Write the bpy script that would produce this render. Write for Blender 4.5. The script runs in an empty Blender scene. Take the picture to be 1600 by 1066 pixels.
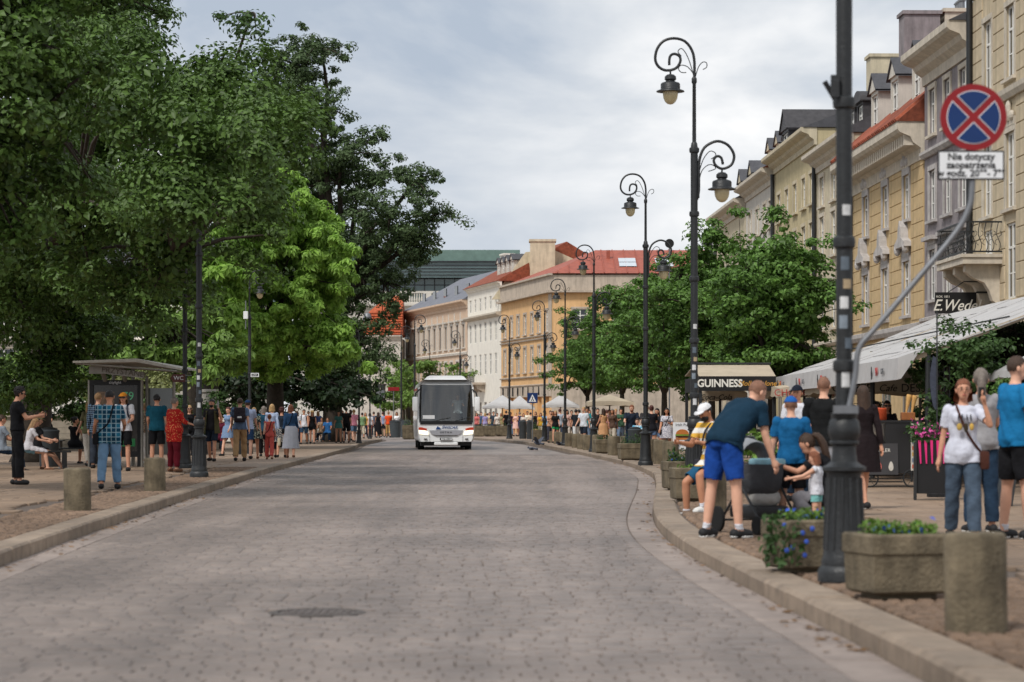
import bpy, bmesh, math, random
import numpy as np
from mathutils import Vector, Matrix
random.seed(7); rng = np.random.default_rng(7)
sc = bpy.context.scene
COL = sc.collection
R = math.radians
# ------------------------------------------------------------------ camera
H = 1.35            # eye height over the road
F = 3777.8          # focal length in photo pixels (85 mm on 36 mm, 1600 px wide)
cam = bpy.data.cameras.new('camera'); cam_o = bpy.data.objects.new('camera', cam); COL.objects.link(cam_o)
cam_o.location = (0, 0, H); cam_o.rotation_euler = (R(90), 0, 0)
cam.lens = 85; cam.sensor_width = 36; cam.shift_y = 0.07625; cam.clip_start = .5; cam.clip_end = 6000
cam.dof.use_dof = True; cam.dof.focus_distance = 76; cam.dof.aperture_fstop = 3.0
sc.camera = cam_o
# ------------------------------------------------------------------ world and sun
SUN_EL, SUN_AZ = R(50), math.atan2(-.5, -.72)
w = bpy.data.worlds.new('World'); sc.world = w; w.use_nodes = True
nt = w.node_tree; nt.nodes.clear()
def N(t, **k):
    n = nt.nodes.new(t)
    for a, b in k.items(): setattr(n, a, b)
    return n
out = N('ShaderNodeOutputWorld'); sky = N('ShaderNodeTexSky', sky_type='NISHITA', sun_disc=False)
sky.sun_elevation = SUN_EL; sky.sun_rotation = SUN_AZ; sky.air_density = 1.2; sky.dust_density = 1.5
bg1 = N('ShaderNodeBackground'); bg1.inputs[1].default_value = .06; nt.links.new(sky.outputs[0], bg1.inputs[0])
tc = N('ShaderNodeTexCoord'); mp = N('ShaderNodeMapping'); mp.inputs['Scale'].default_value = (5, 5, 10); mp.inputs['Location'].default_value = (3.1, .4, 7.3)
nt.links.new(tc.outputs['Generated'], mp.inputs[0])
n1 = N('ShaderNodeTexNoise'); n1.inputs['Scale'].default_value = 1.3; n1.inputs['Detail'].default_value = 9; n1.inputs['Roughness'].default_value = .52; n1.inputs['Distortion'].default_value = .25
nt.links.new(mp.outputs[0], n1.inputs['Vector'])
cr = N('ShaderNodeValToRGB')
cr.color_ramp.elements[0].position = .36; cr.color_ramp.elements[0].color = (.45, .52, .62, 1)
cr.color_ramp.elements[1].position = .66; cr.color_ramp.elements[1].color = (1, 1, 1, 1)
e = cr.color_ramp.elements.new(.5); e.color = (.68, .72, .77, 1)
nt.links.new(n1.outputs[0], cr.inputs[0])
bg2 = N('ShaderNodeBackground'); bg2.inputs[1].default_value = .6; nt.links.new(cr.outputs[0], bg2.inputs[0])
n2 = N('ShaderNodeTexNoise'); n2.inputs['Scale'].default_value = .8; n2.inputs['Detail'].default_value = 5
nt.links.new(mp.outputs[0], n2.inputs['Vector'])
mr = N('ShaderNodeMapRange'); mr.inputs[1].default_value = .25; mr.inputs[2].default_value = .5; mr.inputs[3].default_value = .8; mr.inputs[4].default_value = 1
nt.links.new(n2.outputs[0], mr.inputs[0])
mx = N('ShaderNodeMixShader'); nt.links.new(mr.outputs[0], mx.inputs[0]); nt.links.new(bg1.outputs[0], mx.inputs[1]); nt.links.new(bg2.outputs[0], mx.inputs[2])
nt.links.new(mx.outputs[0], out.inputs[0])
sun = bpy.data.lights.new('sun', 'SUN'); sun.energy = 1.5; sun.angle = R(10); sun.color = (1, .96, .9)
sun_o = bpy.data.objects.new('sun', sun); COL.objects.link(sun_o)
sd = Vector((math.sin(SUN_AZ) * math.cos(SUN_EL), math.cos(SUN_AZ) * math.cos(SUN_EL), math.sin(SUN_EL)))
sun_o.rotation_euler = sd.to_track_quat('Z', 'Y').to_euler()
sc.view_settings.view_transform = 'Standard'; sc.view_settings.look = 'None'; sc.view_settings.exposure = .8; sc.view_settings.gamma = 1
sc.render.engine = 'CYCLES'; sc.cycles.use_denoising = True; sc.cycles.max_bounces = 5; sc.cycles.diffuse_bounces = 3
sc.cycles.transmission_bounces = 4; sc.cycles.sample_clamp_indirect = 4

# ------------------------------------------------------------------ helpers
def lin(c):
    """sRGB 0-255 triple to linear"""
    return tuple(((v/255)/12.92 if v <= 10 else ((v/255+.055)/1.055)**2.4) for v in c)
MATS = {}
def mat(name, col, rough=.75, var=.2, scale=4, bump=0., bscale=None, metal=0., streak=0., spec=.4, island=0., coat=0., trans=0., emit=0., world=0.):
    """one procedural material: base colour with noise, optional streaks, bump, per-piece tone"""
    if name in MATS: return MATS[name]
    m = bpy.data.materials.new(name); m.use_nodes = True; t = m.node_tree; L = t.links; B = t.nodes['Principled BSDF']
    def nn(k): return t.nodes.new(k)
    tcn = nn('ShaderNodeTexCoord')
    no = nn('ShaderNodeTexNoise'); no.inputs['Scale'].default_value = scale; no.inputs['Detail'].default_value = 6; no.inputs['Roughness'].default_value = .62
    L.new(tcn.outputs['Object'], no.inputs['Vector'])
    mrn = nn('ShaderNodeMapRange'); mrn.inputs[1].default_value = .3; mrn.inputs[2].default_value = .7; mrn.inputs[3].default_value = 1-var; mrn.inputs[4].default_value = 1+var
    L.new(no.outputs[0], mrn.inputs[0]); fac = mrn.outputs[0]
    if streak:
        mp2 = nn('ShaderNodeMapping'); mp2.inputs['Scale'].default_value = (2.2, 2.2, .25); L.new(tcn.outputs['Object'], mp2.inputs[0])
        n3 = nn('ShaderNodeTexNoise'); n3.inputs['Scale'].default_value = 1.6; n3.inputs['Detail'].default_value = 7; n3.inputs['Roughness'].default_value = .7; L.new(mp2.outputs[0], n3.inputs['Vector'])
        m3 = nn('ShaderNodeMapRange'); m3.inputs[1].default_value = .45; m3.inputs[2].default_value = .75; m3.inputs[3].default_value = 1; m3.inputs[4].default_value = 1-streak
        L.new(n3.outputs[0], m3.inputs[0]); mu = nn('ShaderNodeMath'); mu.operation = 'MULTIPLY'; L.new(fac, mu.inputs[0]); L.new(m3.outputs[0], mu.inputs[1]); fac = mu.outputs[0]
    if island:
        ge = nn('ShaderNodeNewGeometry'); oi = nn('ShaderNodeObjectInfo')
        ad = nn('ShaderNodeMath'); ad.operation = 'ADD'; L.new(ge.outputs['Random Per Island'], ad.inputs[0]); L.new(oi.outputs['Random'], ad.inputs[1])
        fr = nn('ShaderNodeMath'); fr.operation = 'FRACT'; L.new(ad.outputs[0], fr.inputs[0])
        m4 = nn('ShaderNodeMapRange'); m4.inputs[3].default_value = 1-island; m4.inputs[4].default_value = 1+island; L.new(fr.outputs[0], m4.inputs[0])
        mu = nn('ShaderNodeMath'); mu.operation = 'MULTIPLY'; L.new(fac, mu.inputs[0]); L.new(m4.outputs[0], mu.inputs[1]); fac = mu.outputs[0]
    if world:
        gp = nn('ShaderNodeNewGeometry'); n5 = nn('ShaderNodeTexNoise'); n5.inputs['Scale'].default_value = .42; n5.inputs['Detail'].default_value = 7; n5.inputs['Roughness'].default_value = .65
        mp5 = nn('ShaderNodeMapping'); mp5.inputs['Scale'].default_value = (2.6, .16, 1); L.new(gp.outputs['Position'], mp5.inputs[0]); L.new(mp5.outputs[0], n5.inputs['Vector'])
        m5 = nn('ShaderNodeMapRange'); m5.inputs[1].default_value = .3; m5.inputs[2].default_value = .6; m5.inputs[3].default_value = 1-world; m5.inputs[4].default_value = 1+world*.3
        L.new(n5.outputs[0], m5.inputs[0]); mu = nn('ShaderNodeMath'); mu.operation = 'MULTIPLY'; L.new(fac, mu.inputs[0]); L.new(m5.outputs[0], mu.inputs[1]); fac = mu.outputs[0]
        n6 = nn('ShaderNodeTexNoise'); n6.inputs['Scale'].default_value = .16; n6.inputs['Detail'].default_value = 8; n6.inputs['Roughness'].default_value = .7; L.new(gp.outputs['Position'], n6.inputs['Vector'])
        m6 = nn('ShaderNodeMapRange'); m6.inputs[1].default_value = .36; m6.inputs[2].default_value = .56; m6.inputs[3].default_value = 1-world*.9; m6.inputs[4].default_value = 1.06
        L.new(n6.outputs[0], m6.inputs[0]); mu = nn('ShaderNodeMath'); mu.operation = 'MULTIPLY'; L.new(fac, mu.inputs[0]); L.new(m6.outputs[0], mu.inputs[1]); fac = mu.outputs[0]
    vm = nn('ShaderNodeVectorMath'); vm.operation = 'SCALE'; vm.inputs[0].default_value = col; L.new(fac, vm.inputs['Scale'])
    L.new(vm.outputs[0], B.inputs['Base Color'])
    B.inputs['Roughness'].default_value = rough; B.inputs['Metallic'].default_value = metal; B.inputs['Specular IOR Level'].default_value = spec
    B.inputs['Coat Weight'].default_value = coat
    if emit: B.inputs['Emission Color'].default_value = (*col, 1); B.inputs['Emission Strength'].default_value = emit
    if bump:
        bn = nn('ShaderNodeTexNoise'); bn.inputs['Scale'].default_value = bscale or scale*6; bn.inputs['Detail'].default_value = 5; L.new(tcn.outputs['Object'], bn.inputs['Vector'])
        bu = nn('ShaderNodeBump'); bu.inputs['Strength'].default_value = bump; bu.inputs['Distance'].default_value = .02; L.new(bn.outputs[0], bu.inputs['Height']); L.new(bu.outputs[0], B.inputs['Normal'])
    if trans:
        tr = nn('ShaderNodeBsdfTranslucent'); L.new(vm.outputs[0], tr.inputs[0]); mxs = nn('ShaderNodeMixShader'); mxs.inputs[0].default_value = trans
        L.new(B.outputs[0], mxs.inputs[1]); L.new(tr.outputs[0], mxs.inputs[2]); L.new(mxs.outputs[0], t.nodes['Material Output'].inputs[0])
    MATS[name] = m
    return m
def cloth(rgb, name=None, var=.12):
    return mat(name or 'cloth_%d_%d_%d' % tuple(rgb), lin(rgb), .85, var, 9, .7, 15, spec=.15)

def tag(o, label=None, cat=None, group=None, kind=None):
    if label: o['label'] = label
    if cat: o['category'] = cat
    if group: o['group'] = group
    if kind: o['kind'] = kind
    return o
def link(o, parent=None):
    COL.objects.link(o)
    if parent is not None: o.parent = parent
    return o
def empty(name, loc=(0, 0, 0), rz=0, label=None, cat=None, group=None, parent=None):
    o = bpy.data.objects.new(name, None); o.location = loc; o.rotation_euler = (0, 0, rz); o.empty_display_size = .2
    link(o, parent); return tag(o, label, cat, group)
def inst(name, data, parent=None, loc=(0, 0, 0), rot=(0, 0, 0), scale=(1, 1, 1)):
    o = bpy.data.objects.new(name, data); o.location = loc; o.rotation_euler = rot; o.scale = scale
    return link(o, parent)
KIDS = {}
def copy_tree(o, parent=None):
    c = o.copy(); COL.objects.link(c); c.parent = parent
    for ch in list(o.children): copy_tree(ch, c)
    return c
TMP = bpy.data.scenes.new('workbench')
def evaluated(ob):
    """mesh of one object with its modifiers applied, evaluated in a scratch scene"""
    TMP.collection.objects.link(ob); vl = TMP.view_layers[0]; vl.update(); me = bpy.data.meshes.new_from_object(ob.evaluated_get(vl.depsgraph)); TMP.collection.objects.unlink(ob); return me
class MB:
    """collects shapes into one mesh"""
    def __init__(s): s.v = []; s.f = []; s.m = []; s.k = 0
    def add(s, vs, fs, M=None):
        o = len(s.v)
        s.v += [tuple(M @ Vector(p)) for p in vs] if M is not None else [tuple(p) for p in vs]
        s.f += [tuple(i+o for i in f) for f in fs]; s.m += [s.k]*len(fs); return s
    def mat(s, k): s.k = k; return s
    def box(s, x0, x1, y0, y1, z0, z1, M=None, b=0):
        if b:
            return s.bev(x0, x1, y0, y1, z0, z1, b, M)
        vs = [(x, y, z) for z in (z0, z1) for x, y in ((x0, y0), (x1, y0), (x1, y1), (x0, y1))]
        return s.add(vs, [(3, 2, 1, 0), (4, 5, 6, 7), (0, 1, 5, 4), (1, 2, 6, 5), (2, 3, 7, 6), (3, 0, 4, 7)], M)
    def bev(s, x0, x1, y0, y1, z0, z1, b, M=None, seg=1):
        bm = bmesh.new(); bmesh.ops.create_cube(bm, size=1)
        bmesh.ops.scale(bm, vec=(x1-x0, y1-y0, z1-z0), verts=bm.verts); bmesh.ops.translate(bm, vec=((x0+x1)/2, (y0+y1)/2, (z0+z1)/2), verts=bm.verts)
        bmesh.ops.bevel(bm, geom=bm.edges[:], offset=b, segments=seg, profile=.6, affect='EDGES')
        bm.verts.index_update(); vs = [v.co[:] for v in bm.verts]; fs = [[v.index for v in f.verts] for f in bm.faces]; bm.free()
        return s.add(vs, fs, M)
    def tube(s, pts, r, n=8, M=None, cap=True):
        pts = [Vector(p) for p in pts]; rs = r if hasattr(r, '__len__') else [r]*len(pts)
        vs, fs = [], []; up = None
        for i, p in enumerate(pts):
            t = (pts[min(i+1, len(pts)-1)]-pts[max(i-1, 0)])
            if t.length < 1e-9: t = Vector((0, 0, 1))
            t.normalize()
            if up is None: up = t.orthogonal().normalized()
            up = (up-t*up.dot(t))
            if up.length < 1e-6: up = t.orthogonal()
            up.normalize(); b = t.cross(up)
            for k in range(n):
                a = 2*math.pi*k/n; vs.append(p+(up*math.cos(a)+b*math.sin(a))*rs[i])
        for i in range(len(pts)-1):
            for k in range(n): fs.append((i*n+k, i*n+(k+1) % n, (i+1)*n+(k+1) % n, (i+1)*n+k))
        if cap: fs.append(tuple(range(n-1, -1, -1))); fs.append(tuple((len(pts)-1)*n+k for k in range(n)))
        return s.add(vs, fs, M)
    def lathe(s, prof, n=20, M=None, c=(0, 0, 0), rx=1, ry=1):
        vs, fs = [], []
        for r, z in prof:
            for k in range(n):
                a = 2*math.pi*k/n; vs.append((c[0]+r*rx*math.cos(a), c[1]+r*ry*math.sin(a), c[2]+z))
        for i in range(len(prof)-1):
            for k in range(n): fs.append((i*n+k, i*n+(k+1) % n, (i+1)*n+(k+1) % n, (i+1)*n+k))
        fs.append(tuple(range(n-1, -1, -1))); fs.append(tuple((len(prof)-1)*n+k for k in range(n)))
        return s.add(vs, fs, M)
    def loft(s, rings, M=None, cap=True):
        n = len(rings[0]); vs = [p for r in rings for p in r]; fs = []
        for i in range(len(rings)-1):
            for k in range(n): fs.append((i*n+k, i*n+(k+1) % n, (i+1)*n+(k+1) % n, (i+1)*n+k))
        if cap: fs.append(tuple(range(n-1, -1, -1))); fs.append(tuple((len(rings)-1)*n+k for k in range(n)))
        return s.add(vs, fs, M)
    def ell(s, c, r, M=None, n=12, m=8):
        vs, fs = [], []
        for i in range(m+1):
            th = math.pi*i/m
            for k in range(n):
                a = 2*math.pi*k/n; vs.append((c[0]+r[0]*math.sin(th)*math.cos(a), c[1]+r[1]*math.sin(th)*math.sin(a), c[2]-r[2]*math.cos(th)))
        for i in range(m):
            for k in range(n): fs.append((i*n+k, i*n+(k+1) % n, (i+1)*n+(k+1) % n, (i+1)*n+k))
        return s.add(vs, fs, M)
    def prism(s, poly, d0, d1, axis='y', M=None):
        n = len(poly)
        def pt(p, d): return (p[0], d, p[1]) if axis == 'y' else ((d, p[0], p[1]) if axis == 'x' else (p[0], p[1], d))
        vs = [pt(p, d0) for p in poly]+[pt(p, d1) for p in poly]
        fs = [tuple(range(n)), tuple(range(2*n-1, n-1, -1))]+[((k+1) % n, k, n+k, n+(k+1) % n) for k in range(n)]
        return s.add(vs, fs, M)
    def mesh(s, name, mats, smooth=False, fix=True):
        me = bpy.data.meshes.new(name); me.from_pydata(s.v, [], s.f)
        for m in (mats if isinstance(mats, (list, tuple)) else [mats]): me.materials.append(m)
        if any(s.m): me.polygons.foreach_set('material_index', s.m)
        if fix:
            bm = bmesh.new(); bm.from_mesh(me); bmesh.ops.recalc_face_normals(bm, faces=bm.faces); bm.to_mesh(me); bm.free()
        if smooth:
            me.polygons.foreach_set('use_smooth', [True]*len(me.polygons))
            if smooth != 'all':
                try: me.set_sharp_from_angle(angle=R(smooth if not isinstance(smooth, bool) else 40))
                except Exception: pass
        me.update(); return me
    def build(s, name, mats, parent=None, loc=(0, 0, 0), rz=0, smooth=False):
        return inst(name, s.mesh(name, mats, smooth), parent, loc, (0, 0, rz))
def np_mesh(name, V, Fq, mt):
    """fast mesh from numpy: V (n,3), Fq (m,k) with k corners each"""
    me = bpy.data.meshes.new(name); V = np.asarray(V, np.float32); Fq = np.asarray(Fq, np.int32)
    me.vertices.add(len(V)); me.vertices.foreach_set('co', V.ravel())
    me.loops.add(Fq.size); me.loops.foreach_set('vertex_index', Fq.ravel())
    me.polygons.add(len(Fq)); me.polygons.foreach_set('loop_start', np.arange(0, Fq.size, Fq.shape[1], dtype=np.int32))
    me.materials.append(mt); me.update(calc_edges=True); me.validate(); return me
def text(name, body, size, mt, parent, loc, rot=(R(90), 0, 0), ext=.004, bold=0, shear=0, sx=1, align='CENTER', spacing=1):
    cu = bpy.data.curves.new(name, 'FONT'); cu.body = body; cu.size = size; cu.extrude = ext; cu.offset = bold; cu.shear = shear
    cu.align_x = align; cu.align_y = 'CENTER'; cu.resolution_u = 3; cu.space_character = spacing
    tmp = bpy.data.objects.new('tmp_text', cu); me = evaluated(tmp); bpy.data.objects.remove(tmp); bpy.data.curves.remove(cu)
    me.materials.clear(); me.materials.append(mt); me.name = name
    return inst(name, me, parent, loc, rot, (sx, 1, 1))
def pw(x, pts):
    """piecewise smooth interpolation"""
    if x <= pts[0][0]: return pts[0][1]
    for (a, b), (c, d) in zip(pts, pts[1:]):
        if x <= c:
            return b+(d-b)*(x-a)/(c-a)
    return pts[-1][1]
def smoothed(pts, step=.5, width=4.):
    xs = np.arange(pts[0][0]-20, pts[-1][0]+20, step); ys = np.array([pw(x, pts) for x in xs])
    k = int(width/step)*2+1; ke = np.hanning(k+2)[1:-1]; ke /= ke.sum()
    yp = np.pad(ys, k//2, mode='edge'); ys = np.convolve(yp, ke, 'valid')
    return lambda x: float(np.interp(x, xs, ys))
def PX(px, Y): return (px-800)/F*Y          # lateral metres for a photo column at depth Y
def PZ(py, Y): return H+(655-py)/F*Y        # height for a photo row at depth Y
KZ = .13                                    # pavement height over the road
def FY(py, z=KZ): return F*(H-z)/(py-655)   # depth of a ground point from its photo row

STONE = mat('granite_sett', lin((130, 117, 109)), .5, .14, 7, .35, 45, island=.09, spec=.5, world=.36)
STONE_FAR = mat('granite_sett_far', lin((130, 117, 109)), .5, .16, 2.2, .3, 9, spec=.5, world=.3)
JOINT = mat('joint_sand', lin((94, 83, 75)), .95, .25, 3, .3, 30)
KERB = mat('kerb_granite', lin((140, 124, 108)), .75, .26, 5, .4, 60, island=.1, world=.25)
GUTTER = mat('gutter_stone', lin((140, 127, 119)), .7, .18, 4, .3, 50, island=.08, world=.25)
COBBLE = mat('small_cobble', lin((126, 104, 86)), .85, .25, 9, .5, 50, island=.22, world=.25)
SLAB = mat('pavement_slab', lin((138, 117, 98)), .75, .16, 3, .25, 40, island=.08, world=.25)
SLAB_FAR = mat('pavement_slab_far', lin((138, 119, 102)), .75, .2, 1.2, .2, 8)
CONC = mat('weathered_concrete', lin((112, 101, 82)), .92, .4, 5, .7, 40, streak=.6)
IRON = mat('black_iron', lin((34, 36, 38)), .48, .3, 14, .25, 50, spec=.5)
IRON2 = mat('far_iron', lin((40, 42, 46)), .5, .2, 8, spec=.4)
GREY_METAL = mat('galvanised_metal', lin((120, 122, 126)), .45, .12, 8, metal=.4)
WHITE = mat('white_paint', lin((232, 232, 232)), .5, .05, 3)
BLACK = mat('black_plastic', lin((24, 24, 26)), .5, .1, 6)
GLASS = mat('window_glass', (.02, .025, .03), .06, .1, 2, spec=.8)
# ================================================================== ground, road, kerbs, pavements
KR = smoothed([(5, 2.3), (12.5, 2.15), (15.5, 2.05), (18.9, 1.9), (22.4, 1.78), (27, 1.72), (31.7, 1.85), (36, 2.1), (46, 2.75), (56, 3.3), (68, 3.4), (80, 3.04), (104, 2.1), (130, .9), (150, -1.2), (165, -3.4), (200, -9.5), (260, -22)], .25, 5)
KL = smoothed([(5, -3.6), (15, -4.3), (22, -4.7), (25.5, -4.89), (32.5, -5.16), (42, -5.53), (62, -6.17), (82, -6.53), (108, -7.1), (127, -7.9), (150, -8.0), (165, -9.2), (200, -15.5), (260, -28)], .5, 8)
gm = mat('far_ground', lin((120, 112, 100)), .95, .2, .4)
tag(MB().add([(-3000, -200, -.05), (3000, -200, -.05), (3000, 5000, -.05), (-3000, 5000, -.05)], [(0, 1, 2, 3)]).build('ground', gm), kind='structure')
YS = [5+.75*i for i in range(int((258-5)/.75)+1)]
road = MB()
vs = []
for y in YS: vs += [(KL(y)-.05, y, -.016), (KR(y)+.05, y, -.016)]
road.add(vs, [(2*i, 2*i+1, 2*i+3, 2*i+2) for i in range(len(YS)-1)])
road_o = tag(road.build('road', JOINT), kind='structure')
# unit block with softened top edges
def block_mesh(name, mt, ch=.05, chz=.25):
    m = MB(); a = .5-ch
    m.add([(-.5, -.5, 0), (.5, -.5, 0), (.5, .5, 0), (-.5, .5, 0), (-.5, -.5, 1-chz), (.5, -.5, 1-chz), (.5, .5, 1-chz), (-.5, .5, 1-chz), (-a, -a, 1), (a, -a, 1), (a, a, 1), (-a, a, 1)],
          [(0, 1, 5, 4), (1, 2, 6, 5), (2, 3, 7, 6), (3, 0, 4, 7), (4, 5, 9, 8), (5, 6, 10, 9), (6, 7, 11, 10), (7, 4, 8, 11), (8, 9, 10, 11)])
    return m.mesh(name, mt)
def paving(name, cells, mt, parent, ch=.05, chz=.25, n=300):
    """cells: x, y, w, d, rot, z0, h, nearest first are single pieces, the rest one joined part"""
    cells = sorted(cells, key=lambda c: c[1]); bm_ = block_mesh(name, mt, ch, chz)
    vis = [c for c in cells if c[1] > 11.6 and abs(c[0]/c[1]) < .2145][:n]; vs_ = set(map(id, vis))
    rest = [c for c in cells if id(c) not in vs_]
    for x, y, w_, d, r, z0, h in vis: inst(name, bm_, parent, (x, y, z0), (random.uniform(-.007, .007), random.uniform(-.007, .007), r), (w_, d, h))
    if rest:
        C = np.array(rest); base = np.array([v.co[:] for v in bm_.vertices]); fq = np.array([p.vertices[:] for p in bm_.polygons])
        P = base[None]*np.stack([C[:, 2], C[:, 3], C[:, 6]], 1)[:, None, :]
        tilt = rng.uniform(-.007, .007, (len(C), 2)); P[:, :, 2] += P[:, :, 0]*tilt[:, :1]+P[:, :, 1]*tilt[:, 1:]
        c, s_ = np.cos(C[:, 4])[:, None], np.sin(C[:, 4])[:, None]
        V = np.stack([P[:, :, 0]*c-P[:, :, 1]*s_+C[:, :1], P[:, :, 0]*s_+P[:, :, 1]*c+C[:, 1:2], P[:, :, 2]+C[:, 5:6]], 2)
        Fq = fq[None]+(np.arange(len(C))*len(base))[:, None, None]
        o = inst(name+'_field', np_mesh(name+'_field', V.reshape(-1, 3), Fq.reshape(-1, 4), mt), parent); tag(o, kind='stuff')
GW = .36
cells = []; y = 9.5; row = 0
while y < 92:
    d = random.uniform(.15, .18); xl, xr = KL(y)+.34, KR(y)-GW-.006; slope = (KR(y+1)-KR(y-1))/2*.8
    x = xl-random.uniform(0, .004); first_w = random.uniform(.1, .25)
    while x < xr:
        w_ = random.uniform(.18, .215) if x > xl+.01 else first_w
        if xr-x-w_ < .11: w_ = max(.1, xr-x)
        f = (x-xl)/(xr-xl)
        cells.append((x+w_/2, y+slope*0+random.uniform(-.006, .006), w_-.008, d-.009, math.atan(-slope*f)*.0+random.uniform(-.015, .015), -.1, .1+random.uniform(-.003, .003)))
        x += w_
    y += d; row += 1
# leave a hole for the manhole cover
MHX, MHY = PX(496, F*H/(957-655)), F*H/(957-655)
cells = [c for c in cells if math.hypot(c[0]-MHX, (c[1]-MHY)) > .36]
paving('sett', cells, STONE, road_o, .04, .06)
fr = MB(); vs = []; yy = [91.9+.8*i for i in range(208)]
for y in yy: vs += [(KL(y)+.3, y, -.004), (KR(y)-.4, y, -.004)]
fr.add(vs, [(2*i, 2*i+1, 2*i+3, 2*i+2) for i in range(len(yy)-1)]); tag(fr.build('far_setts', STONE_FAR, road_o), kind='stuff')
# gutter slabs and kerb stones that follow the curve
def strip(name, K, off0, off1, y0, y1, L, z0, z1, mt, parent, bev=.012, gap=.02):
    y = y0; pcs = []
    while y < y1:
        l = L*random.uniform(.85, 1.15); ya, yb = y+gap/2, y+l-gap/2; yc = y+l/2
        xa0, xb0 = K(ya)+off0, K(yb)+off0; xa1, xb1 = K(ya)+off1, K(yb)+off1; xm0, xm1 = K(yc)+off0, K(yc)+off1
        dz = random.uniform(-.004, .004); b = bev; sg = 1
        def ring(ins, z): return [(xa0+ins*sg, ya+ins, z), (xa1-ins*sg, ya+ins, z), (xm1-ins*sg, yc, z), (xb1-ins*sg, yb-ins, z), (xb0+ins*sg, yb-ins, z), (xm0+ins*sg, yc, z)]
        m = MB(); m.loft([ring(0, z0), ring(0, z1+dz-b), ring(b, z1+dz)])
        pcs.append(m); y += l
    first = [m for m in pcs if m.v[0][1] < 92]
    for m in first: m.build(name, mt, parent)
    rest = MB()
    for m in pcs[len(first):]: rest.add(m.v, m.f)
    if rest.v: tag(rest.build(name+'_row', mt, parent), kind='stuff')
pav_r = MB(); vs = []
for y in YS: vs += [(KR(y)+.02, y, KZ-.035), (KR(y)+34, y, KZ-.035)]
pav_r.add(vs, [(2*i, 2*i+1, 2*i+3, 2*i+2) for i in range(len(YS)-1)]); pav_r = tag(pav_r.build('pavement_right', JOINT), kind='structure')
pav_l = MB(); vs = []
for y in YS: vs += [(KL(y)-60, y, KZ-.035), (KL(y)-.02, y, KZ-.035)]
pav_l.add(vs, [(2*i, 2*i+1, 2*i+3, 2*i+2) for i in range(len(YS)-1)]); pav_l = tag(pav_l.build('pavement_left', JOINT), kind='structure')
strip('kerb_stone', KR, 0, .34, 9, 215, 1.0, -.12, KZ+.004, KERB, pav_r, .03)
strip('kerb_stone', KL, -.32, 0, 9, 215, 1.0, -.12, KZ+.004, KERB, pav_l, .02)
strip('gutter_slab', KR, -GW, -.006, 9, 92, .9, -.12, -.004, GUTTER, road_o, .006)
strip('gutter_slab', KL, .006, .32, 9, 92, .9, -.12, -.004, GUTTER, road_o, .006)
# cobble band behind the kerb, then big slabs
BR = smoothed([(5, 1.6), (20, 1.9), (30, 2.3), (60, 1.7), (100, 1.6), (260, 1.6)], .5, 6)
def band(K, sgn, inner, outer, y0, y1, wmin, wmax, dmin, dmax, maxx=99):
    cs = []; y = y0
    while y < y1:
        d = random.uniform(dmin, dmax); k = K(y); x = inner if not callable(inner) else inner(y); o = outer if not callable(outer) else outer(y)
        x += random.uniform(0, wmax*.4)
        while x < min(o, maxx):
            w_ = random.uniform(wmin, wmax); cs.append((k+sgn*(x+w_/2), y+random.uniform(-.008, .008), w_-.014, d-.014, random.uniform(-.03, .03) if wmax < .3 else 0, KZ-.08, .08+random.uniform(-.005, .003))); x += w_
        y += d
    return cs
paving('cobble', band(KR, 1, .35, BR, 10, 62, .1, .14, .1, .13), COBBLE, pav_r, .16, .2)
paving('cobble', band(KL, -1, .33, 1.25, 15, 62, .1, .14, .1, .13), COBBLE, pav_l, .16, .2)
paving('paving_slab', band(KR, 1, lambda y: BR(y)+.16, 13.5, 11, 78, .55, .95, .6, .62), SLAB, pav_r, .012, .1)
paving('paving_slab', band(KL, -1, 1.42, 12, 17, 80, .55, .95, .6, .62), SLAB, pav_l, .012, .1)
for K, sg, a, b, par in ((KR, 1, .35, 13.5, pav_r), (KL, -1, .33, 14, pav_l)):
    m = MB(); vs = []; yy = [62+1.0*i for i in range(195)]
    for y in yy:
        a2 = a if y > 79 else (BR(y)+.12 if sg > 0 else 1.3)
        a2 = a if y > 62 else a2
        vs += [(K(y)+sg*a, y, KZ-.012), (K(y)+sg*b, y, KZ-.012)]
    m.add(vs, [(2*i, 2*i+1, 2*i+3, 2*i+2) for i in range(len(yy)-1)]); tag(m.build('far_slabs', SLAB_FAR, par), kind='stuff')
# manhole cover
mh = empty('manhole_cover', (MHX, MHY, 0), 0, 'round dark iron manhole cover set in the road setts', 'manhole cover')
m = MB(); m.lathe([(.42, -.1), (.42, .002), (.395, .006), (.34, .006), (.335, -.004), (.33, -.1)], 40); m.build('rim', mat('mh_rim', lin((78, 72, 68)), .7, .3, 8, .3), mh, smooth=True)
m = MB(); m.lathe([(.325, -.1), (.325, -.004), (.318, .001)], 40)
for i in range(-4, 5):
    for j in range(-4, 5):
        if math.hypot(i, j) < 4.3: m.box(i*.066-.022, i*.066+.022, j*.066-.022, j*.066+.022, 0, .008)
mh.scale = (.82, .82, 1); m.build('lid', mat('mh_lid', lin((92, 84, 80)), .6, .3, 8, .3), mh)

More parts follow.
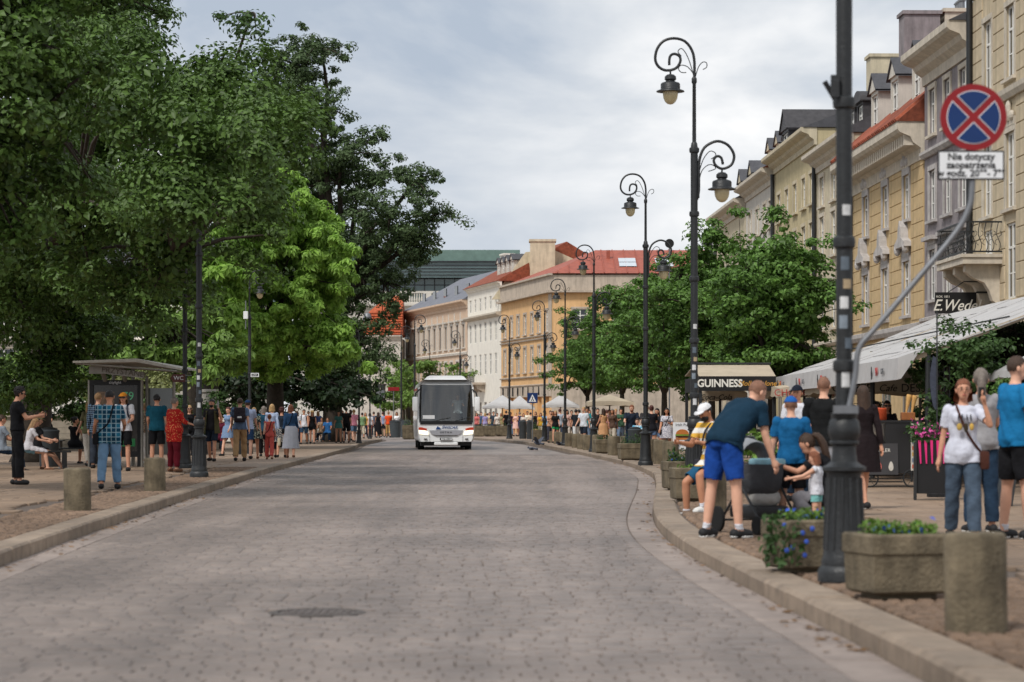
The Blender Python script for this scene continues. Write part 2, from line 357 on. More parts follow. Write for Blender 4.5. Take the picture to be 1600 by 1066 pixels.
# fallen leaves and grit in the gutters
LITTER = mat('fallen_leaf', lin((112, 82, 48)), .8, .3, 9, island=.4)
n = 900; yy_ = 14+rng.random(n)**1.6*70; side = rng.random(n) < .72
xx_ = np.array([KL(a)+.03+abs(rng.normal())*.13 if s_ else KR(a)-.03-abs(rng.normal())*.1 for a, s_ in zip(yy_, side)]); Pl = np.stack([xx_, yy_, np.full(n, .008)], 1)
a_ = rng.uniform(0, 6.28, n); sz = rng.uniform(.015, .045, n); t_ = np.stack([np.cos(a_), np.sin(a_), rng.uniform(-.2, .2, n)], 1)*sz[:, None]; b_ = np.stack([-np.sin(a_), np.cos(a_), rng.uniform(-.3, .3, n)], 1)*sz[:, None]*.6
Vl = np.stack([Pl-t_, Pl+b_, Pl+t_, Pl-b_], 1).reshape(-1, 3); Vl[:, 2] = np.maximum(Vl[:, 2], .003); tag(inst('fallen_leaves', np_mesh('fallen_leaves', Vl, np.arange(4*n).reshape(-1, 4), LITTER)), 'dry brown leaves and grit scattered along both gutters', 'leaves', kind='stuff')
# ================================================================== street lamps
GLOBE = mat('lamp_globe', lin((205, 190, 150)), .25, .15, 9, spec=.6)
def sm(pts, k=3):
    """Catmull-Rom resample of 2D/3D points"""
    P = [Vector(p) for p in pts]; out_ = []
    for i in range(len(P)-1):
        a, b, c, d = P[max(i-1, 0)], P[i], P[i+1], P[min(i+2, len(P)-1)]
        for j in range(k):
            t = j/k; out_.append(.5*((2*b)+(c-a)*t+(2*a-5*b+4*c-d)*t*t+(3*b-a-3*c+d)*t**3))
    out_.append(P[-1]); return out_
def q(pts, sx=1, ox=305): return [((x-ox)/272*sx, 0, 6.99+(285-y)/272) for x, y in pts]
UP = [(305, 285), (306, 210), (295, 155), (262, 112), (212, 98), (165, 110), (135, 145), (125, 190), (135, 222), (160, 242), (190, 246), (222, 235), (240, 208), (238, 182), (215, 170), (196, 178), (190, 200), (190, 222)]
UPS = [[(302, 270), (285, 210), (265, 165), (245, 145), (230, 160), (246, 180)], [(302, 262), (275, 230), (245, 222), (232, 238), (245, 255), (268, 256)], [(310, 278), (325, 230), (345, 208), (362, 212), (362, 232), (345, 242)]]
LO = [(322, 842), (331, 800), (331, 700), (336, 650), (355, 605), (390, 580), (425, 573), (465, 590), (490, 625), (493, 655), (478, 685), (440, 700), (410, 685), (400, 660), (415, 642), (435, 650), (442, 680)]
LOS = [[(332, 720), (350, 660), (380, 620), (405, 625), (408, 640), (388, 655)], [(332, 760), (345, 710), (375, 682), (400, 685), (408, 700), (375, 712)]]
def lantern(parent, x, z, near):
    n = 20 if near else 10
    m = MB(); m.lathe([(.015, .0), (.015, -.05), (.06, -.06), (.095, -.09), (.1, -.14), (.075, -.165), (.08, -.175), (.15, -.2), (.165, -.22), (.165, -.3), (.17, -.31), (.235, -.335), (.24, -.35), (.13, -.352)], n, c=(x, 0, z))
    l = m.build('lantern', IRON, parent, smooth=True)
    m = MB(); m.lathe([(.125, -.345), (.128, -.39), (.118, -.46), (.09, -.52), (.05, -.555), (.012, -.565)], n, c=(x, 0, z)); m.build('globe', GLOBE, l, smooth=True)
STICK = [mat('sticker_%d' % i, lin(c), .6, .2, 20) for i, c in enumerate([(200, 200, 200), (120, 130, 140), (170, 150, 120), (90, 100, 110)])]
def lamp(x, y, label, near=False, two=True, rz=0, z=KZ, sc_=1, flip=1):
    r = empty('street_lamp', (x, y, z), rz, label, 'street lamp', 'cast iron street lamps along the street'); r.scale = (sc_*flip, sc_, sc_)
    n = 28 if near else 12
    m = MB(); m.lathe([(.2, 0), (.2, .07), (.19, .1), (.17, .12), (.172, .15), (.16, .19), (.152, .25), (.14, .5), (.128, .8), (.135, .82), (.165, .835), (.165, .86), (.13, .875), (.1, .9), (.088, .98), (.09, 1.02), (.112, 1.035), (.112, 1.05), (.1, 1.06), (.118, 1.1), (.122, 1.14), (.112, 1.2), (.095, 1.225), (.1, 1.235), (.1, 1.26), (.078, 1.27)], n)
    if near:
        for k in range(14):
            a = 2*math.pi*k/14; c, s_ = math.cos(a), math.sin(a)
            m.tube([(.15*c, .15*s_, .24), (.14*c, .14*s_, .5), (.128*c, .128*s_, .78)], .012, 6)
    m.build('pedestal', IRON, r, smooth=35)
    m = MB(); pr = [(.066, 1.26)]
    for zz in (1.62, 2.55, 3.6, 4.7, 5.78): pr += [(.062, zz-.05), (.082, zz-.035), (.086, zz), (.082, zz+.035), (.06, zz+.05)]
    pr += [(.05, 5.9), (.034, 5.92), (.03, 6.9), (.045, 6.93), (.045, 6.99), (.03, 7.02)]
    m.lathe(pr, n); m.build('pole', IRON, r, smooth=35)
    m = MB(); m.tube(sm(q(UP), 3), [.024]*len(sm(q(UP), 3)), 8)
    for p in UPS: m.tube(sm(q(p), 3), .0085, 5)
    m.build('scroll_arm', IRON, r, smooth=True); lantern(r, -.404, 7.12, near)
    if two:
        m = MB(); m.tube(sm(q(LO, 1, 310), 3), .024, 8)
        for p in LOS: m.tube(sm(q(p, 1, 310), 3), .0085, 5)
        for zz in (4.97, 5.5): m.box(-.03, .09, -.02, .02, zz, zz+.04)
        m.build('scroll_arm', IRON, r, smooth=True); lantern(r, .47, 5.46, near)
    if near:
        for i, (zz, hh, a, k) in enumerate([(1.46, .12, -1.5, 0), (1.9, .1, -1.8, 1), (2.2, .07, -1.3, 2), (2.34, .1, -1.6, 3), (2.75, .08, -1.4, 0), (1.75, .08, -1.1, 3), (2.05, .09, -1.7, 0)]):
            m = MB(); w_ = .5
            m.loft([[(.0655*math.cos(a+w_*t), .0655*math.sin(a+w_*t), zz+h2) for t in (-1, -.5, 0, .5, 1)] for h2 in (0, hh)], cap=False)
            m.build('sticker', STICK[k], r)
    return r
lamp(2.5, 18.2, 'large blurred black iron lamp post nearest the camera beside the stone planters', True, True)
for k, (x, y, lb) in enumerate([(3.09, 41, 'tall two armed black lamp rising in front of the leafy trees, second from the right'), (3.52, 63.7, 'two armed lamp with upper scroll just left of the second lamp, third from the right'),
        (3.04, 89.7, 'two armed lamp in front of the right end of the red metal roof'), (2.45, 111.5, 'two armed lamp in front of the corner of the orange building'),
        (1.78, 132, 'two armed lamp in front of the windows of the orange facade'), (-.16, 150, 'two armed lamp at the left end of the orange building by the white tents'),
        (-3.8, 177, 'far lamp in front of the white building with the red flag'), (-6.7, 197, 'faint far lamp in front of the long pale pink building')]):
    lamp(x, y, lb, k == 0)
lamp(-6.6, 51, 'black lamp post with heavy pedestal on the left pavement by the woman in red', True, False)
lamp(PX(390, 86), 86, 'grey lamp post with a small street sign in front of the bright green chestnut', False, False, sc_=.9, flip=-1, z=KZ-.4)
lamp(PX(561, 122), 122, 'black lamp post in front of the dark oak where the left kerb bends', False, False, sc_=.75)
lamp(PX(648, 150), 150, 'lamp with a scroll to the right rising beside the bus roof', False, False, flip=-1)
lamp(PX(627, 168), 168, 'slim lamp left of the bus with its scroll in front of the orange roof', False, False, flip=-1)
lamp(PX(578, 150), 150, 'thin dark lamp post half hidden in the oak leaves', False, False, sc_=.7)
lamp(PX(289, 60), 60, 'plain dark lamp post behind the bus shelter roof carrying a brown sign', False, False, sc_=.95)

# ================================================================== signs
RED = mat('sign_red', lin((136, 20, 28)), .5, .06, 4); BLUE = mat('sign_blue', lin((8, 46, 100)), .5, .06, 4); SWHITE = mat('sign_white', lin((225, 226, 228)), .45, .04, 4)
INK = mat('sign_ink', lin((28, 28, 30)), .6, .05, 4)
sg = empty('no_stopping_sign', (2.5, 18.2, KZ), 0, 'round blue and red no stopping sign on a bent grey pipe', 'traffic sign')
Ys = 18.1
def S(px, py, Y=Ys): return (PX(px, Y)-2.5, Y-18.2, PZ(py, Y)-KZ)
m = MB(); m.tube(sm([S(1326, 640), S(1336, 590), S(1342, 545), S(1366, 515), S(1430, 440), S(1490, 368), S(1512, 330), S(1519, 290), S(1520, 150)], 4), .022, 12); m.build('pipe', GREY_METAL, sg, smooth=True)
m = MB(); m.box(-.09, .09, -.13, -.05, PZ(640, Ys)-KZ-.03, PZ(640, Ys)-KZ+.03); m.lathe([(.08, -.03), (.08, .03)], 16, c=(0, 0, PZ(640, Ys)-KZ)); m.build('clamp', GREY_METAL, sg)
cx, cz = S(1520, 184)[0], S(1520, 184)[2]; yf = S(0, 0)[1]-.03; RD = .248
def disc(name, r0, mt, yy, parent, n=48, th=.004): 
    m = MB(); m.prism([(cx+r0*math.cos(2*math.pi*k/n), cz+r0*math.sin(2*math.pi*k/n)) for k in range(n)], yy, yy+th); return m.build(name, mt, parent)
face = disc('sign_face', RD, RED, yf, sg, th=.015)
for k in range(4):
    a0 = R(45+90*k)
    for rr, d_, mt, yy, nm in ((.2, .024, SWHITE, -.003, 'white_edge'), (.194, .03, BLUE, -.006, 'blue_field')):
        pts = []
        # sector between the two bars: an arc limited by distance d_ to both bars
        al = math.asin(d_/rr); n = 18
        st, en = a0+al, a0+math.pi/2-al
        pts = [(cx+rr*math.cos(st+(en-st)*i/n), cz+rr*math.sin(st+(en-st)*i/n)) for i in range(n+1)]
        am = a0+math.pi/4; pts.append((cx+d_*math.sqrt(2)*math.cos(am), cz+d_*math.sqrt(2)*math.sin(am)))
        m = MB(); m.prism(pts, yf+yy, yf+yy+.0025); m.build(nm, mt, face)
px0, pz0 = S(1516, 259)[0], S(1516, 259)[2]
m = MB(); m.bev(px0-.25, px0+.25, yf-.002, yf+.012, pz0-.11, pz0+.11, .006); pl = m.build('plate', INK, sg)
m = MB(); m.box(px0-.237, px0+.237, yf-.006, yf-.003, pz0-.097, pz0+.097); m.build('plate_face', SWHITE, pl)
for i, t in enumerate(['Nie dotyczy', 'zaopatrzenia', 'w godz. 20°°- 7°°']): text('lettering', t, .072, INK, pl, (px0, yf-.009, pz0+.062-.062*i), ext=.001, bold=.0015)
m = MB(); m.box(-.11, -.05, -.1, -.06, PZ(150, 18.2)-KZ-.02, PZ(120, 18.2)-KZ); m.tube([(-.06, 0, PZ(158, 18.2)-KZ), (-.15, -.02, PZ(128, 18.2)-KZ)], .02, 8); m.build('bracket', IRON, sg)
# small signs further down the street
def pole_sign(px, Y, ytop, ybot, label, shape, size, mt, extra=None, cat='sign'):
    x = PX(px, Y); o = empty('street_sign', (x, Y, KZ), 0, label, cat); zt, zb = PZ(ytop, Y)-KZ, PZ(ybot, Y)-KZ
    m = MB(); m.tube([(0, .03, 0), (0, .03, zt)], .03, 8); m.build('pole', GREY_METAL, o)
    m = MB(); zc = (zt+zb)/2
    if shape == 'sq': m.bev(-size/2, size/2, -.01, .01, zb, zt, .004)
    else: m.prism([(size/2*math.cos(k*.3), zc+size/2*math.sin(k*.3)) for k in range(21)], -.01, .01)
    f_ = m.build('panel', mt, o); return o, f_, zc
o, f_, zc = pole_sign(832, 128, 614, 630, 'blue square pedestrian crossing sign with white triangle', 'sq', .55, BLUE)
m = MB(); m.prism([(-.2, zc-.2), (.2, zc-.2), (0, zc+.2)], -.014, -.011); m.build('triangle', SWHITE, f_)
m = MB(); m.lathe([(.001, -.03), (.03, 0), (.001, .03)], 8, c=(.0, -.02, zc+.05)); m.box(-.02, .02, -.02, -.015, zc-.09, zc+.03); m.box(-.07, -.03, -.02, -.015, zc-.17, zc-.08); m.box(.03, .07, -.02, -.015, zc-.17, zc-.08); m.build('walking_figure', INK, f_)
o, f_, zc = pole_sign(1046, 95, 374, 387, 'small round dark sign back above the trees', 'ro', .36, BLACK)
o, f_, zc = pole_sign(594, 165, 610, 622, 'grey square sign back on a pole left of the bus', 'sq', .6, GREY_METAL)
o, f_, zc = pole_sign(615, 160, 605, 611, 'narrow red street name board left of the bus', 'sq', .75, RED)
BROWN = mat('brown_sign', lin((84, 44, 38)), .5, .08, 4)
o = empty('direction_sign', (PX(283, 59.8), 59.8, PZ(591, 59.8)), 0, 'brown arrow board reading WC on the dark post', 'sign')
m = MB(); m.prism([(-.27, 0), (-.2, .1), (.1, .1), (.1, -.1), (-.2, -.1)], -.015, .015); b = m.build('board', BROWN, o); text('lettering', 'WC', .14, SWHITE, b, (-.06, -.018, 0), ext=.001)
m = MB(); m.box(.1, .26, -.01, .01, .06, .08); m.box(.1, .26, -.01, .01, -.08, -.06); m.build('bracket', GREY_METAL, o)
o = empty('street_name_sign', (PX(397, 85.8), 85.8, PZ(586, 85.8)), 0, 'small white street plate on the lamp before the chestnut', 'sign')
m = MB(); m.box(-.12, .17, -.012, .012, -.07, .07); b = m.build('plate', SWHITE, o); m = MB(); m.box(-.09, .14, -.015, -.013, -.045, .045); m.build('print', INK, b); text('lettering', 'ZAR', .09, SWHITE, b, (.02, -.018, 0), ext=.001)
o = empty('utility_box', (PX(384, 85.8), 85.8, PZ(492, 85.8)), 0, 'small white box and rod fixed to the lamp before the chestnut', 'box')
m = MB(); m.bev(-.08, .08, -.06, .06, -.15, .12, .01); m.build('case', WHITE, o); m = MB(); m.tube([(0, 0, -.5), (0, 0, .5)], .02, 6); m.build('rod', GREY_METAL, o)

# ================================================================== bollards and planters
def bollard_mesh(seed):
    r_ = random.Random(seed); m = MB(); n = 28; rad = .182; prof = [(rad*.99, -.05), (rad, .03), (rad, .3), (rad, .53), (rad-.008, .552), (rad-.025, .562), (.05, .566)]
    m.lathe(prof, n); m.v = [(x+r_.uniform(-.003, .003), y+r_.uniform(-.003, .003), z+r_.uniform(-.003, .003)) for x, y, z in m.v]
    return m.mesh('bollard', CONC, 50)
BMESH = [bollard_mesh(i) for i in range(4)]
def bollard(x, y, label, i=0, s=1):
    o = inst('bollard', BMESH[i % 4], None, (x, y, KZ), (random.uniform(-.02, .02), random.uniform(-.02, .02), i*1.3), (s, s, s)); return tag(o, label, 'bollard', 'concrete bollards along the kerbs')
bollard(PX(1525, 14.0), 14.0, 'big concrete bollard nearest the camera in the lower right corner', 0)
bollard(PX(121, FY(797)), FY(797), 'left one of the two concrete bollards on the left pavement', 1)
bollard(PX(242, FY(767)), FY(767), 'right one of the two concrete bollards on the left pavement, beside the lamp', 2)
bollard(PX(1114, 32.4), 32.4, 'concrete bollard that the man in the striped polo sits on', 3)
for i, (px, Y) in enumerate([(1017, 69), (1033, 66.5), (1048, 62), (959, 82), (978, 81), (934, 88.5), (918, 96), (909, 99), (900, 104), (889, 109), (880, 114), (871, 120), (862, 126), (853, 133)]):
    bollard(PX(px, Y), Y, ['squat bollard right of the dark litter bin, first of three', 'squat bollard right of the litter bin, middle of three', 'squat bollard below the burger board', 'wide bollard left of the dark litter bin', 'slim bollard touching the dark litter bin', 'bollard standing alone two left of the litter bin'][i] if i < 6 else 'small far concrete bollard in the row on the bend, number %s from the bin end' % ['first', 'second', 'third', 'fourth', 'fifth', 'sixth', 'seventh', 'eighth'][i-6], i, 1.15 if i < 6 else 1.05)
LEAFG = mat('planter_green', lin((92, 122, 48)), .6, .2, 9, island=.35, trans=.25, spec=.3)
LEAFD = mat('planter_dark_green', lin((58, 84, 44)), .6, .2, 9, island=.35, trans=.2, spec=.3)
SOIL = mat('soil', lin((60, 46, 36)), .95, .2, 9)
FLB = mat('blue_flower', lin((58, 92, 190)), .6, .2, 9, island=.2); FLP = mat('pink_flower', lin((214, 84, 160)), .6, .2, 9, island=.25)
def leaves(name, P, Nn, S_, mt, parent=None, asp=.55, fold=.25, droop=.15, tdir=None):
    """leaf blades: folded diamonds; P centres, Nn normals, S_ lengths"""
    n = len(P); Nn = Nn/np.maximum(np.linalg.norm(Nn, axis=1, keepdims=True), 1e-6)
    t = rng.normal(size=(n, 3)) if tdir is None else tdir+rng.normal(size=(n, 3))*.25
    t -= Nn*(t*Nn).sum(1, keepdims=True); t /= np.maximum(np.linalg.norm(t, axis=1, keepdims=True), 1e-6); b = np.cross(Nn, t); s = S_[:, None]
    v0 = P-t*s*.5; v1 = P+b*s*asp*.5-t*s*.02+Nn*s*fold*.3; v2 = P+t*s*.5-Nn*s*droop; v3 = P-b*s*asp*.5-t*s*.02+Nn*s*fold*.3
    V = np.stack([v0, v1, v2, v3], 1).reshape(-1, 3); i = np.arange(n)*4
    Fq = np.stack([np.stack([i, i+2, i+1], 1), np.stack([i, i+3, i+2], 1)], 1).reshape(-1, 3)
    return inst(name, np_mesh(name, V, Fq, mt), parent)
def tuft(name, parent, x0, x1, y0, y1, z, n, h, mt, size=.05, kind='stuff'):
    P = np.stack([rng.uniform(x0, x1, n), rng.uniform(y0, y1, n), z+h*rng.random(n)**1.2*(.6+.4*np.sin(rng.uniform(0, 6, n)))], 1); Nn = rng.normal(size=(n, 3))*.7+np.array([0, -.3, .6])
    return tag(leaves(name, P, Nn, size*rng.uniform(.7, 1.4, n), mt, parent), kind=kind)
def planter(x, y, w_, d, h, rz, label, flowers=None, n=700, lip=True, green=LEAFG, gh=.14):
    o = empty('planter', (x, y, KZ), rz, label, 'planter', 'stone planters along the kerb')
    m = MB(); a, b = w_/2, d/2; t = .06
    def rr(ix, z): return [(-a+ix, -b+ix, z), (a-ix, -b+ix, z), (a-ix, b-ix, z), (-a+ix, b-ix, z)]
    m.loft([rr(.05, .03), rr(.02, .05), rr(.012, h*.68), rr(.0, h*.7), rr(0, h-.015), rr(.015, h), rr(t, h), rr(t+.01, h-.05)]); m.box(-a+.1, a-.1, -b+.1, b-.1, 0, .04)
    m.build('trough', CONC, o); m = MB(); m.box(-a+t, a-t, -b+t, b-t, h-.09, h-.05); m.build('soil', SOIL, o)
    tuft('foliage', o, -a+.08, a-.08, -b+.08, b-.08, h-.05, n, gh, green)
    if flowers is not None: tuft('flowers', o, -a+.1, a-.1, -b+.06, b-.1, h, n//30, gh*.8, flowers, .045)
    return o
planter(PX(1404, 16.6), 16.6, .62, .5, .44, R(17), 'stone planter with low green plants between the lamp and the big bollard', FLB, 900)
p2 = planter(PX(1255, 19.4), 19.4, .5, .5, .42, R(22), 'stone planter with trailing blue flowers left of the big lamp', FLB, 900)
n = 240; P = np.stack([rng.uniform(-.36, -.16, n), rng.uniform(-.34, .1, n), rng.uniform(.05, .46, n)], 1); tag(leaves('trailing_stems', P, rng.normal(size=(n, 3))+np.array([-.6, -.6, .2]), rng.uniform(.04, .08, n), LEAFD, p2), kind='stuff')
for i in range(7): MB().ell((random.uniform(-.36, -.05), -.27, random.uniform(.08, .4)), (.022, .012, .022), n=8, m=5).build('flower', FLB, p2)
planter(PX(1084, 36), 36, .66, .5, .5, R(8), 'tall pale stone planter just behind the man on the bollard', None, 300, gh=.1)
planter(PX(1060, 41.5), 41.5, .5, .5, .5, R(12), 'planter with blue flowers hanging over, beyond the seated man', FLB, 500, green=LEAFD, gh=.3)
planter(PX(990, 72), 72, .9, .5, .5, R(10), 'planter with dark leaves in front of the litter bin', None, 500, green=LEAFD, gh=.35)
planter(PX(944, 86), 86, .7, .5, .5, R(10), 'leafy planter between two far bollards', None, 300, green=LEAFD, gh=.3)
planter(PX(842, 140), 140, .9, .6, .6, 0, 'leafy planter at the bend beside the far lamp', None, 300, gh=.7)
for i, px in enumerate((748, 766, 784)): planter(PX(px, 170+i), 170+i, .85, .6, .75, 0, 'dark planter right of the bus, %s of three' % ['left', 'middle', 'right'][i], None, 150, green=LEAFD, gh=.5)
planter(PX(643, 146), 146, 1.1, .8, .85, 0, 'stone planter with green shrub at the left flank of the bus', None, 300, gh=.8)
planter(PX(600, 172), 172, 1.3, .8, .7, 0, 'low far planter behind the man in the orange shirt', None, 200, gh=.3)
BINM = mat('bin_grey', lin((62, 68, 72)), .6, .15, 6)
def bin_(x, y, w_, h, label, mt=BINM):
    o = empty('litter_bin', (x, y, KZ), 0, label, 'litter bin', 'grey street litter bins'); m = MB(); m.lathe([(w_*.46, 0), (w_*.5, .03), (w_*.5, h-.08), (w_*.53, h-.06), (w_*.53, h-.02), (w_*.44, h)], 20); m.build('body', mt, o, smooth=40)
    m = MB(); m.lathe([(w_*.42, h-.02), (w_*.42, h+.03), (w_*.2, h+.06), (.02, h+.07)], 20); m.build('lid', BLACK, o, smooth=40)
bin_(PX(992, 75), 75, .42, .92, 'dark grey litter bin behind the bollards on the right bend')
bin_(PX(77, 62), 62, .5, .95, 'tall grey litter bin behind the people on the left bench')
bin_(PX(617, 160), 160, .75, 1.1, 'wide grey litter bin left of the bus'); bin_(PX(634, 162), 162, .65, 1.1, 'grey litter bin closest to the bus, left of it')
bin_(PX(817, 150), 150, .45, 1.1, 'slate litter bin under the crossing sign'); bin_(PX(828, 148), 148, .4, 1.1, 'slate litter bin right of its twin by the crossing sign')
# ================================================================== pigeons
PIG = mat('pigeon_grey', lin((72, 76, 88)), .7, .3, 20)
def pigeon(px, py, Y, wing, label):
    o = empty('pigeon', (PX(px, Y), Y, PZ(py, Y)), R(60), label, 'pigeon', 'pigeons over the road')
    m = MB(); m.ell((0, 0, 0), (.07, .16, .065), n=12, m=8); m.ell((0, .17, .05), (.035, .045, .04), n=10, m=6); m.tube([(0, .14, .03), (0, .17, .05)], .035, 8); m.tube([(0, -.12, 0), (0, -.2, -.01), (0, -.28, -.02)], [.04, .045, .05], 8); m.tube([(0, .2, .05), (0, .235, .04)], [.012, .003], 6); m.build('body', PIG, o, smooth='all')
    for s in (-1, 1):
        m = MB(); z = wing
        m.loft([[(s*.05, .08, .02), (s*.05, -.08, .02), (s*.05, -.08, .035), (s*.05, .08, .035)], [(s*.2, .1, .02+z*.5), (s*.2, -.1, .02+z*.5), (s*.2, -.1, .03+z*.5), (s*.2, .1, .03+z*.5)], [(s*.36, .0, .02+z), (s*.36, -.1, .02+z), (s*.36, -.1, .025+z), (s*.36, .0, .025+z)]])
        m.build('wing', PIG, o)
pigeon(841, 693, 104, .26, 'pigeon flying low over the road with raised wings'); pigeon(831, 701, 104, -.02, 'pigeon landing on the road, lower of the two'); pigeon(875, 694, 112, .1, 'pigeon by the kerb near the far bollards')
# ================================================================== buildings
FRAME = mat('window_frame_white', lin((226, 224, 218)), .5, .06, 4); FRAME_D = mat('window_frame_grey', lin((150, 142, 134)), .6, .1, 4)
TRIM = mat('stucco_trim', lin((200, 190, 174)), .85, .15, 3, .2, 30, streak=.25); TRIM_G = mat('stucco_grey_trim', lin((182, 177, 174)), .85, .18, 3, .2, 30, streak=.3)
WMESH = {}; PANES = [GLASS, GLASS, mat('window_glass_grey', (.07, .075, .08), .08, .3, 1.5, spec=.8), mat('window_glass_curtain', (.22, .21, .19), .12, .35, 2.5, spec=.8)]
def window_mesh(w_, h, style):
    k = (round(w_, 2), round(h, 2), style)
    if k in WMESH: return WMESH[k]
    m = MB(); f = .07; m.box(0, f, 0, .07, 0, h); m.box(w_-f, w_, 0, .07, 0, h); m.box(f, w_-f, 0, .07, 0, f); m.box(f, w_-f, 0, .07, h-f, h)
    m.box(w_/2-.045, w_/2+.045, -.01, .06, f, h-f); tr = h*.68
    if style != 'plain': m.box(f, w_/2-.045, .0, .06, tr-.035, tr+.035); m.box(w_/2+.045, w_-f, .0, .06, tr-.035, tr+.035)
    if style == 'grid':
        m.box(f, w_/2-.045, .01, .055, tr*.5-.018, tr*.5+.018); m.box(w_/2+.045, w_-f, .01, .055, tr*.5-.018, tr*.5+.018)
    fm = m.mesh('window', FRAME_D if style == 'plain' else FRAME)
    m = MB(); m.box(0, w_/2-.045-f, 0, .012, 0, h-2*f); WMESH[k] = (fm, [m.mesh('pane', g_) for g_ in PANES]); return WMESH[k]
CURT = [mat('curtain_%d' % i, lin(c), .9, .15, 5) for i, c in enumerate([(150, 142, 130), (96, 92, 88), (178, 172, 164)])]
def add_window(b, u, z, w_, h, style, rec):
    fm, pm = window_mesh(w_, h, style); o = inst('window', fm, b, (u-w_/2, rec, z))
    pm = random.choice(pm); inst('pane', pm, o, (.07, .03, .07)); inst('pane', pm, o, (w_/2+.045, .03, .07))
    return o
def facade(b, W, z0, z1, ops, mt, th=.3, rec=.06, y=0, name='wall'):
    """wall in local coords, front at y, with real openings (u, zbottom, w, h, style)"""
    us = sorted({0, W, *[o[0]-o[2]/2 for o in ops], *[o[0]+o[2]/2 for o in ops]}); zs = sorted({z0, z1, *[o[1] for o in ops], *[o[1]+o[3] for o in ops]})
    m = MB()
    def hole(uc, zc): return any(abs(uc-o[0]) < o[2]/2 and o[1] < zc < o[1]+o[3] for o in ops)
    for i in range(len(us)-1):
        for j in range(len(zs)-1):
            if us[i+1]-us[i] < 1e-4 or zs[j+1]-zs[j] < 1e-4: continue
            if not hole((us[i]+us[i+1])/2, (zs[j]+zs[j+1])/2):
                m.add([(us[i], y, zs[j]), (us[i+1], y, zs[j]), (us[i+1], y, zs[j+1]), (us[i], y, zs[j+1])], [(0, 1, 2, 3)])
    for o in ops:
        a, c, z, t = o[0]-o[2]/2, o[0]+o[2]/2, o[1], o[1]+o[3]
        for p, q_ in (((a, z), (a, t)), ((a, t), (c, t)), ((c, t), (c, z)), ((c, z), (a, z))): m.add([(p[0], y, p[1]), (q_[0], y, q_[1]), (q_[0], y+th, q_[1]), (p[0], y+th, p[1])], [(0, 1, 2, 3)])
        m.add([(a, y+th, z), (c, y+th, z), (c, y+th, t), (a, y+th, t)], [(0, 1, 2, 3)])
    me = bpy.data.meshes.new(name); me.from_pydata(m.v, [], m.f); me.materials.append(mt); wall = inst(name, me, b)
    for o in ops:
        if o[4] == 'arch': continue
        add_window(b, o[0], o[1], o[2], o[3], o[4], y+rec)
    return wall
def profile_band(b, name, W, pts, mt, u0=0):
    """moulding extruded along the facade: pts (out, z) outline, out > 0 towards the street"""
    m = MB(); m.prism([(-p[0], p[1]) for p in pts], u0, u0+W, axis='x'); return m.build(name, mt, b)
def cornice(b, W, z, mt, out=.55, h=.7, dent=False):
    profile_band(b, 'cornice', W+.1, [(-.05, z-h), (.08, z-h), (.1, z-h*.7), (out*.4, z-h*.55), (out*.5, z-h*.4), (out*.9, z-h*.28), (out, z-h*.2), (out, z), (-.05, z)], mt, -.05)
    if dent:
        n = int(W/.42); d = MB(); d.box(-.11, .11, -out*.72, -.05, z-h*.62, z-h*.3); dm = d.mesh('dentil', mt)
        for k in range(n): inst('dentil', dm, b, ((k+.5)*W/n, 0, 0))
def surround(b, u, z, w_, h, mt, kind='flat'):
    m = MB(); t = .17
    m.box(u-w_/2-t, u-w_/2, -.05, .02, z-.02, z+h); m.box(u+w_/2, u+w_/2+t, -.05, .02, z-.02, z+h); m.box(u-w_/2-t, u+w_/2+t, -.06, .02, z+h, z+h+t)
    m.box(u-w_/2-.24, u+w_/2+.24, -.14, .05, z-.12, z-.02)
    if kind == 'hood': m.box(u-w_/2-.3, u+w_/2+.3, -.26, .02, z+h+.32, z+h+.46); m.box(u-w_/2-.12, u+w_/2+.12, -.08, .02, z+h+t, z+h+.32)
    if kind == 'ped':
        m.box(u-w_/2-.12, u+w_/2+.12, -.07, .02, z+h+t, z+h+.5); 
        m.prism([(u-w_/2-.4, z+h+.5), (u+w_/2+.4, z+h+.5), (u+w_/2+.34, z+h+.66), (u+.3, z+h+.86), (u+.2, z+h+1.25), (u, z+h+1.5), (u-.2, z+h+1.25), (u-.3, z+h+.86), (u-w_/2-.34, z+h+.66)], -.3, .02)
        for s in (-1, 1): m.ell((u+s*(w_/2+.2), -.2, z+h+.45), (.16, .14, .22), n=10, m=6)
    if kind == 'crest':
        m.box(u-w_/2-.1, u+w_/2+.1, -.07, .02, z+h+t, z+h+.42); m.ell((u, -.08, z+h+.62), (.2, .1, .34), n=10, m=6)
        for s in (-1, 1): m.ell((u+s*.42, -.08, z+h+.45), (.22, .09, .16), n=10, m=6)
    return m.build('window_surround', mt, b)
def building(name, label, P0, P1, depth, zt, z0=0, cat='building', group=None):
    d = Vector((P1[0]-P0[0], P1[1]-P0[1])); W = d.length
    b = empty(name, (P0[0], P0[1], 0), math.atan2(d.y, d.x), label, cat, group); return b, W
def shell(b, W, depth, zt, mt, z0=0, th=0):
    """side and back walls"""
    m = MB(); m.add([(0, .0, z0), (0, depth, z0), (W, depth, z0), (W, .0, z0), (0, .0, zt), (0, depth, zt), (W, depth, zt), (W, .0, zt)], [(0, 1, 5, 4), (1, 2, 6, 5), (2, 3, 7, 6), (4, 5, 6, 7)])
    me = bpy.data.meshes.new('side_walls'); me.from_pydata(m.v, [], m.f); me.materials.append(mt); return inst('side_walls', me, b)
